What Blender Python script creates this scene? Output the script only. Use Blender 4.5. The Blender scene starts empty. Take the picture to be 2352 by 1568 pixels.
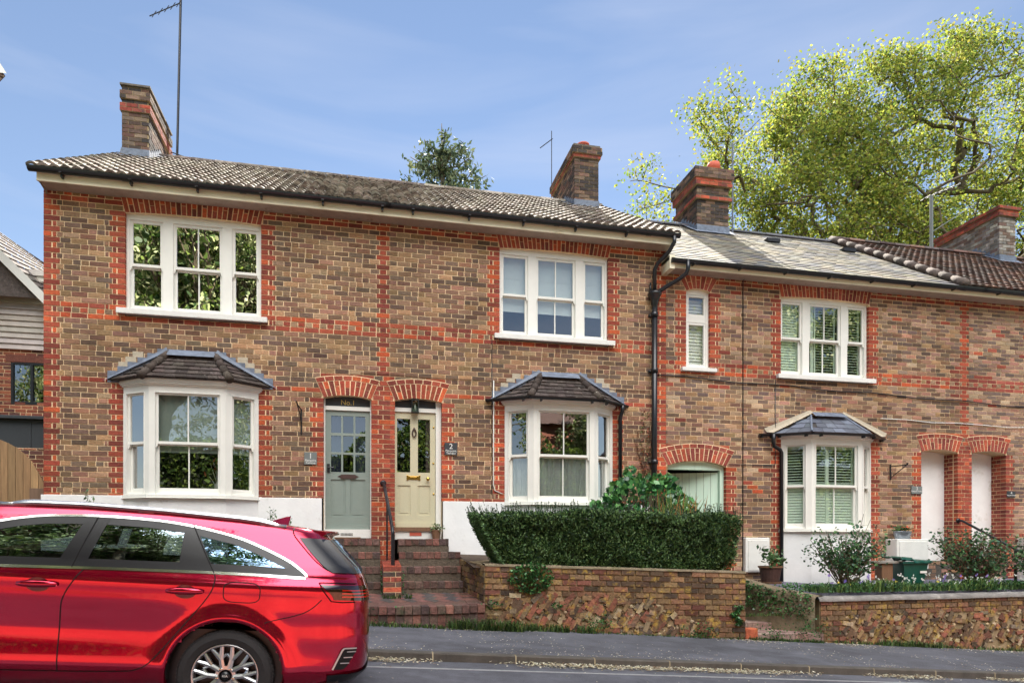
import bpy, math, random
import numpy as np
from math import sin, cos, pi, radians, sqrt
from mathutils import Vector, Matrix
random.seed(7); RNG = np.random.default_rng(11)
C = bpy.context.scene.collection
scn = bpy.context.scene

# ---------------------------------------------------------------- camera
cd = bpy.data.cameras.new('camera'); cam = bpy.data.objects.new('camera', cd); C.objects.link(cam)
cam.location = (0, -11.5, 1.5); cam.rotation_euler = (radians(90), 0, radians(-12.4))
cd.sensor_width = 36; cd.lens = 24.0; cd.shift_y = 465/2352; cd.clip_end = 3000; cd.clip_start = .05
scn.camera = cam
# ---------------------------------------------------------------- sky and sun
SUN_EL, SUN_AZ = radians(44.5), radians(14)        # azimuth from +Y (behind the houses) towards +X
w = bpy.data.worlds.new("World"); scn.world = w; w.use_nodes = True
nt = w.node_tree; nt.nodes.clear()
def wn(t, **k):
    n = nt.nodes.new(t)
    for a, b in k.items(): setattr(n, a, b)
    return n
out = wn('ShaderNodeOutputWorld'); bg = wn('ShaderNodeBackground')
sky = wn('ShaderNodeTexSky', sky_type='NISHITA', sun_disc=False, sun_elevation=SUN_EL, sun_rotation=SUN_AZ,
         altitude=0, air_density=1.0, dust_density=0.0, ozone_density=1.6)
tc = wn('ShaderNodeTexCoord'); sep = wn('ShaderNodeSeparateXYZ')
nt.links.new(tc.outputs['Generated'], sep.inputs[0])
# thin cirrus streaks low in the sky, an added out-of-view fill light overhead
mp = wn('ShaderNodeMapping'); mp.inputs['Rotation'].default_value = (0.25, 0.16, 0.1); mp.inputs['Scale'].default_value = (1.0, 1.0, 7.0)
nt.links.new(tc.outputs['Generated'], mp.inputs[0])
nz = wn('ShaderNodeTexNoise'); nz.inputs['Scale'].default_value = 1.6; nz.inputs['Detail'].default_value = 5; nz.inputs['Distortion'].default_value = .5
nt.links.new(mp.outputs[0], nz.inputs['Vector'])
r1 = wn('ShaderNodeMapRange'); r1.inputs[1].default_value = .44; r1.inputs[2].default_value = .80; r1.inputs[3].default_value = 0; r1.inputs[4].default_value = .4
nt.links.new(nz.outputs[0], r1.inputs[0])
mx = wn('ShaderNodeMix', data_type='RGBA'); nt.links.new(r1.outputs[0], mx.inputs[0])
sc = wn('ShaderNodeMix', data_type='RGBA', blend_type='MULTIPLY'); sc.inputs[0].default_value = 1
SKYMUL = (.71, .64, .60, 1)
sc.inputs[7].default_value = SKYMUL
nt.links.new(sky.outputs[0], sc.inputs[6]); nt.links.new(sc.outputs[2], mx.inputs[6])
mx.inputs[7].default_value = (3.3, 3.5, 4.15, 1)
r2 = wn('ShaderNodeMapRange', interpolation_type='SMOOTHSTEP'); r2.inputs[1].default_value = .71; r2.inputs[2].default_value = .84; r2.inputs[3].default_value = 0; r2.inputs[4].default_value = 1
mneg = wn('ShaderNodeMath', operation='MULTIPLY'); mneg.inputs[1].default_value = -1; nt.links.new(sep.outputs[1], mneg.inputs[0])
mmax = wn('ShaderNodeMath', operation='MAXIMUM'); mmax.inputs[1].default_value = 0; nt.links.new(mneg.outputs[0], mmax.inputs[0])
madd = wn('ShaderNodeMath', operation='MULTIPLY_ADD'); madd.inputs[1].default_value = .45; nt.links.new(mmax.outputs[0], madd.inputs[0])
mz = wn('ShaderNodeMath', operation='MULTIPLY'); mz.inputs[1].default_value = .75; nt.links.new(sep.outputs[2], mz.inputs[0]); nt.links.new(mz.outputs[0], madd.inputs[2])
nt.links.new(madd.outputs[0], r2.inputs[0])      # added fill zone reaches lower behind the camera, onto the shaded fronts
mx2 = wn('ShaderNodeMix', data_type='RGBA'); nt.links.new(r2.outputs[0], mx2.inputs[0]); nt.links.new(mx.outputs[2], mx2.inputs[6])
SKY_FILL = (34, 33.2, 32.6, 1)
mx2.inputs[7].default_value = SKY_FILL
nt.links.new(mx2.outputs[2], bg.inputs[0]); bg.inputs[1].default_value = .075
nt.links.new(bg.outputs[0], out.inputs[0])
sl = bpy.data.lights.new('sun', 'SUN'); sl.energy = 5.0; sl.angle = radians(.5); sl.color = (1, .93, .82)
so = bpy.data.objects.new('sun', sl); C.objects.link(so)
sd = Vector((cos(SUN_EL)*sin(SUN_AZ), cos(SUN_EL)*cos(SUN_AZ), sin(SUN_EL)))
so.rotation_euler = sd.to_track_quat('Z', 'Y').to_euler(); so.location = (8, 20, 25)
scn.view_settings.view_transform = 'Standard'; scn.view_settings.look = 'None'
scn.view_settings.exposure = 1.72; scn.view_settings.gamma = 1
scn.render.engine = 'CYCLES'
scn.cycles.max_bounces = 7; scn.cycles.diffuse_bounces = 3; scn.cycles.glossy_bounces = 4; scn.cycles.transmission_bounces = 4; scn.cycles.transparent_max_bounces = 12

# ---------------------------------------------------------------- helpers
def lin(c):
    return tuple((x/12.92 if x <= .04045 else ((x+.055)/1.055)**2.4) for x in (c[0]/255, c[1]/255, c[2]/255))
def jit(c, a=.12, h=.04):
    k = 1+random.uniform(-a, a); return (c[0]*k*(1+random.uniform(-h, h)), c[1]*k*(1+random.uniform(-h, h)), c[2]*k*(1+random.uniform(-h, h)))
F_, TH_ = 1568, radians(12.4)
def at(px, py, y=0.0):
    """world point on the vertical plane y seen at (px, py) of the 2352 px wide view"""
    u = (px-1176)/F_; t = (11.5+y)/(cos(TH_)-u*sin(TH_))
    return Vector((t*(u*cos(TH_)+sin(TH_)), y, 1.5+(1249-py)/F_*t))

class MB:
    def __init__(s): s.v = []; s.f = []; s.c = []; s.m = []
    def quad(s, a, b, c, d, col=(1, 1, 1), m=0):
        n = len(s.v); s.v += [tuple(a), tuple(b), tuple(c), tuple(d)]; s.f.append((n, n+1, n+2, n+3)); s.c.append(col); s.m.append(m)
    def poly(s, pts, col=(1, 1, 1), m=0):
        n = len(s.v); s.v += [tuple(p) for p in pts]; s.f.append(tuple(range(n, n+len(pts)))); s.c.append(col); s.m.append(m)
    def box(s, x0, x1, y0, y1, z0, z1, col=(1, 1, 1), m=0, T=None, skip=''):
        P = [(x0, y0, z0), (x1, y0, z0), (x1, y1, z0), (x0, y1, z0), (x0, y0, z1), (x1, y0, z1), (x1, y1, z1), (x0, y1, z1)]
        if T: P = [T(*p) for p in P]
        n = len(s.v); s.v += [tuple(p) for p in P]
        F = {'b': (0, 3, 2, 1), 't': (4, 5, 6, 7), 'f': (0, 1, 5, 4), 'k': (2, 3, 7, 6), 'l': (3, 0, 4, 7), 'r': (1, 2, 6, 5)}
        for k, q in F.items():
            if k in skip: continue
            s.f.append(tuple(n+i for i in q)); s.c.append(col); s.m.append(m)
    def tube(s, pts, rad, n=8, col=(1, 1, 1), m=0, cap=True):
        pts = [Vector(p) for p in pts]; rs = rad if isinstance(rad, (list, tuple)) else [rad]*len(pts)
        rings = []; prev = None
        for i, p in enumerate(pts):
            d = (pts[min(i+1, len(pts)-1)]-pts[max(i-1, 0)])
            if d.length < 1e-9: d = Vector((0, 0, 1))
            d.normalize()
            a = prev if prev is not None else (Vector((0, 0, 1)) if abs(d.z) < .9 else Vector((1, 0, 0)))
            u = (a-d*a.dot(d)); 
            if u.length < 1e-6: u = d.orthogonal()
            u.normalize(); prev = u; v = d.cross(u)
            b = len(s.v); s.v += [tuple(p+(u*cos(2*pi*k/n)+v*sin(2*pi*k/n))*rs[i]) for k in range(n)]; rings.append(b)
        for a, b in zip(rings, rings[1:]):
            for k in range(n):
                s.f.append((a+k, a+(k+1) % n, b+(k+1) % n, b+k)); s.c.append(col); s.m.append(m)
        if cap:
            s.f.append(tuple(reversed(range(rings[0], rings[0]+n)))); s.c.append(col); s.m.append(m)
            s.f.append(tuple(range(rings[-1], rings[-1]+n))); s.c.append(col); s.m.append(m)
    def lathe(s, cx, cy, prof, n=24, col=(1, 1, 1), m=0, axis='z', T=None):
        rings = []
        for r, h in prof:
            b = len(s.v)
            for k in range(n):
                a = 2*pi*k/n; p = (cx+r*cos(a), cy+r*sin(a), h)
                if axis == 'y': p = (cx+r*cos(a), h, cy+r*sin(a))
                if T: p = T(*p)
                s.v.append(tuple(p))
            rings.append(b)
        for a, b in zip(rings, rings[1:]):
            for k in range(n):
                s.f.append((a+k, a+(k+1) % n, b+(k+1) % n, b+k)); s.c.append(col); s.m.append(m)
    def grid(s, P, col=(1, 1, 1), m=0, mask=None, colf=None):
        n = len(s.v); R, K = len(P), len(P[0])
        for row in P: s.v += [tuple(p) for p in row]
        for i in range(R-1):
            for j in range(K-1):
                if mask and not mask(i, j): continue
                s.f.append((n+i*K+j, n+i*K+j+1, n+(i+1)*K+j+1, n+(i+1)*K+j)); s.c.append(colf(i, j) if colf else col); s.m.append(m)
    def add_np(s, V, Fq, cols):
        n = len(s.v); s.v += V.tolist(); s.f += (Fq+n).tolist(); s.c += cols; s.m += [0]*len(Fq)
    def build(s, name, mats, parent=None, smooth=False, bevel=0):
        if not isinstance(mats, (list, tuple)): mats = [mats]
        me = bpy.data.meshes.new(name); me.from_pydata(s.v, [], s.f)
        for m in mats: me.materials.append(m)
        nl = len(me.loops); tot = np.empty(len(me.polygons), dtype=np.int32); me.polygons.foreach_get('loop_total', tot)
        col = np.ones((len(s.c), 4)); col[:, :3] = np.array([c[:3] for c in s.c]) if s.c else 1
        ca = me.color_attributes.new('Col', 'FLOAT_COLOR', 'CORNER'); ca.data.foreach_set('color', np.repeat(col, tot, axis=0).astype(np.float32).ravel())
        me.polygons.foreach_set('material_index', np.array(s.m, dtype=np.int32))
        if smooth: me.polygons.foreach_set('use_smooth', np.ones(len(me.polygons), dtype=bool))
        me.update()
        o = bpy.data.objects.new(name, me); C.objects.link(o)
        if bevel:
            b = o.modifiers.new('b', 'BEVEL'); b.width = bevel; b.segments = 2; b.limit_method = 'ANGLE'; b.angle_limit = radians(40)
        if parent: put(o, parent)
        return o
def put(o, parent):
    """parent o to parent; meshes are modelled in world space unless their thing is marked local"""
    o.parent = parent
    if parent.type == 'EMPTY' and not parent.get('local_space'):
        o.matrix_parent_inverse = Matrix.LocRotScale(parent.location, parent.rotation_euler, None).inverted()
def tag(o, label=None, cat=None, group=None, kind=None):
    if label: o['label'] = label
    if cat: o['category'] = cat
    if group: o['group'] = group
    if kind: o['kind'] = kind
    return o
def thing(name, label, cat, loc, group=None, rot=(0, 0, 0)):
    o = bpy.data.objects.new(name, None); C.objects.link(o); o.location = loc; o.rotation_euler = rot; o.empty_display_size = .2
    return tag(o, label, cat, group)
def copy_tree(o, parent=None):
    c = o.copy(); C.objects.link(c)
    if parent: c.parent = parent; c.matrix_parent_inverse = o.matrix_parent_inverse.copy()
    for ch in list(o.children): copy_tree(ch, c)
    return c

# ---------------------------------------------------------------- materials
def mat(name): 
    m = bpy.data.materials.new(name); m.use_nodes = True; m.node_tree.nodes.clear(); return m
class N:
    def __init__(s, m): s.t = m.node_tree
    def n(s, typ, **k):
        x = s.t.nodes.new(typ)
        for a, b in k.items(): setattr(x, a, b)
        return x
    def l(s, a, b): s.t.links.new(a, b)
def basic(name, col, rough=.6, metal=0, noise=.15, nscale=8, bump=0, bscale=60, attr=False, spec=.5, coat=0, dirt=None, dirt_amt=0, dirt_scale=3, trans=0, coatr=.03, stretch=(1, 1, 1), big=0):
    """principled paint/stone with a procedural mottling, optional second dirt colour, optional per-face base colour"""
    m = mat(name); g = N(m)
    o = g.n('ShaderNodeOutputMaterial'); p = g.n('ShaderNodeBsdfPrincipled'); tc = g.n('ShaderNodeTexCoord')
    mp = g.n('ShaderNodeMapping'); mp.inputs['Scale'].default_value = stretch; g.l(tc.outputs['Object'], mp.inputs[0])
    nz = g.n('ShaderNodeTexNoise'); nz.inputs['Scale'].default_value = nscale; nz.inputs['Detail'].default_value = 6; nz.inputs['Roughness'].default_value = .65
    g.l(mp.outputs[0], nz.inputs['Vector'])
    mr = g.n('ShaderNodeMapRange'); mr.inputs[1].default_value = .3; mr.inputs[2].default_value = .7; mr.inputs[3].default_value = 1-noise; mr.inputs[4].default_value = 1+noise
    g.l(nz.outputs[0], mr.inputs[0])
    mu = g.n('ShaderNodeMix', data_type='RGBA', blend_type='MULTIPLY'); mu.inputs[0].default_value = 1
    if attr:
        a = g.n('ShaderNodeAttribute', attribute_name='Col'); g.l(a.outputs['Color'], mu.inputs[6])
    else: mu.inputs[6].default_value = (*col, 1)
    g.l(mr.outputs[0], mu.inputs[7]); res = mu.outputs[2]
    if big:      # slow weathering across the whole surface
        nb = g.n('ShaderNodeTexNoise'); nb.inputs['Scale'].default_value = .9; nb.inputs['Detail'].default_value = 5; nb.inputs['Roughness'].default_value = .6; g.l(mp.outputs[0], nb.inputs['Vector'])
        rb_ = g.n('ShaderNodeMapRange'); rb_.inputs[1].default_value = .35; rb_.inputs[2].default_value = .65; rb_.inputs[3].default_value = 1-big; rb_.inputs[4].default_value = 1+big; g.l(nb.outputs[0], rb_.inputs[0])
        xb_ = g.n('ShaderNodeMix', data_type='RGBA', blend_type='MULTIPLY'); xb_.inputs[0].default_value = 1; g.l(res, xb_.inputs[6]); g.l(rb_.outputs[0], xb_.inputs[7]); res = xb_.outputs[2]
    if dirt:
        n2 = g.n('ShaderNodeTexNoise'); n2.inputs['Scale'].default_value = dirt_scale; n2.inputs['Detail'].default_value = 8; n2.inputs['Roughness'].default_value = .7
        g.l(mp.outputs[0], n2.inputs['Vector'])
        m2 = g.n('ShaderNodeMapRange'); m2.inputs[1].default_value = .62-dirt_amt*.3; m2.inputs[2].default_value = .72-dirt_amt*.1; m2.inputs[3].default_value = 0; m2.inputs[4].default_value = .85
        g.l(n2.outputs[0], m2.inputs[0])
        x = g.n('ShaderNodeMix', data_type='RGBA'); g.l(m2.outputs[0], x.inputs[0]); g.l(res, x.inputs[6]); x.inputs[7].default_value = (*dirt, 1); res = x.outputs[2]
    g.l(res, p.inputs['Base Color'])
    p.inputs['Roughness'].default_value = rough; p.inputs['Metallic'].default_value = metal; p.inputs['Specular IOR Level'].default_value = spec
    if coat: p.inputs['Coat Weight'].default_value = coat; p.inputs['Coat Roughness'].default_value = coatr
    if bump:
        n3 = g.n('ShaderNodeTexNoise'); n3.inputs['Scale'].default_value = bscale; n3.inputs['Detail'].default_value = 4; g.l(mp.outputs[0], n3.inputs['Vector'])
        b = g.n('ShaderNodeBump'); b.inputs['Strength'].default_value = bump; b.inputs['Distance'].default_value = .01; g.l(n3.outputs[0], b.inputs['Height']); g.l(b.outputs[0], p.inputs['Normal'])
    if trans:
        tr = g.n('ShaderNodeBsdfTranslucent'); g.l(res, tr.inputs[0]); ms = g.n('ShaderNodeMixShader'); ms.inputs[0].default_value = trans
        g.l(p.outputs[0], ms.inputs[1]); g.l(tr.outputs[0], ms.inputs[2]); g.l(ms.outputs[0], o.inputs[0])
    else: g.l(p.outputs[0], o.inputs[0])
    return m
def glass_mat(name, tint=(1, 1, 1), refl=.3, graze=1.0, wav=.0, rc=(1, 1, 1)):
    m = mat(name); g = N(m); o = g.n('ShaderNodeOutputMaterial')
    tr = g.n('ShaderNodeBsdfTransparent'); tr.inputs[0].default_value = (*tint, 1)
    gl = g.n('ShaderNodeBsdfGlossy'); gl.inputs['Roughness'].default_value = .0; gl.inputs[0].default_value = (*rc, 1)
    lw = g.n('ShaderNodeLayerWeight'); lw.inputs[0].default_value = .35
    mr = g.n('ShaderNodeMapRange'); mr.inputs[3].default_value = refl; mr.inputs[4].default_value = graze; g.l(lw.outputs['Facing'], mr.inputs[0])
    ms = g.n('ShaderNodeMixShader'); g.l(mr.outputs[0], ms.inputs[0]); g.l(tr.outputs[0], ms.inputs[1]); g.l(gl.outputs[0], ms.inputs[2]); g.l(ms.outputs[0], o.inputs[0])
    if wav:
        tc = g.n('ShaderNodeTexCoord'); nz = g.n('ShaderNodeTexNoise'); nz.inputs['Scale'].default_value = 2.2; g.l(tc.outputs['Object'], nz.inputs['Vector'])
        b = g.n('ShaderNodeBump'); b.inputs['Strength'].default_value = wav; b.inputs['Distance'].default_value = .02; g.l(nz.outputs[0], b.inputs['Height']); g.l(b.outputs[0], gl.inputs['Normal'])
    return m
M = {}
M['brick'] = basic('weathered_brick', None, .88, attr=True, noise=.34, nscale=32, bump=.9, bscale=70, spec=.25, big=.2)
M['mortar'] = basic('lime_mortar', lin((234, 208, 168)), .95, noise=.16, nscale=14, bump=.5, bscale=120, spec=.1, big=.14)
M['mortar_grey'] = basic('old_mortar', lin((150, 132, 104)), .95, noise=.3, nscale=9, bump=.8, bscale=60, spec=.1, dirt=lin((90, 85, 50)), dirt_amt=.4)
M['oldbrick'] = basic('old_lichened_brick', None, .92, attr=True, noise=.4, nscale=25, bump=1.0, bscale=45, spec=.2, dirt=lin((176, 146, 66)), dirt_amt=.3, dirt_scale=8, big=.25)
M['stepbrick'] = basic('step_brick', None, .85, attr=True, noise=.4, nscale=22, bump=1.0, bscale=45, spec=.3, dirt=lin((60, 66, 48)), dirt_amt=.25, dirt_scale=7)
M['chimbrick'] = basic('sooty_brick', None, .9, attr=True, noise=.4, nscale=20, bump=.8, bscale=60, spec=.2, dirt=lin((70, 68, 66)), dirt_amt=.5, dirt_scale=5)
M['white'] = basic('white_gloss_paint', lin((232, 232, 224)), .35, noise=.03, nscale=5, spec=.5, bump=.05, bscale=30)
M['white_worn'] = basic('worn_white_paint', lin((222, 222, 216)), .7, noise=.06, nscale=6, bump=.4, bscale=90, dirt=lin((120, 105, 85)), dirt_amt=-.1, dirt_scale=24)
M['render'] = basic('white_masonry_paint', lin((236, 236, 234)), .8, noise=.06, nscale=3, bump=.25, bscale=25, dirt=lin((196, 192, 180)), dirt_amt=.12, dirt_scale=2.2)
M['cream'] = basic('weathered_cream_fascia', lin((238, 230, 202)), .6, noise=.1, nscale=3, dirt=lin((190, 175, 120)), dirt_amt=.12, dirt_scale=2.5, stretch=(1, 1, 6))
M['soffit'] = basic('flaking_soffit_board', lin((172, 156, 140)), .85, noise=.15, nscale=6, dirt=lin((120, 100, 80)), dirt_amt=.05, dirt_scale=7, bump=.5)
M['black'] = basic('black_plastic', lin((28, 30, 34)), .3, noise=.1, spec=.5)
M['iron'] = basic('black_iron', lin((24, 25, 30)), .4, noise=.2, nscale=30, spec=.5, bump=.3)
M['tile'] = basic('lichened_concrete_tile', None, .9, attr=True, noise=.35, nscale=16, bump=.9, bscale=40, spec=.2, dirt=lin((176, 168, 156)), dirt_amt=.4, dirt_scale=11)
M['darktile'] = basic('dark_clay_tile', None, .85, attr=True, noise=.35, nscale=18, bump=.9, bscale=50, spec=.3, dirt=lin((176, 170, 160)), dirt_amt=-.02, dirt_scale=13)
M['slate'] = basic('roof_slate', None, .75, attr=True, noise=.18, nscale=12, bump=.4, bscale=30, spec=.5)
M['lead'] = basic('lead_flashing', lin((104, 114, 130)), .6, noise=.35, nscale=9, bump=.6, bscale=14, spec=.5)
M['cement'] = basic('cement_fillet', lin((178, 168, 148)), .9, noise=.15, nscale=14, bump=.8, bscale=40)
M['terracotta'] = basic('terracotta_pot', lin((188, 92, 72)), .8, noise=.15, nscale=14, bump=.4)
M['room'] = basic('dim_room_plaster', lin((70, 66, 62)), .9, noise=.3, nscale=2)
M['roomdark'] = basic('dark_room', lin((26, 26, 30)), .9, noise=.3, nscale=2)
M['blind'] = basic('roller_blind_cloth', lin((226, 232, 230)), .8, noise=.03, nscale=20)
M['blindgrey'] = basic('grey_green_blind_cloth', lin((150, 160, 150)), .8, noise=.04, nscale=20)
M['shutter'] = basic('pale_green_shutter', lin((208, 224, 206)), .5, noise=.03)
M['curtain'] = basic('voile_curtain', lin((190, 194, 190)), .8, noise=.1, nscale=6, trans=.3)
M['glass'] = glass_mat('window_glass', (.9, .95, .94), .20, 1.0, .05)
M['glass_clear'] = glass_mat('window_glass_clear', (.92, .96, .95), .13, .9, .04)
M['glass_mirror'] = glass_mat('window_glass_bright', (.75, .8, .8), .8, 1.0, .08)
M['door_sage'] = basic('sage_grey_door_paint', lin((132, 144, 136)), .45, noise=.04, nscale=6, bump=.15)
M['door_stone'] = basic('stone_cream_door_paint', lin((196, 190, 160)), .45, noise=.04, nscale=6, bump=.15)
M['door_mint'] = basic('pale_mint_gate_paint', lin((206, 232, 212)), .6, noise=.08, nscale=3, stretch=(6, 6, .5), bump=.2)
M['brass'] = basic('brass', lin((200, 160, 80)), .25, metal=1, noise=.1)
M['rust'] = basic('rusted_iron', lin((70, 48, 42)), .7, noise=.3, nscale=30)
M['slateplate'] = basic('slate_plate', lin((52, 56, 60)), .5, noise=.1, nscale=20)
M['greyplate'] = basic('grey_slate_plate', lin((112, 118, 116)), .5, noise=.1, nscale=20)
M['white_letter'] = basic('white_lettering', lin((225, 225, 220)), .6, noise=.02)
M['gold_letter'] = basic('gold_lettering', lin((205, 175, 95)), .5, noise=.05)
M['oak'] = basic('brown_wood', lin((120, 88, 64)), .7, noise=.25, nscale=5, stretch=(8, 8, 1), bump=.4)
M['greywood'] = basic('silvered_wood', lin((142, 138, 130)), .8, noise=.25, nscale=4, stretch=(1, 9, 9), bump=.4)
M['gatewood'] = basic('treated_pine_boards', None, .75, attr=True, noise=.25, nscale=3, stretch=(10, 10, .8), bump=.4)
M['asphalt'] = basic('asphalt', lin((84, 85, 92)), .9, big=.2, noise=.22, nscale=5, bump=1.0, bscale=140, dirt=lin((118, 118, 120)), dirt_amt=.1, dirt_scale=55)
M['asphalt2'] = basic('pavement_asphalt', lin((82, 83, 90)), .9, noise=.3, nscale=3, bump=1.0, bscale=150, dirt=lin((122, 122, 124)), dirt_amt=.05, dirt_scale=60, big=.25)
M['kerb'] = basic('kerb_stone', lin((76, 72, 66)), .9, noise=.3, nscale=6, bump=.8, bscale=60)
M['linepaint'] = basic('worn_road_paint', lin((140, 140, 140)), .8, noise=.3, nscale=20, dirt=lin((90, 90, 94)), dirt_amt=.2, dirt_scale=20)
M['soil'] = basic('garden_soil', lin((70, 56, 44)), .95, noise=.4, nscale=8, bump=1, bscale=40)
M['gravel'] = basic('slate_chippings', lin((96, 94, 108)), .9, noise=.5, nscale=50, bump=1, bscale=60)
M['grassy'] = basic('rough_ground', lin((70, 84, 46)), .95, noise=.4, nscale=3, bump=.6)
M['leafgrass'] = basic('grass_blade', None, .6, attr=True, noise=.1, trans=.3)
M['leaf'] = basic('leaf', None, .55, attr=True, noise=.12, nscale=3, trans=.30)
M['leafshine'] = basic('glossy_leaf', None, .35, attr=True, noise=.1, nscale=6, trans=.15)
M['leafthin'] = basic('young_leaf', None, .6, attr=True, noise=.1, nscale=3, trans=.62)
M['bark'] = basic('bark', lin((94, 84, 66)), .9, noise=.3, nscale=6, bump=.8, bscale=20)
M['petal'] = basic('petals', None, .7, attr=True, noise=.08, trans=.2)
M['stem'] = basic('green_stem', lin((80, 92, 52)), .7, noise=.2)
def lightweight_leafcloud(mb, centers, sizes, cols, flat=.0, droop=0, aspect=1.7, normals=None, spread=1.0):
    """one bent leaf quad at every centre"""
    n = len(centers); 
    d = RNG.normal(size=(n, 3)) * np.array([1, 1, 1-flat]); d[:, 2] -= droop
    if normals is not None: d = d*spread*.6+normals
    d /= np.linalg.norm(d, axis=1)[:, None]+1e-9
    r = RNG.normal(size=(n, 3)); s = np.cross(d, r); s /= np.linalg.norm(s, axis=1)[:, None]+1e-9
    L = (sizes*aspect/2)[:, None]; W = (sizes/2)[:, None]
    V = np.stack([centers-d*L, centers+s*W, centers+d*L, centers-s*W], axis=1).reshape(-1, 3)
    Fq = np.arange(4*n).reshape(n, 4)
    mb.add_np(V, Fq, [tuple(c) for c in cols])
def leafcols(n, palette, a=.25):
    pal = np.array([lin(p) for p in palette]); i = RNG.integers(0, len(pal), n); k = 1+RNG.uniform(-a, a, (n, 1))
    return (pal[i]*k).tolist()
# ================================================================= GROUND
def gz(x, y):
    """road / pavement level: falls to the right"""
    zk = 1.5-1.134-.0694*(x+.93)
    if y <= -4.2: return zk+.0375*(y+4.2)
    if y <= -2.0: return zk+.085+.025*(y+4.2)
    return zk+.085+.025*2.2
def sheet(name, xs, ys, zf, m, zoff=0, kind='structure'):
    mb = MB(); P = [[(x, y, zf(x, y)+zoff) for x in xs] for y in ys]; mb.grid(P); return tag(mb.build(name, m, smooth=True), kind=kind)
XS = [-400, -60, -20, -10, -6, -4, -2, 0, 2, 4, 6, 8, 10, 12, 14, 18, 24, 40, 80, 400]
def cl(x): return max(-20, min(24, x))
sheet('ground', XS, [-400, -60, -30, -12.6], lambda x, y: gz(cl(x), -12.6)-.01, M['grassy'])
sheet('ground', XS, [-2.02, -1.0, 0, 12, 60, 400], lambda x, y: gz(cl(x), -2.0)-.03, M['soil'])
sheet('road', XS, [-12.6, -11, -9, -7, -5.5, -4.2], lambda x, y: gz(cl(x), y), M['asphalt'])
sheet('pavement', XS, [-4.08, -3.2, -2.6, -2.0], lambda x, y: gz(cl(x), y), M['asphalt2'])
mb = MB(); x = -12
while x < 24:                                   # kerb stones, joints between them
    L = .91; a, b = x+.006, x+L-.006
    za, zb = gz(a, -4.1), gz(b, -4.1); c = jit((1, 1, 1), .1)
    o_ = random.uniform(-.004, .004)
    n = len(mb.v); mb.v += [(a, -4.2+o_, za-.12), (b, -4.2+o_, zb-.12), (b, -4.2+o_, zb-.008), (b, -4.185, zb+.004), (b, -4.07, zb+.004), (a, -4.07, za+.004), (a, -4.185, za+.004), (a, -4.2+o_, za-.008)]
    for q in ((0, 1, 2, 7), (7, 2, 3, 6), (6, 3, 4, 5)): mb.f.append(tuple(n+i for i in q)); mb.c.append(c); mb.m.append(0)
    x += L
tag(mb.build('kerb', M['kerb']), kind='structure')
mb = MB()
for i in range(60):
    a = -14+i*.7
    mb.quad((a, -4.60, gz(a, -4.6)+.004), (a+.7, -4.60, gz(a+.7, -4.6)+.004), (a+.7, -4.54, gz(a+.7, -4.54)+.004), (a, -4.54, gz(a, -4.54)+.004))
tag(mb.build('road_marking', M['linepaint']), kind='structure')
mb = MB()
for i in range(5):
    for j in range(3):
        x, y = 11.6+i*.62, -3.95+j*.62; mb.quad(*[(a, b, gz(a, b)+.004) for a, b in ((x+.006, y+.006), (x+.614, y+.006), (x+.614, y+.614), (x+.006, y+.614))], jit((1, 1, 1), .12))
tag(mb.build('paving_slabs', basic('concrete_paving', lin((136, 134, 130)), .9, noise=.25, nscale=8, bump=.6)), kind='structure')

# ================================================================= BRICKWORK
CR = .08; BL = .226; J = .013
STOCK = [lin(c) for c in [(138, 112, 90), (118, 94, 76), (136, 100, 80), (154, 126, 100), (108, 86, 72), (144, 114, 84), (150, 112, 94), (118, 98, 82), (132, 102, 84), (100, 80, 68), (162, 128, 96), (124, 92, 76), (104, 86, 74)]]
PALE = [lin(c) for c in [(150, 126, 108), (164, 134, 112), (128, 104, 90), (174, 148, 122), (118, 98, 88), (156, 122, 106), (110, 92, 84), (168, 122, 104)]]
REDS = [lin(c) for c in [(160, 80, 60), (148, 70, 54), (170, 86, 62), (134, 66, 54), (184, 88, 56), (122, 64, 54), (154, 78, 62)]]
REDS2 = [lin(c) for c in [(156, 80, 66), (142, 72, 60), (164, 90, 74), (130, 66, 58), (172, 86, 64)]]
SOOT = [lin(c) for c in [(92, 76, 68), (74, 66, 62), (108, 82, 72), (64, 58, 56), (120, 94, 80), (132, 112, 96)]]
def pick(pal, a=.15): return jit(random.choice(pal), a, .05)

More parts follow.
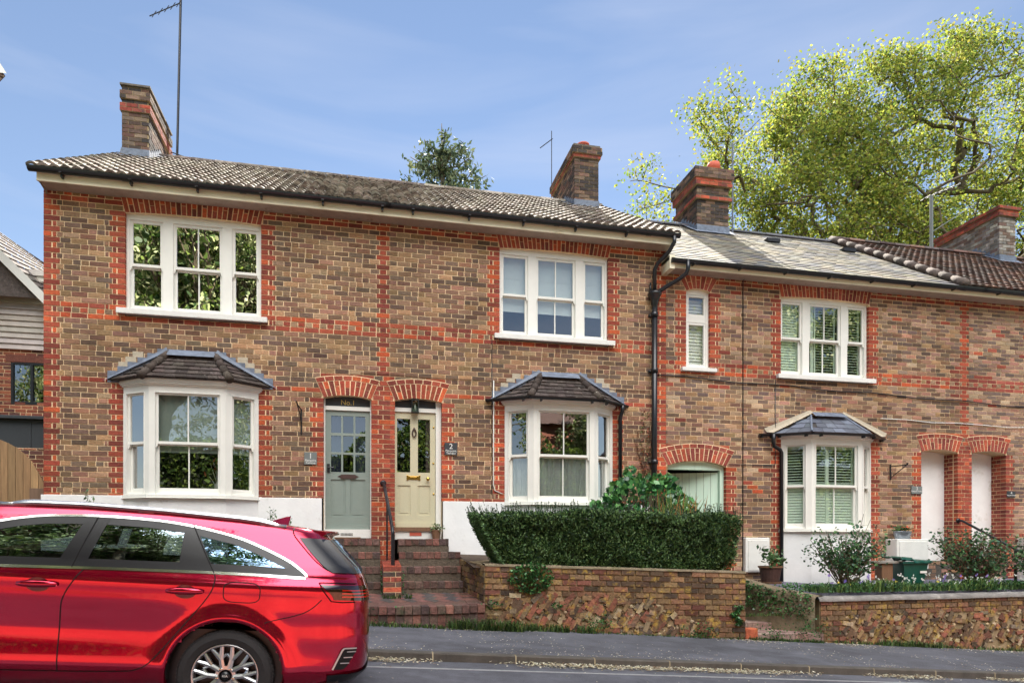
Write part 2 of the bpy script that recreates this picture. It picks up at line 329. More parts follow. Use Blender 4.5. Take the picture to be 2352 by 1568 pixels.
def wall_bricks(bm, mm, X0, X1, Z0, Z1, zg, openings, zones, stock=STOCK, red=REDS, y=0.0, single=None, topbands=None, bands=None, jambs=(), redpatch=None, brown_p=.0, ex=()):
    """bm brick MB, mm mortar MB. openings: (xa, xb, za, zb). jambs: (x, dir, za, zb, deep) toothed red quoins.
    zones: (xc, za, zb) toothed red pilasters. bands: list of (row, 'R' or 'M')."""
    k0 = math.floor((Z0-zg)/CR); k1 = math.ceil((Z1-zg)/CR)
    for k in range(k0, k1):
        za, zb = max(Z0, zg+k*CR), min(Z1, zg+(k+1)*CR)
        if zb-za < .012: continue
        zm = (za+zb)/2; even = k % 2 == 0
        op = sorted([(a, b) for a, b, c, d in openings if c < zm < d])
        segs = []; cur = X0
        for a, b in op:
            if a > cur: segs.append((cur, min(a, X1)))
            cur = max(cur, b)
        if cur < X1: segs.append((cur, X1))
        bt = dict(bands or {}).get(k)
        for a, b in segs: mm.quad((a, y+.008, za), (b, y+.008, za), (b, y+.008, zb), (a, y+.008, zb))
        op = sorted([(a, b) for a, b, c, d in list(openings)+list(ex) if c < zm < d]); segs = []; cur = X0
        for a, b in op:
            if a > cur: segs.append((cur, min(a, X1)))
            cur = max(cur, b)
        if cur < X1: segs.append((cur, X1))
        for a, b in segs:
            fixed = []
            for (jx, d, ja, jb, deep) in jambs:
                if ja <= zm <= jb and a-.02 <= jx <= b+.02:
                    L = .222 if even else .108
                    p = [(jx, jx+d*L)] if even else [(jx, jx+d*.108), (jx+d*.116, jx+d*.175)]
                    for q0, q1 in p: fixed.append((min(q0, q1), max(q0, q1), deep if abs(q0-jx) < .01 else .06))
            for (xc, pa, pb) in zones:
                if pa <= zm <= pb and a < xc < b:
                    h = .112 if even else .056; fixed.append((xc-h, xc+h, .06))
            for pt in (redpatch or []):
                if pt[2] <= zm <= pt[3] and a < pt[1] and b > pt[0]:
                    xa_, xb_ = max(a, pt[0]), min(b, pt[1]); wd = xb_-xa_
                    if wd < .12: fixed.append((xa_, xb_, .1))
                    elif even: fixed += [(xa_, xa_+wd*.36, .1), (xa_+wd*.36, xb_, .1)]
                    else: fixed += [(xa_, xa_+wd*.62, .1), (xa_+wd*.62, xb_, .1)]
            fixed.sort(); ff = []
            for f in fixed:
                if ff and f[0] < ff[-1][1]-.012: continue
                ff.append(f)
            for f0, f1, dp in ff:
                f0, f1 = max(a, f0), min(b, f1)
                if f1-f0 < .025: continue
                bm.box(f0+J/2 if f0 > a+.001 else f0, f1-J/2 if f1 < b-.001 else f1, y+random.uniform(-.0015, .0015), y+dp, za+J/2, zb-J/2, pick(red))
            gaps = []; cur = a
            for f0, f1, _ in ff:
                if f0 > cur+.015: gaps.append((cur, f0))
                cur = max(cur, f1)
            if cur < b-.015: gaps.append((cur, b))
            for g0, g1 in gaps:
                L = BL if bt != 'M' else BL/2
                off = (0 if even else BL/2)+((k*37) % 7)*.004
                x = math.floor((g0-off)/L)*L+off
                while x < g1:
                    b0, b1 = max(x, g0), min(x+L, g1)
                    if b0 > g0 and b0-g0 < .05: b0 = g0
                    nx = x+L
                    if g1-b1 < .05: b1 = g1; nx = g1+1
                    if b1-b0 > .03:
                        if bt == 'R': c = pick(red)
                        elif bt == 'M': c = pick(red) if int(round(x/L)) % 2 else pick([STOCK[0], STOCK[3], STOCK[5]])
                        else: c = pick(red, .1) if random.random() < brown_p else pick(stock, .2)
                        w_ = random.uniform(.0, .002)
                        if bt is None and random.random() < .10 and b1-b0 > .2:      # snapped headers
                            mid = (b0+b1)/2
                            bm.box(b0+J/2, mid-J/2, y+random.uniform(-.002, .002), y+.03, za+J/2, zb-J/2, c); c = pick(stock, .2); b0 = mid
                        bm.box(b0+J/2 if b0 > a+.001 else b0, b1-J/2 if b1 < b-.001 else b1, y+random.uniform(-.003, .003), y+.03, za+J/2+w_, zb-J/2-random.uniform(0, .002), c)
                    x = nx

def arch(bm, mm, xa, xb, zs, rise, h, y=0.0, red=REDS, n=None, hood=False, depth=.12, splay=.04, flat_top=False):
    """segmental arch of bricks on end over xa..xb springing at zs"""
    wd = xb-xa; n = n or int(round(wd/.076)); n += 1-n % 2
    R = (wd*wd/4+rise*rise)/(2*rise); xc = (xa+xb)/2; zc = zs+rise-R; A = math.asin(min(1, wd/2/R))
    def pt(t, r):                    # t 0..1 along, r height above the soffit
        a = -A+2*A*t; p = Vector((xc+R*sin(a), 0, zc+R*cos(a)))
        top_x = xc+(R*sin(a))*(1+splay*2*r/ max(h, .01)/max(wd, .1)*1.0); 
        if flat_top: z = p.z+(zs+rise+h-p.z-(rise*.35)*(1-cos(a*pi/2/A)))*(r/h)
        else: z = p.z+cos(a)*r
        return (p.x+(top_x-p.x)+(0 if flat_top else sin(a)*r), z)
    K = n*2
    for i in range(K):
        t0, t1 = i/K, (i+1)/K
        a0, a1, b0, b1 = pt(t0, -.001), pt(t1, -.001), pt(t0, h+(.09 if hood else 0)), pt(t1, h+(.09 if hood else 0))
        mm.quad((a0[0], y-.0035, a0[1]), (a1[0], y-.0035, a1[1]), (b1[0], y-.0035, b1[1]), (b0[0], y-.0035, b0[1]))
        mm.quad((a0[0], y-.0035, a0[1]), (a0[0], y+depth, a0[1]), (a1[0], y+depth, a1[1]), (a1[0], y-.0035, a1[1]))
    e = .10
    for i in range(n):
        t0, t1 = (i+e)/n, (i+1-e)/n
        parts = [(0, 1)] if i % 2 == 0 else [(0, .49), (.52, 1)]
        if i % 4 == 3: parts = [(0, .30), (.34, .66), (.70, 1)] if h > .3 else [(0, .62), (.66, 1)]
        for r0, r1 in parts:
            q = [pt(t0, r0*h), pt(t1, r0*h), pt(t1, r1*h), pt(t0, r1*h)]; c = pick(red)
            yy = y-.009+random.uniform(-.0015, .0015)
            v = [(a, yy, b) for a, b in q]+[(a, y+depth-.005, b) for a, b in q]
            m0 = len(bm.v); bm.v += v
            for f in ((0, 1, 2, 3), (1, 0, 4, 5), (0, 3, 7, 4), (1, 5, 6, 2), (3, 2, 6, 7)):
                bm.f.append(tuple(m0+j for j in f)); bm.c.append(c); bm.m.append(0)
    if hood:
        nh = max(5, int(round(wd*1.05/.118)))
        for i in range(nh):
            t0, t1 = (i+.05)/nh, (i+.95)/nh
            q = [pt(t0, h+.012), pt(t1, h+.012), pt(t1, h+.078), pt(t0, h+.078)]; c = pick(red); yy = y-.009
            v = [(a, yy, b) for a, b in q]+[(a, y+.01, b) for a, b in q]; m0 = len(bm.v); bm.v += v
            for f in ((0, 1, 2, 3), (1, 0, 4, 5), (0, 3, 7, 4), (1, 5, 6, 2), (3, 2, 6, 7)):
                bm.f.append(tuple(m0+j for j in f)); bm.c.append(c); bm.m.append(0)

def wall_part(house, bm, mm):
    """bricks and mortar are one wall"""
    n = len(bm.v); bm.v += mm.v; bm.f += [tuple(i+n for i in f) for f in mm.f]; bm.c += mm.c; bm.m += [1]*len(mm.f)
    return bm.build('wall', [M['brick'], M['mortar']], house)

# ================================================================= WINDOWS
def frameT(o, d, nrm):
    """local (a along, b inwards, c up) -> world"""
    o = Vector(o); d = Vector(d).normalized(); nrm = Vector(nrm).normalized()
    return lambda a, b, c: tuple(o+d*a-nrm*b+Vector((0, 0, c)))
def sash_light(T, a0, a1, c0, c1, cm, win, bars, glass, b=.0, sash_m='white', lowglass=None, stile=.042, horns=True):
    """double hung sash in an opening; upper sash outside, lower set back; returns nothing"""
    up = MB(); lo = MB()
    s = stile
    up.box(a0, a0+s, b, b+.035, cm-.02, c1, T=T); up.box(a1-s, a1, b, b+.035, cm-.02, c1, T=T)
    up.box(a0+s, a1-s, b+.002, b+.033, c1-s, c1, T=T); up.box(a0+s, a1-s, b-.004, b+.033, cm-.022, cm+.018, T=T)
    b2 = b+.045
    lo.box(a0, a0+s, b2, b2+.035, c0, cm-.024, T=T); lo.box(a1-s, a1, b2, b2+.035, c0, cm-.024, T=T)
    lo.box(a0+s, a1-s, b2+.002, b2+.033, c0, c0+.075, T=T); lo.box(a0+s, a1-s, b2+.002, b2+.033, cm-.04, cm+.02, T=T)
    w_ = (a1-a0-2*s)
    for i in range(bars):
        x = a0+s+w_*(i+1)/(bars+1)
        up.box(x-.009, x+.009, b+.006, b+.03, cm+.018, c1-s, T=T); lo.box(x-.009, x+.009, b2+.006, b2+.03, c0+.075, cm-.04, T=T)
    if horns:
        for x, d in ((a0, 1), (a1, -1)):
            pts = [(0, 0), (.03, 0), (.026, -.03), (.012, -.055), (0, -.06)]
            for bb in (b, b+.034): up.poly([T(x+d*p, bb, cm-.02+q) for p, q in pts])
            for (p, q), (p2, q2) in zip(pts, pts[1:]): up.quad(T(x+d*p, b, cm-.02+q), T(x+d*p2, b, cm-.02+q2), T(x+d*p2, b+.034, cm-.02+q2), T(x+d*p, b+.034, cm-.02+q))
    up.build('sash', M[sash_m], win); lo.build('sash', M[sash_m], win)
    g = MB()
    for (bb, za, zb) in ((b+.017, cm+.018, c1-s), (b2+.017, c0+.075, cm-.04)):
        g.quad(T(a0+s, bb, za), T(a1-s, bb, za), T(a1-s, bb, zb), T(a0+s, bb, zb))
    g.build('pane', M[glass], win)
def louvers(mb, T, a0, a1, c0, c1, b, pitch=.052, wide=.045, tilt=.5, open_=True):
    c = c0
    while c < c1-pitch*.5:
        dz = wide*(.35 if open_ else .92)/2; db = wide*(.93 if open_ else .3)/2; cc = c+pitch/2
        mb.quad(T(a0, b-db, cc-dz), T(a1, b-db, cc-dz), T(a1, b+db, cc+dz), T(a0, b+db, cc+dz))
        mb.quad(T(a0, b-db, cc-dz-.006), T(a1, b-db, cc-dz-.006), T(a1, b-db, cc-dz), T(a0, b-db, cc-dz))
        c += pitch
def room_box(name, win, xa, xb, ya, yb, za, zb, m):
    mb = MB(); mb.box(xa, xb, ya, yb, za, zb, skip='f'); return mb.build(name, m, win)
def upper_window(house, xa, xb, za, zb, kind):
    """tripartite upper window; frame is the part, the rest its sub-parts"""
    T = frameT((xa, .075, za), (1, 0, 0), (0, -1, 0)); W = xb-xa; H = zb-za
    fr = MB(); j = .045
    L = [(j, .262*W), (.338*W, .70*W), (.775*W, W-j)]
    fr.box(0, j, -.01, .10, 0, H+.08, T=T); fr.box(W-j, W, -.01, .10, 0, H+.08, T=T); fr.box(j, W-j, -.01, .10, H-.05, H+.08, T=T)
    fr.box(j, W-j, -.014, .10, 0, .035, T=T)
    for a, b in ((L[0][1], L[1][0]), (L[1][1], L[2][0])): fr.box(a, b, -.012, .10, .035, H-.05, T=T)
    win = fr.build('upper_window', M['white'], house, bevel=.003)
    gl = {'reflect': 'glass_mirror', 'blind': 'glass', 'shutter': 'glass_clear'}[kind]
    for i, (a, b) in enumerate(L):
        sash_light(T, a, b, .035, H-.05, H*.495, win, 1 if i == 1 else 0, gl, b=.012)
    sm = MB(); sm.box(xa-.10, xb+.10, -.085, .10, za-.075, za-.001); sm.box(xa-.10, xb+.10, -.088, -.06, za-.085, za-.075)
    sm.build('sill', M['white_worn'], win, bevel=.006)
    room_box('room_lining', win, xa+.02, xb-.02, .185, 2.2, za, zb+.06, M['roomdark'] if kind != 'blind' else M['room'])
    if kind == 'blind':
        bl = MB()
        for a, b in L:
            bl.quad(T(a+.02, .13, H*.33), T(b-.02, .13, H*.33), T(b-.02, .13, H-.05), T(a+.02, .13, H-.05))
            bl.box(a+.02, b-.02, .125, .14, H*.33-.015, H*.33, T=T); bl.box(a+.02, b-.02, .126, .132, H*.71, H*.715, T=T)
        bl.build('blind', M['blind'], win)
    if kind == 'shutter':
        sh = MB()
        for i, (a, b) in enumerate(L):
            if i == 1: spans = [(a+.12, a+.18, 0), (a+.20, b-.03, 1)]
            else: spans = [(a+.02, b-.02, 1)]
            for p, q, lv in spans:
                sh.box(p, p+.03, .12, .14, .05, H-.06, T=T); sh.box(q-.03, q, .12, .14, .05, H-.06, T=T)
                if lv: louvers(sh, T, p+.03, q-.03, .06, H-.07, .13, open_=(i != 0))
        sh.build('shutter', M['shutter'], win)
    if kind == 'reflect':
        cu = MB(); cu.quad(T(.06, .13, .1), T(.12, .13, .1), T(.085, .13, H*.5), T(.06, .13, H*.5)); cu.build('green_cloth', basic('green_cloth', lin((20, 110, 60)), .8), win)
    return win

def bay_window(house, xc, zs, zt, kind, style, skirt_z, skirt_m='render'):
    """canted bay: frame part, with sashes, panes, roof and base as sub-parts"""
    HE, HF, DP = .98, .54, .285
    pts = [(xc-HE, 0), (xc-HF, -DP), (xc+HF, -DP), (xc+HE, 0)]
    fr = MB()
    faces = [(pts[0], pts[1]), (pts[1], pts[2]), (pts[2], pts[3])]
    # head, sill, posts
    def ring(off, z0, z1, m=0, mbx=fr, inner=-.02):
        def off_pts(o):
            k = o*.55
            return [(xc-HE-o*.9, .0), (xc-HF-k, -DP-o), (xc+HF+k, -DP-o), (xc+HE+o*.9, .0)]
        A, B = off_pts(off), off_pts(inner)
        for i in range(3):
            a, b, c, d = A[i], A[i+1], B[i+1], B[i]
            n = len(mbx.v); mbx.v += [(a[0], a[1], z0), (b[0], b[1], z0), (c[0], c[1], z0), (d[0], d[1], z0), (a[0], a[1], z1), (b[0], b[1], z1), (c[0], c[1], z1), (d[0], d[1], z1)]
            for q in ((0, 3, 2, 1), (4, 5, 6, 7), (0, 1, 5, 4), (2, 3, 7, 6), (3, 0, 4, 7), (1, 2, 6, 5)): mbx.f.append(tuple(n+t for t in q)); mbx.c.append((1, 1, 1)); mbx.m.append(m)
    ring(.002, zt-.10, zt+.02); 
    ring(.05, zs-.045, zs-.001); ring(.065, zs-.055, zs-.046)
    lights = []
    for i, (p, q) in enumerate(faces):
        p = Vector((*p, 0)); q = Vector((*q, 0)); d = q-p; L = d.length; d.normalize(); nrm = Vector((d.y, -d.x, 0))
        T = frameT((p.x, p.y, 0), d, nrm)
        e = .085 if i == 1 else .10; e0 = .075 if i == 0 else e; e1 = .075 if i == 2 else e
        fr.box(0, e0, -.006, .07, zs, zt-.10, T=T); fr.box(L-e1, L, -.006, .07, zs, zt-.10, T=T)
        fr.box(e0, L-e1, .02, .09, zs, zs+.03, T=T)
        for x in (e0-.012, L-e1): fr.box(x, x+.012, -.014, .0, zs, zt-.10, T=T)
        fr.box(e0, L-e1, -.014, 0, zt-.112, zt-.10, T=T)
        lights.append((T, e0, L-e1, i))
    win = fr.build('bay_window', M['white'], house, bevel=.003)
    gl = {'blind': 'glass', 'curtain': 'glass', 'shutter': 'glass_clear'}[kind]
    cm = zs+.03+(zt-.1-zs-.03)*.50
    for T, a, b, i in lights:
        sash_light(T, a, b, zs+.03, zt-.10, cm, win, 1 if i == 1 else 0, gl, b=.022, stile=.038)
    # inside
    mb = MB(); z0, z1 = zs, zt
    IN = [(xc-HE+.05, .12), (xc-HF+.03, -DP+.14), (xc+HF-.03, -DP+.14), (xc+HE-.05, .12)]
    mb.box(xc-HE-.3, xc+HE+.3, .35, 2.6, zs-.5, zt+.1, skip='f'); 
    mb.poly([(xc-HE, .36, zs-.01), (xc-HF, -DP+.02, zs-.01), (xc+HF, -DP+.02, zs-.01), (xc+HE, .36, zs-.01)]); mb.poly([(xc-HE, .36, zt+.01), (xc-HF, -DP+.02, zt+.01), (xc+HF, -DP+.02, zt+.01), (xc+HE, .36, zt+.01)])
    mb.quad((xc-HE, 0.02, zs), (xc-HE, .36, zs), (xc-HE, .36, zt), (xc-HE, 0.02, zt)); mb.quad((xc+HE, .02, zs), (xc+HE, .36, zs), (xc+HE, .36, zt), (xc+HE, .02, zt))
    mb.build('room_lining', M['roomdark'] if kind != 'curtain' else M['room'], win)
    if kind == 'blind':
        bl = MB()
        for T, a, b, i in lights:
            if i == 0: continue
            zb_ = cm-.11
            bl.quad(T(a+.01, .12, zb_), T(b-.01, .12, zb_), T(b-.01, .12, zt-.08), T(a+.01, .12, zt-.08)); bl.box(a+.01, b-.01, .115, .13, zb_-.03, zb_, T=T)
        bl.build('blind', M['blindgrey'], win)
        t = MB(); t.box(xc-.5, xc+.5, .1, .5, zs+.03, zs+.07); t.build('window_table', M['oak'], win)
        t = MB()
        for q in range(14): t.tube([(xc+.35, .25, zs+.1), (xc+.35+random.uniform(-.14, .14), .2+random.uniform(-.1, .1), zs+.3+random.random()*.3)], .006, 4)
        c_ = np.array([(xc+.35, .2, zs+.42)])+RNG.normal(size=(50, 3))*np.array([.1, .08, .12]); lightweight_leafcloud(t, c_, np.full(50, .05), leafcols(50, [(190, 60, 40), (60, 110, 50), (230, 120, 90)])); t.build('vase_flowers', M['leaf'], win)
        t = MB(); t.lathe(xc+.35, .22, [(.04, zs+.07), (.07, zs+.12), (.075, zs+.2), (.03, zs+.26), (.035, zs+.28)], 12); t.build('vase', M['white'], win, smooth=True)
    if kind == 'curtain':
        cu = MB()
        for T, a, b, i in lights:
            K = int((b-a)/.012); P = []
            for zz in (zs+.02, cm-.01):
                P.append([T(a+.01+(b-a-.02)*k/K, .12+.018*sin(k*1.1+sin(k*.31)*2.4+i), zz) for k in range(K+1)])
            cu.grid(P)
        cu.build('net_curtain', M['curtain'], win, smooth=True)
    if kind == 'shutter':
        sh = MB()
        for T, a, b, i in lights:
            for c0_, c1_, op in ((zs+.05, cm-.02, False), (cm+.02, zt-.13, True)):
                st = [(a+.01, (a+b)/2-.002), ((a+b)/2+.002, b-.01)] if i == 1 else [(a+.01, b-.01)]
                if i == 1: st = [(a+.01, a+.01+(b-a)*.36), (a+.012+(b-a)*.36, b-.01)]
                for p, q in st:
                    sh.box(p, p+.032, .115, .14, c0_, c1_, T=T); sh.box(q-.032, q, .115, .14, c0_, c1_, T=T); sh.box(p+.032, q-.032, .117, .138, c1_-.04, c1_, T=T); sh.box(p+.032, q-.032, .117, .138, c0_, c0_+.03, T=T)
                    louvers(sh, T, p+.032, q-.032, c0_+.03, c1_-.04, .128, open_=op)
        sh.build('shutter', M['shutter'], win)
    # base below the sill
    mb = MB(); A = [(xc-HE-.005, 0.0), (xc-HF-.0, -DP-.005), (xc+HF+.0, -DP-.005), (xc+HE+.005, 0.0)]
    for a, b in zip(A, A[1:]): mb.quad((a[0], a[1], skirt_z), (b[0], b[1], skirt_z), (b[0], b[1], zs-.046), (a[0], a[1], zs-.046))
    mb.build('bay_base', M[skirt_m], win)
    # cornice and little hipped roof
    co = MB(); ring(.055, zt+.02, zt+.045, mbx=co); ring(.075, zt+.045, zt+.10, mbx=co); ring(.03, zt-.0, zt+.02, mbx=co); co.build('cornice', M['white'], win, bevel=.004)
    ze = zt+.10; zr = zt+.55 if style != 'slate' else zt+.50
    OH = .12
    E_ = [(xc-HE-.20, 0.0), (xc-HF-.08, -DP-OH), (xc+HF+.08, -DP-OH), (xc+HE+.20, 0.0)]
    R_ = [(xc-.34, 0.0), (xc+.34, 0.0)]
    rf = MB()
    def course(p0, p1, t0, t1, rows):          # rows of tiles between eaves edge p0-p1 and top edge t0-t1
        p0, p1, t0, t1 = map(Vector, (p0, p1, t0, t1)); nn = (p1-p0).cross(t0-p0 if (t0-p0).length > .01 else t1-p0).normalized()
        for r in range(rows):
            u0, u1 = r/rows, (r+1)/rows
            a, b, c, d = p0.lerp(t0, u0), p1.lerp(t1, u0), p1.lerp(t1, u1), p0.lerp(t0, u1)
            L = (b-a).length; k = max(1, int(round(L/(.165 if style != 'slate' else .24))))
            for i in range(k):
                s0, s1 = (i+.02)/k, (i+.98)/k; sh = .5/k if r % 2 else 0
                s0, s1 = min(1, s0+sh), min(1, s1+sh)
                if s1-s0 < .03/L: continue
                lift = nn*(.018 if style != 'slate' else .009); cc = jit(lin((70, 62, 58)), .4) if style != 'slate' else jit(lin((92, 98, 110)), .3)
                jz = random.uniform(-.004, .004)
                A_, B_ = a.lerp(b, s0)+lift+nn*jz, a.lerp(b, s1)+lift+nn*jz
                C_, D_ = d.lerp(c, s1)+nn*.002, d.lerp(c, s0)+nn*.002
                rf.quad(A_, B_, C_, D_, cc); rf.quad(A_-lift*1.3, B_-lift*1.3, B_, A_, cc)
    EZ = [(p[0], p[1], ze) for p in E_]; RZ = [(p[0], p[1]+.0, zr) for p in R_]
    rows = 6 if style != 'slate' else 4
    course(EZ[0], EZ[1], RZ[0], RZ[0], rows); course(EZ[1], EZ[2], RZ[0], RZ[1], rows); course(EZ[2], EZ[3], RZ[1], RZ[1], rows)
    for q in ([EZ[0], EZ[1], RZ[0]], [EZ[1], EZ[2], RZ[1], RZ[0]], [EZ[2], EZ[3], RZ[1]], EZ): rf.poly([(x, y, z-.012) for x, y, z in q], lin((60, 55, 52)))
    rf.build('bay_roof', M['darktile'] if style != 'slate' else M['slate'], win)
    if style != 'slate':
        for e, r in ((EZ[1], RZ[0]), (EZ[2], RZ[1])):
            hp = MB(); e, r = Vector(e), Vector(r); L = 4
            for i in range(L):
                a = e.lerp(r, i/L-.02); b = e.lerp(r, (i+1)/L+.03); hp.tube([a+Vector((0, 0, .012)), b+Vector((0, 0, .004))], [.066, .056], 12, jit(lin((72, 64, 58)), .25))
            hp.build('hip_tile', M['darktile'], win, smooth=True)
        ld = MB()
        for e, r, d in ((EZ[0], RZ[0], -1), (EZ[3], RZ[1], 1)):
            e, r = Vector(e), Vector(r); S = 6
            ld.quad(e+Vector((d*.10, -.012, -.02)), e+Vector((-d*.03, -.05, .03)), r+Vector((0, -.05, .03)), r+Vector((d*.03, -.012, .10)))
            for i in range(S):
                a, b = e.lerp(r, i/S), e.lerp(r, (i+1)/S)
                z1 = b.z+.07; ld.box(min(a.x, b.x)-.02, max(a.x, b.x)+.02, -.012-.001*i, -.006, a.z-.03, z1)
        ld.quad(Vector(RZ[0])+Vector((0, -.13, -.045)), Vector(RZ[1])+Vector((0, -.13, -.045)), Vector(RZ[1])+Vector((0, -.012, .07)), Vector(RZ[0])+Vector((0, -.012, .07)))
        ld.build('flashing', M['lead'], win)
        if style == 'tile_fillet':
            pass
        for d, e in ((-1, EZ[0]), (1, EZ[3])):
            cf = MB()
            for i in range(3): 
                x = e[0]-d*(.22+i*.1); cf.box(x-.09, x+.06, -.007-.0003*i, .0, e[2]+.20+i*.085, e[2]+.29+i*.085)
            cf.build('mortar_patch', M['cement'], win)
    else:
        for e, r, d in ((EZ[0], RZ[0], -1), (EZ[3], RZ[1], 1)):
            ld = MB(); e, r = Vector(e), Vector(r)
            a, b = e+Vector((d*.12, -.02, .03)), r+Vector((0, -.02, .05)); n_ = Vector((d*.04, 0, .07))
            ld.quad(a, b, b+n_*.5+Vector((0, .012, 0)), a+n_+Vector((0, .012, 0))); ld.quad(e+Vector((0, -.06, .02)), r+Vector((0, -.06, .02)), b, a)
            ld.build('cement_fillet', M['cement'], win)
        ld = MB(); ld.quad(Vector(RZ[0])+Vector((-.02, -.16, -.05)), Vector(RZ[1])+Vector((.02, -.16, -.05)), Vector(RZ[1])+Vector((.0, -.01, .05)), Vector(RZ[0])+Vector((.0, -.01, .05)))
        for e, r in ((EZ[1], RZ[0]), (EZ[2], RZ[1])):
            e, r = Vector(e), Vector(r); ld.tube([e+Vector((0, 0, .015)), r+Vector((0, 0, .01))], .022, 8)
        ld.build('flashing', M['lead'], win)
    if style in ('gutter', 'slate'):
        g = MB(); off = .05; zg_ = ze-.012
        G = [(xc-HE-.33, -.02), (xc-HF-.10, -DP-OH-off), (xc+HF+.10, -DP-OH-off), (xc+HE+.27, -.02)]
        if style == 'slate': G = [(xc-HE-.48, -.06)]+[(xc-HE-.2, -.08)]+G[1:]
        for a, b in zip(G, G[1:]): gutter_run(g, Vector((a[0], a[1], zg_)), Vector((b[0], b[1], zg_)), .045)
        for a, b in zip(G[:-1], G[1:]):
            for t in (.15, .85):
                x, y = a[0]+(b[0]-a[0])*t, a[1]+(b[1]-a[1])*t; g.box(x-.012, x+.012, y-.03, y+.05, zg_-.075, zg_-.03)
        g.build('gutter', M['black'], win)
    return win
def gutter_run(mb, a, b, r, col=(1, 1, 1)):
    d = (b-a).normalized(); s = d.cross(Vector((0, 0, 1))).normalized(); K = 8
    for rr in (r, r*.88):
        P = [[p+s*(rr*cos(pi*k/K))-Vector((0, 0, rr*1.05*sin(pi*k/K))) for k in range(K+1)] for p in (a, b)]; mb.grid(P, col)
    for p in (a, b): mb.poly([p+s*(r*cos(pi*k/K))-Vector((0, 0, r*1.05*sin(pi*k/K))) for k in range(K+1)], col)

# ================================================================= ROOFS AND CHIMNEYS
def roof_tiles(x0, x1, ye, ze, yr, zr, pitch=.15, gauge=.31, pal=None, roll=.034):
    """one front slope of ribbed concrete tiles, every roll modelled"""
    mb = MB(); L = sqrt((yr-ye)**2+(zr-ze)**2); d = Vector((0, (yr-ye)/L, (zr-ze)/L)); nn = Vector((0, -d.z, d.y)); R = int(math.ceil(L/gauge)); g = L/R
    K = int(round((x1-x0)/pitch)); p = (x1-x0)/K
    for r in range(R):
        rj = [random.uniform(-.008, .008) for _ in range(K//3+2)]
        for k in range(K):
            base = Vector((x0+k*p, ye, ze))+d*(r*g+rj[k//3]*.8); lift = .034+rj[(k+1)//3]*.4
            c = jit(random.choice(pal), .2); S = 5; rows = []
            for (s, h) in ((0, lift), (g*1.02, .002)):
                rows.append([base+d*s+Vector((p*i/S, 0, 0))+nn*(h+roll*sin(pi*i/S)) for i in range(S+1)])
            rows.insert(0, [q-nn*(lift+.004) for q in rows[0]])
            mb.grid(rows, c)
    mb.quad((x0, ye, ze-.01), (x1, ye, ze-.01), (x1, yr, zr-.01), (x0, yr, zr-.01), lin((40, 36, 34)))
    return mb
def slate_roof(x0, x1, ye, ze, yr, zr):
    mb = MB(); L = sqrt((yr-ye)**2+(zr-ze)**2); d = Vector((0, (yr-ye)/L, (zr-ze)/L)); nn = Vector((0, -d.z, d.y)); g = .19; R = int(L/g); g = L/R; W = .27
    for r in range(R):
        x = x0-(W/2 if r % 2 else 0)
        while x < x1:
            a, b = max(x, x0)+.002, min(x+W, x1)-.002
            if b-a > .02:
                c = jit(lin(random.choice([(126, 122, 108), (110, 108, 102), (142, 134, 114), (98, 98, 100), (120, 114, 102)])), .16); lf = .012+random.uniform(-.003, .005); sl_ = random.uniform(-.008, .008); dr = -random.random()*.03 if random.random() < .04 else 0
                A_ = Vector((a, ye, ze))+d*(r*g+dr)+nn*lf; B_ = Vector((b, ye, ze))+d*(r*g+dr+sl_)+nn*lf
                C_ = Vector((b, ye, ze))+d*((r+1.03)*g)+nn*.001; D_ = Vector((a, ye, ze))+d*((r+1.03)*g)+nn*.001
                mb.quad(A_, B_, C_, D_, c); mb.quad(A_-nn*(lf+.001), B_-nn*(lf+.001), B_, A_, c)
            x += W
    mb.quad((x0, ye, ze-.01), (x1, ye, ze-.01), (x1, yr, zr-.01), (x0, yr, zr-.01), lin((50, 50, 50)))
    return mb
def eaves(house, x0, x1, zwall, zg_, fz0, fz1, left_end, right_end, yf=-.28):
    fz0 -= .005
    f = MB(); f.box(x0, x1, yf-.02, yf, fz0, fz1); f.box(x0, x1, yf-.026, yf-.0202, fz0+.0, fz0+.02)
    f.build('fascia', M['cream'], house)
    s = MB(); s.quad((x0, yf, fz0+.012), (x1, yf, fz0+.012), (x1, .05, fz0+.012), (x0, .05, fz0+.012))
    if left_end: s.poly([(x0+.02, yf, fz0), (x0+.02, yf, fz0+.13), (x0+.02, .0, fz0+.13), (x0+.02, .0, fz0-.06)])
    x = x0+.5
    while x < x1-.3:
        if random.random() < .7: s.lathe(x, yf/2, [(.0, fz0+.004), (.022, fz0+.006), (.028, fz0+.011)], 10)
        x += random.uniform(.7, .9)
    s.build('soffit', M['soffit'], house)
    g = MB(); r = .062; gutter_run(g, Vector((x0-.08, yf-.085, zg_)), Vector((x1+(.08 if right_end else 0), yf-.085, zg_)), r)
    x = x0+.35
    while x < x1:
        g.box(x-.012, x+.012, yf-.10, yf-.02, fz0+.05, zg_-.03); g.box(x-.02, x+.02, yf-.145, yf-.02, zg_-.066, zg_-.055); x += .92
    for x in (x0+1.2, (x0+x1)/2+.3, x1-.5): 
        P = [[Vector((xx, yf-.085, zg_))+Vector((0, -(r+.006)*cos(pi*k/8), -(r+.006)*1.05*sin(pi*k/8))) for k in range(9)] for xx in (x-.045, x+.045)]; g.grid(P)
    g.build('gutter', M['black'], house)
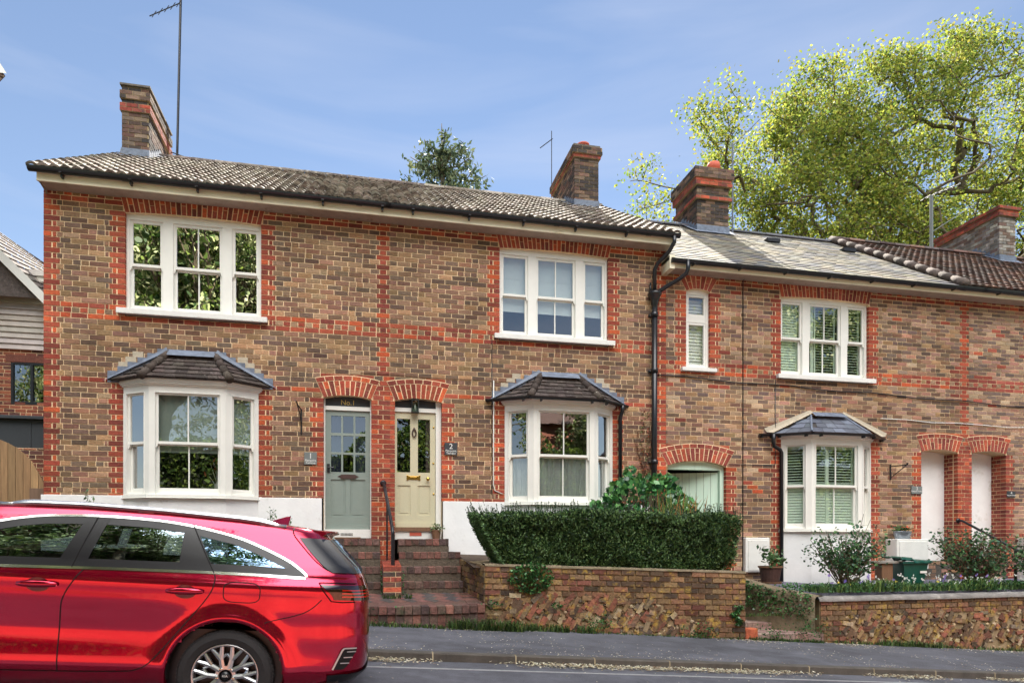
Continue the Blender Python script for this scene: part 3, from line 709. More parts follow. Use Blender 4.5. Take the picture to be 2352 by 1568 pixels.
def chimney(house, x0, x1, y0, y1, z0, z1, crown, pots, pal=SOOT, lead_z=None):
    bm = MB(); mm = MB()
    mm.box(x0+.008, x1-.008, y0+.008, y1-.008, z0, z1-.01)
    k = 0; z = z0
    nb = len(crown)
    while z < z1-.02:
        fromtop = int(round((z1-z)/CR)); ex = 0; pl = pal
        for (ra, rb, e, red) in crown:
            if ra <= fromtop <= rb: ex = e; pl = REDS2 if red else pal
        X0, X1, Y0, Y1 = x0-ex, x1+ex, y0-ex, y1+ex; zb = z+CR
        if ex: mm.box(X0+.006, X1-.006, Y0+.006, Y1-.006, z, zb)
        def run(a, b, face):
            L = BL; off = 0 if k % 2 else BL/2; x = a-off
            while x < b-.01:
                p, q = max(x, a), min(x+L, b)
                if q-p > .03:
                    c = pick(pl, .2); e1 = J/2 if p > a+.001 else 0; e2 = J/2 if q < b-.001 else 0; zz = (z+J/2, zb-J/2); jt = random.uniform(-.003, .003)
                    if face == 'f': bm.box(p+e1, q-e2, Y0+jt, Y0+.05, *zz, c)
                    elif face == 'k': bm.box(p+e1, q-e2, Y1-.05, Y1, *zz, c)
                    elif face == 'l': bm.box(X0+jt, X0+.05, p+e1, q-e2, *zz, c)
                    else: bm.box(X1-.05, X1+jt, p+e1, q-e2, *zz, c)
                x += L
        run(X0, X1, 'f'); run(X0, X1, 'k'); run(Y0+.052, Y1-.052, 'l'); run(Y0+.052, Y1-.052, 'r')
        z = zb; k += 1
    bm.box(x0-.03, x1+.03, y0-.03, y1+.03, z1, z1+.035, lin((110, 104, 96)))
    n = len(bm.v); bm.v += mm.v; bm.f += [tuple(i+n for i in f) for f in mm.f]; bm.c += mm.c; bm.m += [1]*len(mm.f)
    ch = bm.build('chimney', [M['chimbrick'], M['mortar_grey']], house)
    for (px, py, r, h, kind) in pots:
        p = MB(); z = z1+.03
        if kind == 'squat': prof = [(r*1.15, z), (r*1.05, z+h*.4), (r, z+h*.75), (r*1.12, z+h*.8), (r*1.1, z+h), (r*.8, z+h)]
        elif kind == 'roll': prof = [(r*1.1, z), (r*.82, z+h*.25), (r*.85, z+h*.5), (r*1.2, z+h*.6), (r*1.22, z+h*.8), (r*1.05, z+h), (r*.8, z+h)]
        else: prof = [(r, z), (r*.9, z+h*.5), (r*1.15, z+h*.6), (r*1.2, z+h*.85), (r*.6, z+h)]
        p.lathe(px, py, prof, 18); p.build('chimney_pot', M['terracotta'] if kind != 'cowl' else M['iron'], ch, smooth=True)
    return ch
def lead_skirt(ch, x0, x1, y0, zf, slope, h=.16, step=True):
    mb = MB(); e = .012
    mb.box(x0-e, x1+e, y0-e-.004, y0, zf-.02, zf+h)
    mb.quad((x0-.1, y0-.17, zf-.17*slope+.035), (x1+.1, y0-.17, zf-.17*slope+.035), (x1+.1, y0-.004, zf+.03), (x0-.1, y0-.004, zf+.03))
    S = 6
    for sx in (x0-e, x1+.002):
        for i in range(S):
            a, b = y0+i*.13, y0+(i+1)*.13+.02; zz = zf+(i*.13)*slope; mb.box(sx, sx+e-.002, a, b, zz-.03, zz+.17)
        sgn = -1 if sx < x0 else 1; xx = sx if sgn < 0 else sx+e
        mb.quad((xx, y0, zf+.03), (xx+sgn*.13, y0, zf+.04), (xx+sgn*.13, y0+.8, zf+.8*slope+.04), (xx, y0+.8, zf+.8*slope+.05))
    mb.build('flashing', M['lead'], ch)
# ================================================================= THE TERRACE
def text_mesh(name, s, size, m, parent, T, ext=.002, align='CENTER', cx=0, cz=0, bold=0):
    cu = bpy.data.curves.new(name, 'FONT'); cu.body = s; cu.size = size; cu.align_x = align; cu.align_y = 'CENTER'; cu.extrude = ext; cu.offset = bold
    to = bpy.data.objects.new(name, cu); C.objects.link(to); bpy.context.view_layer.update()
    me = bpy.data.meshes.new_from_object(to.evaluated_get(bpy.context.evaluated_depsgraph_get())); bpy.data.objects.remove(to)
    for v in me.vertices: v.co = Vector(T(cx+v.co.x, -v.co.z, cz+v.co.y))
    me.materials.clear(); me.materials.append(M[m]); me.name = name
    o = bpy.data.objects.new(name, me); C.objects.link(o)
    if parent: put(o, parent)
    return o
ZP = 2.243
def shell(house, x0, x1, zb, ze, yr, zr, left=True, right=True):
    mb = MB(); c = lin((128, 96, 78)); yb = 2*yr
    if left: mb.poly([(x0+.004, .0, zb), (x0+.004, yb, zb), (x0+.004, yb, ze), (x0+.004, yr, zr), (x0+.004, .0, ze)], c)
    if right: mb.poly([(x1-.004, .0, zb), (x1-.004, yb, zb), (x1-.004, yb, ze), (x1-.004, yr, zr), (x1-.004, .0, ze)], c)
    mb.quad((x0, yb, zb), (x1, yb, zb), (x1, yb, ze), (x0, yb, ze), c)
    mb.build('side_wall', M['brick'], house)
def ridge(house, x0, x1, y, z, r=.11, m='tile', pal=None):
    mb = MB(); x = x0
    while x < x1:
        c = jit(random.choice(pal), .2) if pal else jit((.3, .3, .3), .1); P = []
        for xx, rr in ((x, r+.006), (min(x1, x+.44), r)): P.append([(xx, y+rr*cos(pi*k/8)*-1, z-.03+rr*.8*sin(pi*k/8)) for k in range(9)])
        mb.grid(P, c); x += .445
    mb.build('ridge_tiles', M[m], house)

TILEPAL = [lin(c) for c in [(124, 114, 104), (144, 134, 124), (94, 86, 80), (160, 152, 142), (108, 96, 88)]]
DARKPAL = [lin(c) for c in [(104, 80, 72), (86, 70, 66), (122, 96, 84), (74, 62, 60), (96, 88, 84)]]
XB = .458; EZ1 = 6.96; RY1, RZ1 = 3.75, 9.42
h1 = thing('terraced_house', 'end of terrace brick house with the grey green front door, behind the red car', 'house', (-2.1, 0, .3), 'terraced brick houses')
h2 = thing('terraced_house', 'tall brick terraced house with the cream front door and net curtained bay window', 'house', (2.9, 0, .3), 'terraced brick houses')
h3 = thing('terraced_house', 'lower slate roofed brick house with louvred shutters and a mint green side gate', 'house', (8.6, 0, .3), 'terraced brick houses')
h4 = thing('terraced_house', 'pale brick house at the right edge with a dark clay tiled roof', 'house', (15, 0, .3), 'terraced brick houses')
ZG = 4.92
W1 = (-3.55, -1.57, 5.10, 6.565); W2 = (2.31, 4.285, 5.10, 6.565)
BX1, BX2, BX3 = -2.59, 3.38, 8.71
# ---- house 1
bm, mm = MB(), MB()
D1 = (-.61, .153, 1.58, 3.88); D2 = (.535, 1.318, 1.58, 3.88)
ops = [(W1[0], W1[1], W1[2]-.07, 6.63), (BX1-.95, BX1+.95, 2.1, 4.02), (D1[0], D1[1], 0, 3.95)]
bands = {0: 'R', 1: 'M', 2: 'R', 22: 'R', 23: 'M', -12: 'R'}
jm = [(-4.66, 1, 0, 9, .06), (W1[0], -1, 5.0, 6.6, .1), (W1[1], 1, 5.0, 6.6, .1), (BX1-.975, -1, 2, 3.93, .06), (BX1+.975, 1, 2, 3.93, .06), (D1[0], -1, 2, 4.2, .12)]
wall_bricks(bm, mm, -4.66, XB, ZP, 6.81, ZG, ops, [(.343, 4.25, 6.8)], bands=bands, jambs=jm, redpatch=[(.153, XB, 1.4, 4.24), (-.66, .20, 4.20, 4.30)], ex=[(W1[0]-.03, W1[1]+.03, 6.56, 6.9), (D1[0]-.03, D1[1]+.03, 3.88, 4.21)])
wall_bricks(bm, mm, .153, XB, .9, ZP, ZG, [], [], redpatch=[(.153, XB, .4, 4.24)])
arch(bm, mm, W1[0], W1[1], 6.585, .035, .225, depth=.09); arch(bm, mm, D1[0], D1[1], 3.885, .05, .235, hood=True)
for x in (W1[0]-.004, W1[1]+.004): mm.quad((x, .008, 5.03), (x, .09, 5.03), (x, .09, 6.6), (x, .008, 6.6))
for x in (D1[0]-.004, D1[1]+.004): mm.quad((x, .008, 1.5), (x, .12, 1.5), (x, .12, 3.9), (x, .008, 3.9))
wall_part(h1, bm, mm)
def plinth(house, x0, x1, z0, z1, cut=None):
    mb = MB(); mb.box(x0, x1, -.022, .02, z0, z1); return mb.build('plinth', M['render'], house, bevel=.006)
plinth(h1, -4.69, BX1-.97, .2, ZP); plinth(h1, BX1+.97, -.635, .2, ZP)
shell(h1, -4.66, XB, .2, 6.9, RY1, RZ1-.1, right=False)
rt = roof_tiles(-4.74, XB, -.37, EZ1, RY1, RZ1, pal=TILEPAL); rt.quad((-4.74, RY1, RZ1), (XB, RY1, RZ1), (XB, 2*RY1+.3, 6.9), (-4.74, 2*RY1+.3, 6.9), TILEPAL[0]); rt.build('roof', M['tile'], h1)
ridge(h1, -4.76, XB, RY1, RZ1+.02, pal=TILEPAL)
eaves(h1, -4.63, XB, 6.8, 6.955, 6.80, 6.925, True, False)
upper_window(h1, W1[0], W1[1], W1[2], W1[3], 'reflect')
bay_window(h1, BX1, 2.25, 3.90, 'blind', 'tile', .2)
ch = chimney(h1, -4.53, -4.05, 3.0, 4.55, 8.5, 10.36, [(2, 3, .03, False), (5, 6, .03, True)], [])
lead_skirt(ch, -4.53, -4.05, 3.0, 6.96+(3.37)*.597+.02, .597)
# ---- house 2
bm, mm = MB(), MB()
ops = [(W2[0], W2[1], W2[2]-.07, 6.63), (BX2-.95, BX2+.95, 2.1, 4.02), (D2[0], D2[1], 0, 3.95)]
jm = [(5.39, -1, 2.2, 9, .06), (W2[0], -1, 5.0, 6.6, .1), (W2[1], 1, 5.0, 6.6, .1), (BX2-.975, -1, 2, 3.93, .06), (BX2+.975, 1, 2, 3.93, .06), (D2[1], 1, 2, 4.2, .12)]
bands[-34] = 'R'
wall_bricks(bm, mm, XB, 5.39, 2.222, 6.81, ZG, ops, [], bands=bands, jambs=jm, redpatch=[(XB, .535, 1.4, 4.24), (.50, 1.38, 4.20, 4.30)], ex=[(W2[0]-.03, W2[1]+.03, 6.56, 6.9), (D2[0]-.03, D2[1]+.03, 3.88, 4.21)])
wall_bricks(bm, mm, XB, .535, .9, 2.222, ZG, [], [], redpatch=[(XB, .535, .4, 4.24)])
arch(bm, mm, W2[0], W2[1], 6.585, .035, .225, depth=.09); arch(bm, mm, D2[0], D2[1], 3.885, .05, .235, hood=True)
for x in (W2[0]-.004, W2[1]+.004): mm.quad((x, .008, 5.03), (x, .09, 5.03), (x, .09, 6.6), (x, .008, 6.6))
for x in (D2[0]-.004, D2[1]+.004): mm.quad((x, .008, 1.5), (x, .12, 1.5), (x, .12, 3.9), (x, .008, 3.9))
wall_part(h2, bm, mm)
plinth(h2, 1.335, BX2-.97, .4, 2.222); plinth(h2, BX2+.97, 5.16, .4, 2.222)
shell(h2, XB, 5.39, .2, 6.9, RY1, RZ1-.1, left=False)
rt = roof_tiles(XB, 5.50, -.37, EZ1, RY1, RZ1, pal=TILEPAL); rt.quad((XB, RY1, RZ1), (5.50, RY1, RZ1), (5.50, 2*RY1+.3, 6.9), (XB, 2*RY1+.3, 6.9), TILEPAL[0]); rt.build('roof', M['tile'], h2)
ridge(h2, XB, 5.50, RY1, RZ1+.02, pal=TILEPAL)
eaves(h2, XB, 5.40, 6.8, 6.955, 6.80, 6.925, False, True)
upper_window(h2, W2[0], W2[1], W2[2], W2[3], 'blind')
bay_window(h2, BX2, 2.22, 3.88, 'curtain', 'gutter', .4)
ch = chimney(h2, 4.61, 5.17, 3.0, 4.75, 8.4, 10.34, [(0, 2, .07, False), (3, 3, .04, True)], [(4.89, 3.25, .13, .16, 'squat'), (4.85, 3.9, .12, .2, 'squat'), (4.85, 4.45, .11, .22, 'cowl')])
lead_skirt(ch, 4.61, 5.17, 3.0, 6.96+(3.37)*.597+.02, .597)
def downpipe(house, pts, r=.034, col='black', collars=()):
    mb = MB(); mb.tube(pts, r, 12)
    for z in collars:
        p0 = min(pts, key=lambda p: 0) ; x, y = pts[-1][0], pts[-1][1]
        mb.lathe(x, y, [(r, z-.03), (r+.013, z-.028), (r+.013, z+.028), (r, z+.03)], 14); mb.box(x-.06, x+.06, y-.01, .0, z-.012, z+.012)
    mb.build('downpipe', M[col], house, smooth=True)
mb = MB(); X0 = 5.13
mb.tube([(5.36, -.405, 6.90), (5.36, -.405, 6.80), (5.30, -.32, 6.66), (5.17, -.14, 6.52), (X0, -.09, 6.42), (X0, -.09, 5.98)], .036, 12)
mb.tube([(5.62, -.405, 6.50), (5.62, -.405, 6.36), (5.60, -.38, 6.28), (5.50, -.3, 6.2), (5.22, -.12, 6.04), (5.17, -.09, 5.98)], .036, 12)
mb.tube([(5.075, -.03, 6.2), (5.075, -.03, 5.98)], .018, 8)
mb.lathe(X0, -.09, [(.05, 5.70), (.05, 5.78), (.062, 5.80), (.06, 5.83), (.10, 5.93), (.125, 5.97), (.125, 5.995), (.105, 6.0), (.105, 6.02), (.0, 6.02)], 16)
mb.tube([(X0, -.09, 5.72), (X0-.015, -.09, 1.3)], .05, 14)
for z in (5.62, 4.62, 2.98): mb.lathe(X0-.005, -.09, [(.05, z-.05), (.064, z-.048), (.064, z+.03), (.05, z+.032)], 16); mb.box(X0-.09, X0+.08, -.03, -.0, z-.03, z+.01)
mb.build('downpipe', M['black'], h2, smooth=True)
downpipe(h2, [(4.50, -.14, 3.95), (4.50, -.12, 3.85), (4.49, -.05, 3.75), (4.485, -.05, 1.2)], .034)

# ---- house 3
ZG3 = 4.606
W3 = (7.727, 9.65, 4.70, 6.165); W3n = (5.786, 6.266, 4.72, 6.13); PA = (5.42, 6.59, 0, 2.93); D3 = (10.853, 11.722, 0, 3.33); D4 = (12.06, 12.90, 0, 3.33)
X34 = 11.995
b3 = {0: 'R', 1: 'M', 2: 'R', 21: 'R', 22: 'M'}
bm, mm = MB(), MB()
ops = [(W3[0], W3[1], W3[2]-.07, 6.22), (W3n[0], W3n[1], W3n[2]-.07, 6.18), (BX3-.95, BX3+.95, 1.5, 3.6), (PA[0], PA[1], 0, 3.03), (D3[0], D3[1], 1.2, 3.40)]
jm = [(W3[0], -1, 4.6, 6.2, .1), (W3[1], 1, 4.6, 6.2, .1), (W3n[0], -1, 4.6, 6.2, .1), (W3n[1], 1, 4.6, 6.2, .1), (BX3-.975, -1, 0, 3.5, .06), (BX3+.975, 1, 0, 3.5, .06), (PA[1], 1, 0, 3.2, .12), (D3[0], -1, 0, 3.6, .12)]
wall_bricks(bm, mm, 5.39, X34, .7, 6.47, ZG3, ops, [(11.88, 3.66, 6.5)], bands=b3, jambs=jm, redpatch=[(11.722, X34, .5, 3.68), (10.80, 11.77, 3.6, 3.70), (5.37, 6.66, 3.19, 3.30)], stock=STOCK+PALE, brown_p=.02, ex=[(W3[0]-.03, W3[1]+.03, 6.14, 6.40), (W3n[0]-.03, W3n[1]+.03, 6.12, 6.40), (PA[0]-.03, PA[1]+.03, 2.92, 3.25), (D3[0]-.03, D3[1]+.03, 3.33, 3.65)])
arch(bm, mm, W3[0], W3[1], 6.165, .035, .24, red=REDS2, depth=.09); arch(bm, mm, W3n[0], W3n[1], 6.13, .05, .25, red=REDS2, depth=.09)
arch(bm, mm, PA[0], PA[1], 2.93, .10, .225, red=REDS2, hood=True, splay=.05); arch(bm, mm, D3[0], D3[1], 3.34, .05, .23, red=REDS2, hood=True, depth=.33)
for x, z0, z1, dp in ((W3[0], 4.63, 6.2, .09), (W3[1], 4.63, 6.2, .09), (W3n[1], 4.65, 6.15, .09), (PA[1], 0, 2.95, .14), (D3[1], .9, 3.36, .34)):
    x += -.004 if x == W3[0] else .004
    mm.quad((x, .008, z0), (x, dp, z0), (x, dp, z1), (x, .008, z1))
def reveal_bricks(x, d, y0, y1, z0, z1):
    k = 0; z = z0
    while z < z1-.03:
        segs = [(y0, y0+.1), (y0+.1, y1)] if k % 2 else [(y0, y0+.16), (y0+.16, y1)]
        for a, b in segs: bm.box(min(x, x-d*.03), max(x, x-d*.03), a+J/2, b-J/2, z+J/2, z+CR-J/2, pick(REDS2, .15))
        z += CR; k += 1
reveal_bricks(D3[1], -1, .12, .34, 1.166, 3.36)
wall_part(h3, bm, mm)
shell(h3, 5.41, X34, .2, 6.5, 3.5, 8.95, left=False, right=False)
sr = slate_roof(5.33, 11.55, -.37, 6.53, 3.5, 9.05); sr.quad((5.33, 3.5, 9.05), (11.55, 3.5, 9.05), (11.55, 7.3, 6.5), (5.33, 7.3, 6.5), lin((90, 90, 92))); sr.build('roof', M['slate'], h3)
ridge(h3, 5.62, 11.5, 3.5, 9.07, .09, 'slate', [lin((90, 90, 96)), lin((76, 78, 84))])
eaves(h3, 5.40, X34, 6.45, 6.52, 6.40, 6.50, False, False)
mb = MB(); mb.box(5.30, 5.398, -.345, .0, 6.36, 6.60); mb.box(5.30, 5.325, -.34, 1.4, 6.52, 6.58); mb.build('bargeboard', M['cream'], h3)
for x, y in ((9.2, 2.55), (11.0, 2.3)):
    mb = MB(); z = 6.53+(y+.37)*.651; mb.box(x-.16, x+.16, y-.1, y+.1, z-.02, z+.06); mb.build('roof_vent', M['iron'], h3)
upper_window(h3, W3[0], W3[1], W3[2], W3[3]-.0, 'shutter')
T = frameT((W3n[0], .075, W3n[2]), (1, 0, 0), (0, -1, 0)); Wn = W3n[1]-W3n[0]; Hn = 1.43
fr = MB(); fr.box(0, .05, -.01, .08, 0, Hn+.04, T=T); fr.box(Wn-.05, Wn, -.01, .08, 0, Hn+.04, T=T); fr.box(.05, Wn-.05, -.01, .08, Hn-.06, Hn+.04, T=T); fr.box(.05, Wn-.05, -.01, .08, 0, .05, T=T); fr.box(.05, Wn-.05, -.005, .06, Hn*.60, Hn*.68, T=T)
for a, b in ((.05, Hn*.60), (Hn*.68, Hn-.06)):
    fr.box(.05, .09, 0, .05, a, b, T=T); fr.box(Wn-.09, Wn-.05, 0, .05, a, b, T=T); fr.box(.09, Wn-.09, .002, .048, a, a+.04, T=T); fr.box(.09, Wn-.09, .002, .048, b-.04, b, T=T)
win = fr.build('narrow_window', M['white'], h3, bevel=.003)
g = MB(); g.quad(T(.09, .03, .09), T(Wn-.09, .03, .09), T(Wn-.09, .03, Hn-.1), T(.09, .03, Hn-.1)); g.build('pane', M['glass_clear'], win)
sh = MB(); louvers(sh, T, .06, Wn-.06, .06, Hn-.1, .12, pitch=.06, wide=.06, open_=False); sh.box(.06, Wn-.06, .11, .125, Hn*.28, Hn*.31, T=T); sh.build('shutter', M['white'], win)
sm = MB(); sm.box(W3n[0]-.11, W3n[1]+.10, -.085, .1, W3n[2]-.07, W3n[2]-.001); sm.build('sill', M['white_worn'], win, bevel=.006)
room_box('room_lining', win, W3n[0], W3n[1], .2, 1.5, W3n[2], 6.2, M['room'])
bay_window(h3, BX3, 1.785, 3.47, 'shutter', 'slate', .6)
ch = chimney(h3, 7.57, 8.38, 3.0, 4.1, 8.2, 10.16, [(0, 2, .09, False), (3, 4, .06, True), (8, 8, .05, True)], [(8.18, 3.35, .13, .36, 'roll'), (7.80, 3.4, .08, .22, 'cowl'), (7.80, 3.85, .14, .22, 'cowl')])
lead_skirt(ch, 7.57, 8.38, 3.0, 6.53+3.37*.651+.01, .651)
downpipe(h3, [(7.47, -.16, 3.55), (7.47, -.15, 3.40), (7.50, -.12, 3.33), (7.66, -.07, 3.27), (7.70, -.06, 3.22), (7.70, -.06, .8)], .036)
# ---- house 4
bm, mm = MB(), MB()
ops = [(D4[0], D4[1], 1.2, 3.40), (14.0, 16.0, 4.63, 6.22), (14.05, 15.95, 1.5, 3.6)]
wall_bricks(bm, mm, X34, 18.6, .3, 6.47, ZG3, ops, [], bands=b3, jambs=[(D4[1], 1, 0, 3.6, .12), (14.0, -1, 4.6, 6.2, .1)], redpatch=[(X34, 12.06, .5, 3.68), (12.0, 12.95, 3.6, 3.70)], stock=PALE, red=REDS2, brown_p=.06, ex=[(D4[0]-.03, D4[1]+.03, 3.33, 3.65)])
arch(bm, mm, D4[0], D4[1], 3.34, .05, .23, red=REDS2, hood=True, depth=.33)
x = D4[1]+.004; mm.quad((x, .008, .9), (x, .34, .9), (x, .34, 3.36), (x, .008, 3.36)); reveal_bricks(D4[1], -1, .12, .34, 1.166, 3.36)
wall_part(h4, bm, mm)
upper_window(h4, 14.0, 15.97, 4.70, 6.165, 'blind')
mb = MB(); mb.quad((14.0, .1, 1.4), (16, .1, 1.4), (16, .1, 3.6), (14, .1, 3.6)); mb.build('window_board', M['white'], h4)
shell(h4, X34, 18.6, .2, 6.5, 3.5, 8.95, left=False)
rt = roof_tiles(11.50, 18.8, -.37, 6.56, 3.5, 9.12, pitch=.165, gauge=.21, pal=DARKPAL, roll=.012); rt.quad((11.5, 3.5, 9.1), (18.8, 3.5, 9.1), (18.8, 7.3, 6.5), (11.5, 7.3, 6.5), DARKPAL[0]); rt.build('roof', M['darktile'], h4)
ridge(h4, 11.5, 18.8, 3.5, 9.15, .11, 'darktile', DARKPAL)
mb = MB()
for i in range(13):
    a = Vector((11.50, -.40, 6.58)).lerp(Vector((11.50, 3.5, 9.14)), i/13); b = Vector((11.50, -.40, 6.58)).lerp(Vector((11.50, 3.5, 9.14)), (i+1.06)/13); mb.tube([a, b], [.085, .076], 12, jit(lin((92, 82, 76)), .35))
mb.build('verge_tiles', M['darktile'], h4, smooth=True)
eaves(h4, X34, 18.6, 6.45, 6.52, 6.40, 6.50, False, True)
ch = chimney(h4, 16.06, 16.57, 3.0, 4.95, 8.2, 10.18, [(0, 1, .09, True), (2, 3, .05, True)], [(16.3, 3.9, .16, .12, 'cowl')], pal=[lin(c) for c in [(150, 146, 138), (128, 122, 116), (166, 160, 150), (120, 100, 90)]])
lead_skirt(ch, 16.06, 16.57, 3.0, 6.56+3.37*.66+.02, .66)

# ================================================================= FRONT DOORS
T0 = lambda a, b, c: (a, b, c)
def panelled_door(house, xa, xb, z0, z1, y, m, lights, panels, zf0, ztop, fl, frr, dark_top=(0, 0), glassm='glass', name='front_door'):
    """leaf with real openings: stiles and rails boxed round lights and recessed panels"""
    mb = MB(); holes = lights+panels
    xs = sorted(set([xa, xb]+[v for h in holes for v in (h[0], h[1])])); zs = sorted(set([z0, z1]+[v for h in holes for v in (h[2], h[3])]))
    for i in range(len(xs)-1):
        for j in range(len(zs)-1):
            cx, cz = (xs[i]+xs[i+1])/2, (zs[j]+zs[j+1])/2
            if any(h[0] < cx < h[1] and h[2] < cz < h[3] for h in holes): continue
            sk = ''
            mb.box(xs[i], xs[i+1], y, y+.045, zs[j], zs[j+1], skip='')
    for h in panels:
        mb.box(h[0]-.001, h[1]+.001, y+.016, y+.03, h[2]-.001, h[3]+.001); e = .035
        mb.box(h[0]+e, h[1]-e, y+.010, y+.0158, h[2]+e, h[3]-e)
    mb.box(xa+.01, xb-.01, y-.022, y-.0005, z0, z0+.07)
    leaf = mb.build(name, M[m], house)
    g = MB()
    for h in lights: g.quad((h[0], y+.02, h[2]), (h[1], y+.02, h[2]), (h[1], y+.02, h[3]), (h[0], y+.02, h[3]))
    g.build('pane', M[glassm], leaf)
    f = MB(); f.box(xa-fl, xa-.003, y-.03, y+.08, zf0, ztop); f.box(xb+.003, xb+frr, y-.03, y+.08, zf0, ztop); f.box(xa-.003, xb+.003, y-.03, y+.08, z1+.003, z1+.07)
    f.build('door_frame', M['cream'] if False else M['white'], leaf, bevel=.003)
    t = MB(); t.quad((xa, y+.01, z1+.07), (xb, y+.01, z1+.07), (xb, y+.01, ztop+.05), (xa, y+.01, ztop+.05)); t.build('transom_panel', M['slateplate'], leaf)
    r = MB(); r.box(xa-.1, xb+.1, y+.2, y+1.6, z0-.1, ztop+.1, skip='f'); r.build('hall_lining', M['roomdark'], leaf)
    return leaf
cols = [(-.497, -.334), (-.304, -.137), (-.107, .056)]; rws = [(3.334, 3.618), (3.016, 3.29), (2.69, 2.98)]
lf = panelled_door(h1, -.582, .130, 1.745, 3.70, .12, 'door_sage', [(a, b, c, d) for a, b in cols for c, d in rws], [(-.50, -.265, 1.953, 2.568), (-.187, .055, 1.953, 2.568)], 1.63, 3.96, .028, .023)
mb = MB(); mb.box(-.34, -.10, .10, .119, 2.585, 2.65)
for s in (-1, 1): mb.poly([(-.22+s*.12, .112, 2.64), (-.22+s*.175, .112, 2.618), (-.22+s*.12, .112, 2.595)])
mb.build('letter_plate', M['rust'], lf)
mb = MB(); mb.box(-.56, -.515, .105, .119, 2.68, 2.82); mb.tube([(-.538, .10, 2.76), (-.538, .075, 2.76), (-.45, .072, 2.758)], .010, 8); mb.build('handle', M['iron'], lf)
mb = MB()
for a, b in (cols[0], cols[2]):
    K = 14; mb.grid([[(a-.02+(b-a+.04)*k/K, .155+.012*sin(k*1.3), z) for k in range(K+1)] for z in (2.66, 3.63)])
mb.build('curtain', basic('dark_blue_curtain', lin((36, 40, 62)), .9, noise=.2), lf, smooth=True)
text_mesh('lettering', 'No.1', .115, 'gold_letter', lf, T0, cx=-.225, cz=3.835).location.y = .118
mb = MB(); mb.box(-.608, .151, .06, .2, 1.60, 1.744)
mb.build('threshold', M['white_worn'], lf)
mb = MB()
for i in range(9):
    for j in range(2): mb.box(-.34+i*.022, -.326+i*.022, .054, .0599, 1.645+j*.022, 1.659+j*.022)
mb.build('air_brick', M['iron'], lf)
lf = panelled_door(h2, .541, 1.222, 1.785, 3.72, .12, 'door_stone', [(.577, .797, 2.71, 3.61), (.925, 1.13, 2.71, 3.61)], [(.585, .80, 1.99, 2.49), (.92, 1.13, 1.99, 2.49)], 1.63, 3.96, .004, .093)
mb = MB(); mb.box(.75, .95, .108, .119, 2.59, 2.65); mb.box(.735, .765, .106, .1195, 2.578, 2.662); mb.box(.935, .965, .106, .1195, 2.578, 2.662); mb.box(.79, .91, .100, .1075, 2.605, 2.635); mb.build('letter_plate', M['brass'], lf, bevel=.003)
mb = MB(); mb.lathe(1.09, 2.60, [(.008, .119), (.010, .09), (.028, .08), (.032, .065), (.022, .05), (0, .046)], 16, axis='y'); mb.build('knob', M['brass'], lf, smooth=True)
mb = MB()
for i in range(20):
    a0, a1 = 2*pi*i/20, 2*pi*(i+1)/20; mb.tube([(.862+.032*sin(a0), .10, 3.37+.062*cos(a0)), (.862+.032*sin(a1), .10, 3.37+.062*cos(a1))], .011, 6, cap=False)
mb.box(.85, .874, .09, .119, 3.42, 3.46); mb.build('knocker', M['rust'], lf)
mb = MB()
for x, z in ((1.185, 2.87), (1.19, 2.35), (1.19, 3.48)): mb.lathe(x, z, [(.016, .119), (.016, .112), (0, .111)], 12, axis='y')
mb.build('lock', M['brass'], lf, smooth=True)
mb = MB(); mb.box(.50, 1.235, .02, .2, 1.72, 1.784); mb.build('door_sill', M['oak'], lf)
mb = MB(); mb.box(.50, 1.318, .05, .2, 1.58, 1.7199); mb.build('threshold', M['white_worn'], lf)
mb = MB(); mb.box(.78, .98, .045, .0499, 1.64, 1.70)
for i in range(7):
    mb.box(.788+i*.027, .80+i*.027, .040, .045, 1.645, 1.695)
mb.build('air_brick', M['terracotta'], lf)
mb = MB(); mb.quad((1.06, .16, 2.7), (1.16, .16, 2.7), (1.16, .16, 3.62), (1.06, .16, 3.62)); mb.build('curtain', basic('brown_curtain', lin((80, 64, 60)), .9), lf)
# side passage
fr = MB(); fr.box(PA[0], PA[0]+.04, .09, .19, .6, 2.96); fr.box(PA[1]-.075, PA[1], .09, .19, .6, 2.96); fr.box(PA[0]+.04, PA[1]-.075, .09, .19, 2.87, 3.03)
gate_ = fr.build('side_gate', M['door_mint'], h3, bevel=.004)
mb = MB(); ang = radians(24); d = Vector((-cos(ang), sin(ang), 0)); nr = Vector((sin(ang), cos(ang), 0))
hp_ = Vector((PA[1]-.085, .15, 0)); bw = (PA[1]-PA[0]-.13)/8
for i in range(8):
    a, b = hp_+d*(i*bw+.003), hp_+d*((i+1)*bw-.003); c = (1, 1, 1)
    q = [a, b, b+nr*.03, a+nr*.03]; n = len(mb.v); mb.v += [(p.x, p.y, .7) for p in q]+[(p.x, p.y, 2.84) for p in q]
    for f in ((0, 3, 2, 1), (4, 5, 6, 7), (0, 1, 5, 4), (2, 3, 7, 6), (3, 0, 4, 7), (1, 2, 6, 5)): mb.f.append(tuple(n+t for t in f)); mb.c.append(c); mb.m.append(0)
mb.build('gate_leaf', M['door_mint'], gate_)
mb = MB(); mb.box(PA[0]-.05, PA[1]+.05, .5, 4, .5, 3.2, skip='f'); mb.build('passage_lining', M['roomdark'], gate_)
# plain boarded porches of houses 3 and 4
for hh, (a, b) in ((h3, (D3[0], D3[1])), (h4, (D4[0], D4[1]))):
    mb = MB(); mb.box(a-.01, b+.01, .335, .38, 1.15, 3.45); mb.build('front_door', M['render'], hh)
    mb = MB(); mb.box(a-.05, b+.05, .0, .4, .6, 1.165); mb.build('door_step', M['kerb'], hh)

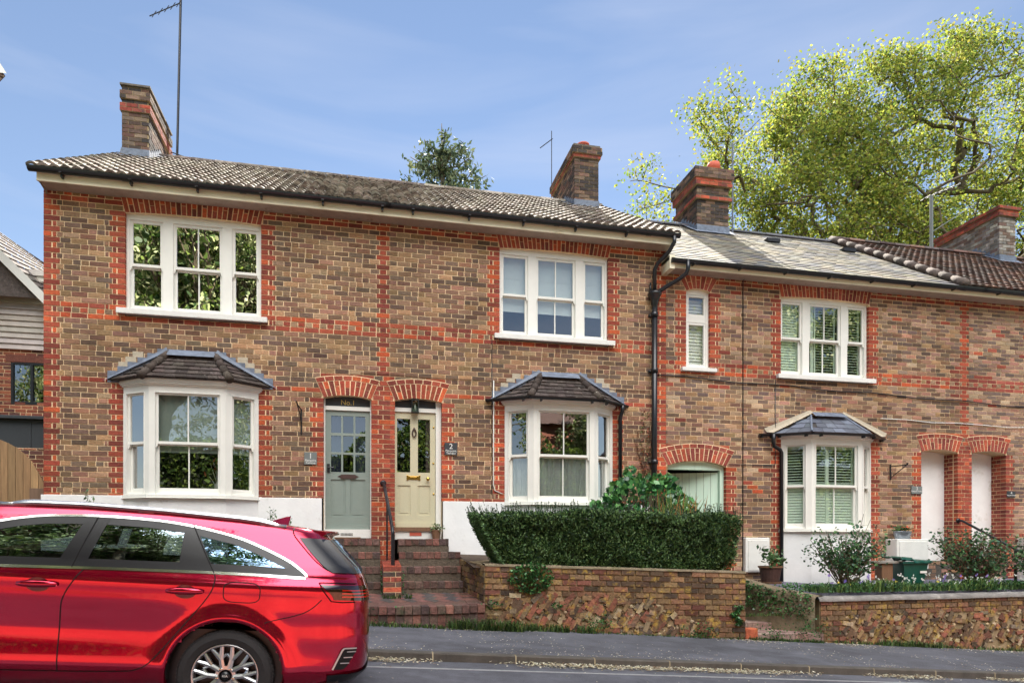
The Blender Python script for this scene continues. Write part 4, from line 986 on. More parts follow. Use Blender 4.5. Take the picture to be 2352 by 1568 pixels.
# ================================================================= FITTINGS ON THE WALLS (things of their own)
def sign(x0, x1, z0, z1, m, num, words, label, lm='white_letter', group='slate house number plates'):
    mb = MB(); mb.box(x0, x1, -.022, -.004, z0, z1); o = mb.build('house_number_sign', M[m], None, bevel=.002); tag(o, label, 'sign', group)
    cx = (x0+x1)/2; w_ = x1-x0; h_ = z1-z0
    T = lambda a, b, c: (a, -.024-b*.3, c)
    text_mesh('numeral', num, h_*.62, lm, o, T, cx=cx, cz=z0+h_*.68)
    if words:
        for i, wd in enumerate(words): text_mesh('lettering', wd, h_*.24, lm, o, T, cx=cx, cz=z0+h_*(.33-.2*i), bold=.0004)
    return o
sign(-.909, -.713, 2.786, 2.985, 'greyplate', '1', ['Pierpoint', 'Terrace'], 'grey slate number 1 plate left of the sage green front door')
sign(1.362, 1.576, 3.005, 3.212, 'slateplate', '2', ['Pierpoint', 'Terrace'], 'dark slate number 2 plate right of the cream front door')
sign(10.609, 10.853, 2.495, 2.646, 'greyplate', '3', ['Pierpoint Terrace'], 'grey slate number 3 plate beside the left of two tall blank white doorways')
sign(12.914, 13.114, 2.459, 2.589, 'slateplate', '4', ['Pierpoint Terrace'], 'dark number 4 plate right of the rightmost blank white doorway')
# hanging basket brackets
mb = MB(); p = (-.985, 0, 0)
mb.tube([(-.955, -.012, 3.68), (-.955, -.012, 3.28)], .012, 8); mb.tube([(-.955, -.012, 3.66), (-1.0, -.14, 3.72), (-1.02, -.26, 3.76)], .010, 6); mb.tube([(-.955, -.014, 3.42), (-.97, -.07, 3.58), (-1.01, -.2, 3.74)], .008, 6)
tag(mb.build('hanging_basket_bracket', M['iron']), 'black iron hanging basket bracket on the wall left of the sage green door', 'bracket', 'empty hanging basket brackets')
mb = MB(); mb.tube([(10.13, -.012, 3.06), (10.13, -.012, 2.76)], .013, 8); mb.tube([(10.13, -.014, 3.02), (10.20, -.35, 3.02)], .010, 6); mb.tube([(10.13, -.014, 2.80), (10.20, -.33, 3.01)], .009, 6); mb.tube([(10.2, -.35, 3.02), (10.2, -.37, 3.05)], .018, 6)
tag(mb.build('hanging_basket_bracket', M['iron']), 'triangular black bracket between the shuttered bay and number 3 plate', 'bracket', 'empty hanging basket brackets')
M['carglass_'] = glass_mat('lantern_pane', (.6, .66, .62), .12, .5)
# porch lantern
la = thing('porch_lantern', 'black glazed lantern hanging under the arch over the cream door', 'lantern', (.87, .03, 3.95))
mb = MB(); x0, x1, y0, y1, z0, z1 = .812, .928, -.03, .086, 3.70, 3.90
for x in (x0, x1-.01):
    for y in (y0, y1-.01): mb.box(x, x+.01, y, y+.01, z0+.012, z1)
mb.box(x0-.004, x1+.004, y0-.004, y1+.004, z0, z0+.012); mb.box(x0-.004, x1+.004, y0-.004, y1+.004, z1, z1+.014); mb.tube([(.87, .028, z1+.014), (.87, .028, 3.97)], .006, 6)
mb.build('lantern_frame', M['iron'], la)
mb = MB(); mb.box(x0+.003, x1-.003, y0+.003, y1-.003, z0+.013, z1-.001); mb.build('lantern_glass', M['carglass_'], la)
mb = MB(); mb.lathe(.87, .028, [(.0, 3.73), (.016, 3.76), (.02, 3.80), (.008, 3.84), (.0, 3.85)], 10); mb.build('bulb', M['white'], la, smooth=True)
# cables
def cable(name, pts, r, m, label, grp='cables on the brickwork'):
    mb = MB(); mb.tube(pts, r, 5); tag(mb.build(name, m, smooth=True), label, 'cable', grp)
blackc = M['black']; 
cable('wall_cable', [(6.93, -.28, 6.45), (6.93, -.012, 6.40), (6.93, -.012, 4.0), (6.925, -.012, .95)], .009, blackc, 'straight black cable running down the wall between mint gate and shuttered bay')
cable('wall_cable', [(7.602, -.012, 4.60), (7.602, -.014, 3.6), (7.602, -.014, 3.02), (7.58, -.014, 2.985), (6.65, -.014, 2.975)], .007, blackc, 'thin black cable dropping from the sill then turning level towards the green gate')
cable('wall_cable', [(2.205, -.012, 4.30), (2.20, -.012, 2.52), (2.22, -.014, 2.42), (2.36, -.014, 2.36)], .009, M['white_worn'], 'thin white cable with a curved foot left of the net curtained bay')
cable('wall_cable', [(2.175, -.012, 5.0), (2.175, -.012, 2.35)], .006, blackc, 'thin black cable falling beside the white one left of the net curtained bay')
cable('wall_cable', [(-.02+i*.5, -.012, 4.315-.006*i+.012*sin(i*1.9)) for i in range(11)], .005, M['oak'], 'thin brown cable strung level above the cream door arch to the black downpipe')
cable('wall_cable', [(5.22+i*.55, -.02, 4.555-.0155*i+.02*sin(i*1.7)) for i in range(16)], .011, M['iron'], 'black cable swagged along the wall under the upper sills of the two right houses')
cable('wall_cable', [(9.9+i*.6, -.02, 3.95-.01*i+.015*sin(i*2.3)) for i in range(7)], .008, M['white_worn'], 'pale cable sagging across the wall above the two tall blank doorways')
# meter boxes
def meterbox(x0, x1, z0, z1, dp, label):
    r = thing('meter_box', label, 'meter box', ((x0+x1)/2, -.05, z0), 'white utility meter boxes')
    mb = MB(); mb.box(x0, x1, -dp, -.001, z0, z1); mb.build('casing', M['white_worn'], r, bevel=.012)
    mb = MB(); mb.box(x0+.05, x1-.035, -dp-.012, -dp-.0005, z0+.03, z1-.045); mb.build('lid', M['white_worn'], r, bevel=.008)
    return r
meterbox(6.93, 7.43, .98, 1.62, .10, 'white meter box with peeling paint between the black cable and the bay downpipe')
meterbox(13.17, 13.75, .75, 1.62, .2, 'white meter box cut by the right edge of the photo behind the black handrail')
r = meterbox(10.02, 10.74, 1.02, 1.60, .30, 'freestanding white cupboard under the metal flower pot, right of the shuttered bay')
pt = thing('flower_pot', 'small oval galvanised pot of orange flowers on the white cupboard', 'flower pot', (10.25, -.18, 1.6), 'planted pots')
mb = MB(); mb.lathe(0, 0, [(.0, 1.602), (.14, 1.602), (.18, 1.74), (.19, 1.75), (.17, 1.75), (.16, 1.73), (0, 1.72)], 20, T=lambda x, y, z: (10.25+x*1.1, -.18+y*.55, z)); mb.build('pot', basic('galvanised', lin((150, 158, 168)), .45, metal=.6), pt, smooth=True)
mb = MB(); c_ = np.array([(10.25, -.18, 1.79)])+RNG.normal(size=(120, 3))*np.array([.09, .04, .025]); lightweight_leafcloud(mb, c_, np.full(120, .035), leafcols(120, [(60, 96, 48), (44, 78, 40), (80, 110, 50)])); mb.build('leaves', M['leaf'], pt)
mb = MB(); c_ = np.array([(10.32, -.2, 1.82)])+RNG.normal(size=(22, 3))*np.array([.07, .04, .015]); lightweight_leafcloud(mb, c_, np.full(22, .035), leafcols(22, [(210, 84, 40), (180, 40, 40)]), aspect=1); mb.build('flowers', M['petal'], pt)
# ================================================================= TV AERIALS
def yagi(mb, p, d, n, L, el=.22, tilt=Vector((0, 0, 1))):
    p = Vector(p); d = Vector(d).normalized(); s = d.cross(tilt).normalized(); mb.tube([p, p+d*L], .012, 5)
    for i in range(n):
        q = p+d*(L*(i+.3)/n); mb.tube([q-s*el*(1-.03*i), q+s*el*(1-.03*i)], .008, 4)
def aerial(label, base, top, r, m='iron', yg=None, arms=()):
    a = thing('tv_aerial', label, 'aerial', base, 'television aerials on the chimneys')
    mb = MB(); mb.tube([base, top], r, 6)
    for q in arms: mb.tube(q, .012, 5)
    mb.build('mast', M[m], a)
    if yg:
        mb = MB(); yagi(mb, *yg); mb.build('antenna', M[m], a)
aerial('very tall black mast aerial clamped to the back of the left end chimney', (-3.945, 4.6, 9.4), (-3.86, 4.6, 13.45), .026, yg=((-3.86, 4.6, 13.3), (-.45, -.3, -.55), 5, .9, .14), arms=[[(-4.05, 4.45, 9.95), (-3.75, 4.62, 9.95)], [(-4.05, 4.5, 9.5), (-3.94, 4.6, 9.45), (-3.75, 4.62, 9.48)], [(-4.05, 4.45, 9.95), (-4.05, 4.5, 9.5)]])
aerial('short thin aerial behind the middle chimney above the cream door house', (4.588, 4.8, 9.3), (4.588, 4.8, 11.72), .010, yg=((4.60, 4.8, 11.52), (-.5, -.2, -.5), 3, .5, .08))
aerial('slim grey aerial with a slanting boom beside the red potted chimney', (8.65, 3.3, 8.9), (8.65, 3.3, 11.05), .022, 'lead', arms=[[(8.65, 3.3, 11.0), (9.37, 3.3, 11.73)], [(8.38, 3.3, 9.75), (8.72, 3.3, 9.75)], [(8.38, 3.3, 9.3), (8.72, 3.3, 9.3)]])
aerial('pale thick mast aerial against the tree left of the rightmost chimney', (14.95, 4.0, 8.7), (14.95, 4.0, 10.85), .045, 'greyplate', yg=((14.7, 4.0, 10.75), (1, 0, .45), 6, 1.3, .16), arms=[[(15.0, 4, 9.9), (16.4, 4, 10.8)]])
# ================================================================= GARDEN WALLS, STEPS, PATHS
WALLP = [lin(c) for c in [(112, 90, 68), (90, 74, 60), (126, 102, 74), (104, 82, 64), (76, 64, 54), (120, 88, 68), (104, 70, 58)]]
STEPP = [lin(c) for c in [(112, 78, 70), (92, 68, 62), (124, 86, 76), (84, 68, 64), (106, 84, 76)]]
FLINT = [lin(c) for c in [(140, 124, 100), (156, 138, 112), (112, 100, 86), (90, 80, 72), (168, 150, 122), (132, 114, 90)]]
def blob(mb, c, r, col, sq=(1, 1, 1)):
    n, k = 7, 5; rows = []; ph = random.random()*6; w = [random.uniform(.75, 1.2) for _ in range(n)]
    for i in range(k):
        t = pi*i/(k-1); rows.append([(c[0]+r*sq[0]*sin(t)*cos(2*pi*j/n+ph)*w[j % n], c[1]+r*sq[1]*cos(t), c[2]+r*sq[2]*sin(t)*sin(2*pi*j/n+ph)*w[j % n]) for j in list(range(n))+[0]])
    mb.grid(rows, col)
def garden_wall(x0, x1, yf, top, base, rows_brick, flush_ends, yb=None, cop=None):
    """brick upper courses over a rubble of flint and broken brick, following top(x)/base(x)"""
    yb = yb if yb is not None else yf+.24
    mm = MB(); K = 24; xs = [x0+(x1-x0)*i/K for i in range(K+1)]
    for a, b in zip(xs, xs[1:]):
        mm.quad((a, yf+.02, base(a)), (b, yf+.02, base(b)), (b, yf+.02, top(b)), (a, yf+.02, top(a)))
        mm.quad((a, yf+.006, top(a)-.002), (b, yf+.006, top(b)-.002), (b, yb, top(b)-.002), (a, yb, top(a)-.002)); mm.quad((a, yb, base(a)), (b, yb, base(b)), (b, yb, top(b)), (a, yb, top(a)))
    for x in (x0+.006, x1-.006): mm.quad((x, yf+.006, base(x)), (x, yb, base(x)), (x, yb, top(x)), (x, yf+.006, top(x)))
    bm = MB(); ch = .083
    for r in range(14):
        x = x0-(BL/2 if r % 2 else 0)
        while x < x1:
            a, b = max(x, x0), min(x+BL, x1); x += BL
            if b-a < .04: continue
            mid = (a+b)/2; zt = top(mid)-r*ch; zb = zt-ch; h = base(mid)
            if zb < h+.0: continue
            edge = any(abs(mid-e) < .5 for e in flush_ends)
            if r >= rows_brick(mid) and not edge: continue
            sa, sb = top(a)-top(mid), top(b)-top(mid); c = pick(WALLP, .25); jy = random.uniform(-.008, .004); e = .0085
            n = len(bm.v); bm.v += [(a+e, yf+jy, zb+sa+e), (b-e, yf+jy+random.uniform(-.003, .003), zb+sb+e), (b-e, yf+.06, zb+sb+e), (a+e, yf+.06, zb+sa+e), (a+e, yf+jy, zt+sa-e+random.uniform(-.004, .002)), (b-e, yf+jy, zt+sb-e), (b-e, yf+.06, zt+sb-e), (a+e, yf+.06, zt+sa-e)]
            for f in ((4, 5, 6, 7), (0, 1, 5, 4), (3, 0, 4, 7), (1, 2, 6, 5), (0, 3, 2, 1)): bm.f.append(tuple(n+t for t in f)); bm.c.append(c); bm.m.append(0)
    # rubble
    area = (x1-x0)*.9
    for i in range(int(190*area)):
        x = random.uniform(x0+.05, x1-.05); lo = base(x)+.02; hi = top(x)-rows_brick(x)*ch+.01
        if hi-lo < .05 or any(abs(x-e) < .46 for e in flush_ends): continue
        z = random.uniform(lo, hi)
        if random.random() < .42:
            w_, h_ = random.uniform(.03, .10), random.uniform(.025, .04); an = random.choice([random.uniform(.7, 1.2), random.uniform(-.2, .2), 1.0]); ca, sa = cos(an), sin(an); jy = random.uniform(-.012, .0); c = pick(random.choice([WALLP, WALLP, FLINT, WALLP, WALLP, [lin((128, 84, 68))]]), .25)
            T = lambda p, q, r_: (x+p*ca-r_*sa, q, z+p*sa+r_*ca)
            bm.box(-w_, w_, yf+jy-.008, yf+.05, -h_, h_, c, T=T)
        else: blob(bm, (x, yf+.016, z), random.uniform(.016, .045), pick(FLINT, .2), (1, .55, .75))
    n = len(bm.v); bm.v += mm.v; bm.f += [tuple(i+n for i in f) for f in mm.f]; bm.c += mm.c; bm.m += [1]*len(mm.f)
    return bm
top1 = lambda x: 1.197-.0345*(x-1.69); base1 = lambda x: gz(x, -2.03)-.1
gw1 = thing('garden_wall', 'crumbling brick and flint retaining wall spotted with yellow lichen below the clipped hedge', 'garden wall', (3.7, -2.0, .3), 'old brick and flint garden walls')
gb = garden_wall(1.69, 5.76, -2.03, top1, base1, lambda x: 5+int(1.3*sin(x*1.7)+.8) if x < 4.6 else 9, (5.76,))
# return beside the steps
for k in range(11):
    z1 = top1(1.69)-k*.083+.0; 
    y = -2.03+(.11 if k % 2 else 0)
    while y < -.62:
        a, b = y, min(y+BL, -.62); zz = z1+(a+2.03)*.05
        t = lambda yy: 1.69-.16*((yy+2.03)/1.4)**1.0
        c = pick(WALLP, .25); gb.box(0, 1, a+.006, b-.006, zz-.083+.006, zz-.006, c, T=lambda p, q, r: (t(q)-.004+.05*p+random.uniform(-.003, .003), q, r)); y += BL
n = len(gb.v)
gb.quad((1.70, -2.02, .2), (1.545, -.6, .2), (1.545, -.6, 1.27), (1.70, -2.02, 1.197), m=1); gb.quad((1.545, -.6, 1.26), (1.70, -2.02, 1.195), (1.95, -2.02, 1.187), (1.95, -.6, 1.26), m=1)
gb.build('wall', [M['oldbrick'], M['mortar_grey']], gw1)
mb = MB(); K = 30
P = [[(1.69+4.07*i/K, y, top1(1.69+4.07*i/K)+dz+random.uniform(-.003, .003)) for i in range(K+1)] for y, dz in ((-2.045, -.004), (-2.04, .022), (-1.92, .032), (-1.80, .02), (-1.79, -.01))]
mb.grid(P); mb.build('coping', basic('dirty_coping', lin((112, 100, 80)), .95, noise=.35, nscale=6, bump=1, bscale=40, dirt=lin((84, 84, 50)), dirt_amt=.3, dirt_scale=5), gw1, smooth=True)
top2 = lambda x: .64 if x < 8 else .64+.004*(x-8); base2 = lambda x: gz(x, -1.95)-.12
gw2 = thing('garden_wall', 'low rubble wall with a rounded grey coping in front of the rose and flower bed at right', 'garden wall', (11, -1.95, .2), 'old brick and flint garden walls')
gb = garden_wall(7.12, 19, -1.95, lambda x: top2(x)-.03, base2, lambda x: 3 if x < 12.5 else 2, (7.12,)); gb.build('wall', [M['oldbrick'], M['mortar_grey']], gw2)
mb = MB(); K = 60; P = []
for y, dz in ((-1.985, -.05), (-1.985, -.02), (-1.96, .01), (-1.85, .03), (-1.74, .01), (-1.70, -.03)):
    P.append([(7.08+12*i/K, y, top2(7.1+12*i/K)+dz+random.uniform(-.005, .005)) for i in range(K+1)])
mb.grid(P)
mb.build('coping', basic('coping_mortar', lin((120, 116, 112)), .9, noise=.35, nscale=5, bump=1, bscale=30, dirt=lin((170, 166, 158)), dirt_amt=.1, dirt_scale=5), gw2, smooth=True)
# curved kerb wall back from it
cw = thing('curved_garden_wall', 'low curved wall overgrown with ivy beside the brick path to the mint gate', 'garden wall', (6.8, -1.3, .3))
mb = MB(); pts = []
for i in range(15):
    t = i/14; x = 7.14-.62*t**1.15-.12*sin(pi*t); y = -1.93+1.25*t; z = .64+.24*t; pts.append((x, y, z))
P = []
for off, dz in ((.14, -.02), (.10, .02), (0, .035), (-.10, .02), (-.13, -.02), (-.13, -.9)):
    P.append([(p[0]+off, p[1]+off*.3, p[2]+dz+random.uniform(-.004, .004)) for p in pts])
mb.grid(P); mb.build('wall', bpy.data.materials['dirty_coping'], cw, smooth=True)
# beds and fill behind the walls
mb = MB(); mb.grid([[(x, y, 1.16-.0345*(x-1.69)+(.17 if x < 2.6 else .08)*max(0, (y+1.9)/1.9)) for x in (1.56, 2.2, 2.6, 3.4, 4.4, 5.75)] for y in (-1.85, -1.2, -.6, 0.02)]); tag(mb.build('ground', M['soil']), kind='structure')
mb = MB(); mb.grid([[(x, y, .60+.11*(y+1.8)) for x in (xl, 8, 10, 12, 15, 19)] for y, xl in ((-1.8, 7.06), (-1.2, 6.72), (-.6, 6.50), (0.02, 6.45))]); tag(mb.build('ground', M['gravel']), kind='structure')
# path to the side gate
mb = MB(); z_ = lambda y: .30+.42*(y+2.0)/2
for s in range(4):
    ya, yb = -2.0+s*.62, -2.0+(s+1)*.62; zt = gz(6.4, -2.0)+.10+s*.11
    k = 0; y = ya
    while y < yb-.02:
        x = 5.74-(.11 if k % 2 else 0)
        while x < 7.15:
            mb.box(max(5.74, x)+.004, min(x+BL, 7.15)-.004, y+.004, min(y+.108, yb)-.004, zt-.14, zt+random.uniform(-.004, .004), pick([lin(c) for c in [(150, 128, 118), (132, 108, 100), (160, 142, 130), (142, 116, 108)]], .15)); x += BL
        y += .108; k += 1
    mb.quad((5.74, ya+.01, zt-.012), (7.15, ya+.01, zt-.012), (7.15, yb, zt-.012), (5.74, yb, zt-.012), lin((110, 100, 88)))
tag(mb.build('path', M['stepbrick']), kind='structure')
mb = MB(); mb.box(5.765, 5.98, -2.02, -1.84, gz(5.9, -2.0)-.02, gz(5.9, -2)+.17, lin((170, 92, 66))); tag(mb.build('loose_brick', M['oldbrick'], bevel=.02), 'orange red brick block at the foot of the lichened wall beside the path', 'brick')

# steps
def flight(x0, x1, label, extra=0):
    st = thing('brick_steps', label, 'steps', ((x0+x1)/2, -1.2, .4), 'twin flights of worn brick steps')
    mb = MB(); L = [(-.30, 1.585, .04), (-.56, 1.375, .02), (-.82, 1.15, .04), (-1.07, .93, .05)]
    prev = .0
    for i, (yf, zt, _) in enumerate(L):
        xa, xb = x0, x1+(.0 if i == 0 else extra*(1 if i == 1 else .8))
        zb = (L[i+1][1] if i < 3 else .74)-.02; yb = 0.06 if i == 0 else L[i-1][0]+.01
        mb.box(xa+.005, xb-.005, yf+.012, yb, zb, zt-.008, lin((96, 86, 74)))
        x = xa; n = 0
        while x < xb-.02:
            a, b = x, min(x+.112, xb); c = pick(STEPP, .25); jz = random.uniform(-.006, .005); jy = random.uniform(-.008, .006)
            mb.box(a+.005, b-.005, yf+jy, yf+.215, zt-.105, zt+jz, c)
            if zt-.105-zb > .05: mb.box(x0+n*.112+.003, min(x0+n*.112+.109, xb), yf+.02, yf+.05, zb, zt-.112, pick(STEPP, .25))
            x += .112; n += 1
        y2 = yf+.222
        while y2 < yb-.03:
            x = xa
            while x < xb-.03: mb.box(x+.004, min(x+.22, xb)-.004, y2, min(y2+.1, yb), zt-.05, zt+random.uniform(-.006, .003), pick(STEPP, .25)); x += .226
            y2 += .106
    mb.build('steps', M['stepbrick'], st, bevel=.006)
    return st
f2 = flight(.57, 1.40, 'worn brick steps climbing to the cream front door', extra=.16)
f1 = flight(-.62, .29, 'shaded brick steps to the sage green door, half hidden by the red car')
mb = MB()    # tiled landing
def lz(y): return .755+.095*(y+1.07)
N_ = 9
for i in range(14):
    for j in range(6):
        x = -.62+.155*i+(.0775 if j % 2 else 0); y = -1.14-j*.0775*1.55; r = .078
        if x+r > 1.62: continue
        for (dx, dy, k) in ((0, 0, 0),):
            c = jit(lin((112, 78, 72)) if (i) % 2 else lin((76, 70, 70)), .15)
            mb.poly([(x+px*r*.97, y+py*r*1.5, lz(y+py*r*1.5)+.004) for px, py in ((-1, 0), (0, -1), (1, 0), (0, 1))], c)
mb.quad((-.66, -2.1, lz(-2.1)), (1.72, -2.1, lz(-2.1)), (1.66, -1.05, lz(-1.05)), (-.66, -1.05, lz(-1.05)), lin((96, 70, 64)))
for k in range(12):
    a = -1.06-k*.086; mb.box(1.44, 1.64, a-.08, a, lz(a)-.02, lz(a)+.004, pick(STEPP, .2))
mb.build('tiled_landing', M['stepbrick'], f2)
mb = MB(); x = -1.35; front = lambda x: -2.16-.10*max(0, 1-((x-.9)/.75)**2) if x > .15 else -2.16
while x < 1.66:
    yf = front(x+.05); z = lz(-2.1)+.005; c = pick(STEPP, .25); g_ = gz(x, -2.2)
    mb.box(x+.004, x+.108, yf, yf+.22, z-.11, z+random.uniform(-.005, .005), c); 
    mb.box(x+.004, x+.108, yf+.025, yf+.12, g_-.06, z-.118, pick(STEPP, .25)); mb.box(x-.002, x+.114, yf+.035, yf+.2, g_-.06, z-.01, lin((100, 90, 78))); x += .112
mb.build('bottom_step', M['stepbrick'], f2, bevel=.006)
# divider pier and wall of the left flight
dp = thing('step_divider_pier', 'low brick pier between the two flights carrying the black handrail', 'brick pier', (.43, -1.0, .7))
mb = MB(); mm = MB(); x0, x1, yf, yb, zt = .30, .565, -1.42, -.56, 1.175
mm.box(x0+.006, x1-.006, yf+.006, yb, .55, zt-.012)
mb_top = lambda y: zt+(y-yf)*.09
k = 0; z = zt
while z > .62:
    segs = [(x0, x0+.18), (x0+.18, x1)] if k % 2 else [(x0, x1)] if k % 4 == 0 else [(x0, x0+.11), (x0+.11, x1)]
    pal = REDS2 if k in (0, 2, 4) else STEPP
    for a, b in segs: mb.box(a+.004, b-.004, yf+random.uniform(-.003, .003), yf+.1, z-.075+.004, z-.006, pick(pal, .2))
    for xs_ in ((x0, x0+.05), (x1-.05, x1)):
        y = yf+.1
        while y < yb: mb.box(xs_[0]+(0 if xs_[0] == x0 else 0), xs_[1], y+.004, min(y+.22, yb)-.004, z-.075+.004, z-.006, pick(STEPP, .25)); y += .226
    z -= .075; k += 1
y = yf
while y < yb-.05: mb.box(x0+.002, x1-.002, y+.003, y+.107, zt-.02, zt+.004+(y-yf)*.09, pick(REDS2, .2)); y += .11
n = len(mb.v); mb.v += mm.v; mb.f += [tuple(i+n for i in f) for f in mm.f]; mb.c += mm.c; mb.m += [1]*len(mm.f)
mb.build('pier', [M['stepbrick'], M['mortar']], dp)
hr = thing('handrail', 'black iron handrail sloping from the red brick pier between the two front doors', 'handrail', (.44, -.8, 1.2), 'black iron handrails')
mb = MB(); mb.tube([(.345, .0, 2.52), (.345, -.05, 2.50), (.36, -.12, 2.46), (.44, -1.22, 1.74), (.445, -1.27, 1.68), (.447, -1.28, 1.60)], .026, 10); mb.lathe(.345, 2.51, [(.05, -.001), (.05, -.014), (.02, -.02)], 14, axis='y'); mb.build('rail', M['iron'], hr, smooth=True)
mb = MB(); mb.tube([(.447, -1.28, 1.64), (.447, -1.28, 1.17)], .028, 10); mb.build('post', M['iron'], hr)
mb = MB(); mb.tube([(.385, -.62, 2.13), (.385, -.62, 1.2)], .014, 8); mb.build('post', M['iron'], hr)
hr = thing('handrail', 'slim black handrail with a post rising from the flower bed at the right edge', 'handrail', (12, -1, .7), 'black iron handrails')
mb = MB(); mb.tube([(11.72, -.02, 1.975), (11.74, -.08, 1.97), (12.01, -1.02, 1.39), (12.3, -1.9, .95)], .024, 10); mb.lathe(11.72, 1.975, [(.05, -.001), (.05, -.02), (.02, -.03)], 12, axis='y'); mb.build('rail', M['iron'], hr, smooth=True)
mb = MB(); mb.tube([(12.0, -1.0, 1.40), (12.0, -1.0, .6)], .028, 8); mb.build('post', M['iron'], hr)
mb = MB(); mb.tube([(12.0, -1.0, .80), (12.9, -1.0, .80)], .012, 6); mb.build('bar', M['iron'], hr)
# door mat and pots
mb = MB(); mb.box(-.60, -.02, -.22, .03, 1.587, 1.612); tag(mb.build('door_mat', M['oak'], bevel=.006), 'brown door mat on the top step below the sage green door', 'door mat')
def potted(label, x, y, z, r, h, potm, nleaf, lsz, lr, pal, rim=None, zl=.1):
    t = thing('potted_plant', label, 'flower pot', (x, y, z), 'planted pots')
    mb = MB(); mb.lathe(x, y, [(0, z), (r*.72, z), (r*.95, z+h*.88), (r, z+h*.9), (r, z+h), (r*.9, z+h), (r*.86, z+h*.9), (0, z+h*.9)], 20); mb.build('pot', M[potm], t, smooth=False)
    if rim: mb = MB(); mb.lathe(x, y, [(r*1.0, z+h*.9), (r*1.06, z+h*.92), (r*1.06, z+h*1.01), (r*.9, z+h*1.01)], 20); mb.lathe(x, y, [(0, z-.0), (r*.95, z), (r*1.0, z+.035), (r*.9, z+.036)], 20); mb.build('rim', M[rim], t)
    mb = MB(); st = MB(); cs = []
    for i in range(nleaf//12+1):
        a = random.random()*6.3; q = random.random()**.5*lr; tip = Vector((x+cos(a)*q, y+sin(a)*q, z+h+zl*random.uniform(.3, 1))); st.tube([(x+random.uniform(-.02, .02), y, z+h*.9), (x+cos(a)*q*.5, y+sin(a)*q*.5, z+h+zl*.3), tip], .005, 4)
        cs += [tuple(tip+Vector([random.gauss(0, lsz*1.2) for _ in range(3)])) for _ in range(12)]
    cs = np.array(cs); lightweight_leafcloud(mb, cs, RNG.uniform(.7, 1.2, len(cs))*lsz, leafcols(len(cs), pal), aspect=1.5); mb.build('leaves', M['leaf'], t); st.build('stems', M['stem'], t)
potted('small brown pot of pale flowers on the step beside the cream door', 1.215, -.07, 1.59, .085, .15, 'oak', 110, .028, .07, [(110, 130, 80), (150, 160, 110), (80, 100, 60), (220, 220, 200)], zl=.07)
potted('dark glazed pot with a leafy young plant on a saucer by the bay downpipe', 7.10, -.62, .80, .20, .31, 'rust', 130, .06, .17, [(70, 104, 60), (50, 84, 50), (90, 124, 74)], rim='oak', zl=.26)
# bench, recycling box
be = thing('wooden_bench', 'rough plank bench with two block legs in front of the shuttered bay', 'bench', (8.85, -.9, .75))
mb = MB(); mb.box(8.24, 9.50, -1.04, -.78, 1.155, 1.20); mb.build('plank', M['greywood'], be, bevel=.006)
for x in (8.34, 9.08): mb = MB(); mb.box(x, x+.23, -1.0, -.82, .72, 1.154); mb.build('leg', M['oak'], be, bevel=.006)
rb = thing('recycling_box', 'dark green plastic recycling box with its lid ajar beside the bench', 'recycling box', (9.7, -.9, .75))
mb = MB()
def taper(x0, x1, y0, y1, z0, x2, x3, y2, y3, z1, m_=mb):
    A = [(x0, y0, z0), (x1, y0, z0), (x1, y1, z0), (x0, y1, z0)]; B_ = [(x2, y2, z1), (x3, y2, z1), (x3, y3, z1), (x2, y3, z1)]
    m_.poly(A); 
    for i in range(4): m_.quad(A[i], A[(i+1) % 4], B_[(i+1) % 4], B_[i])
taper(9.52, 9.90, -1.05, -.75, .76, 9.44, 9.97, -1.1, -.7, 1.17); mb.box(9.41, 10.0, -1.13, -.67, 1.15, 1.18)
gm = basic('green_plastic', lin((10, 74, 62)), .4, noise=.1)
mb.build('box', gm, rb, bevel=.008)
mb = MB(); K = 12; mb.grid([[(9.37+.66*i/K, y, 1.20+.05*(i < 5)+.012*sin(i*1.9)+dz) for i in range(K+1)] for y, dz in ((-1.14, -.03), (-1.13, 0), (-.66, .02), (-.65, -.01))]); mb.build('lid', gm, rb)
mb = MB(); mb.box(9.80, 9.94, -1.096, -1.088, .98, 1.02); mb.build('label_panel', M['white_worn'], rb)

# ================================================================= VEGETATION
def rosebush(label, x, y, z, h, w, nst, pal, seed, lean=0, extra_tall=None):
    random.seed(seed); t = thing('rose_bush', label, 'shrub', (x, y, z), 'garden shrubs')
    st = MB(); cs = []
    for i in range(nst):
        a = random.uniform(0, 2*pi); sp = random.random()**.6*w; tip = Vector((x+cos(a)*sp+lean, y+sin(a)*sp*.35, z+h*random.uniform(.55, 1.0)*(1-.25*(sp/w)**2)))
        if extra_tall and i < 3: tip = Vector((x+extra_tall*(.6+.25*i), y, z+h*(1.12-.08*i)))
        base = Vector((x+random.gauss(0, .05), y+random.gauss(0, .04), z)); mid = base.lerp(tip, .5)+Vector((cos(a)*.06*random.random(), 0, .08)); st.tube([base, mid, tip], [.010, .007, .004], 5, lin((90, 70, 50)))
        for k in range(7):
            s = random.uniform(.35, 1.0); p = (base.lerp(mid, s*2) if s < .5 else mid.lerp(tip, s*2-1)); tw = p+Vector((random.gauss(0, .10), random.gauss(0, .05), random.gauss(.03, .05))); st.tube([p, tw], .003, 3, lin((80, 80, 50)))
            for q in range(5): cs.append(tuple(tw+Vector([random.gauss(0, .05) for _ in range(3)])))
    cs = np.array(cs); mb = MB(); lightweight_leafcloud(mb, cs, RNG.uniform(.03, .058, len(cs)), leafcols(len(cs), pal, .35), flat=.4, aspect=1.4); mb.build('leaves', M['leaf'], t); st.build('stems', M['bark'], t)
RG = [(78, 118, 72), (58, 98, 62), (100, 140, 84), (46, 80, 54), (66, 106, 80)]
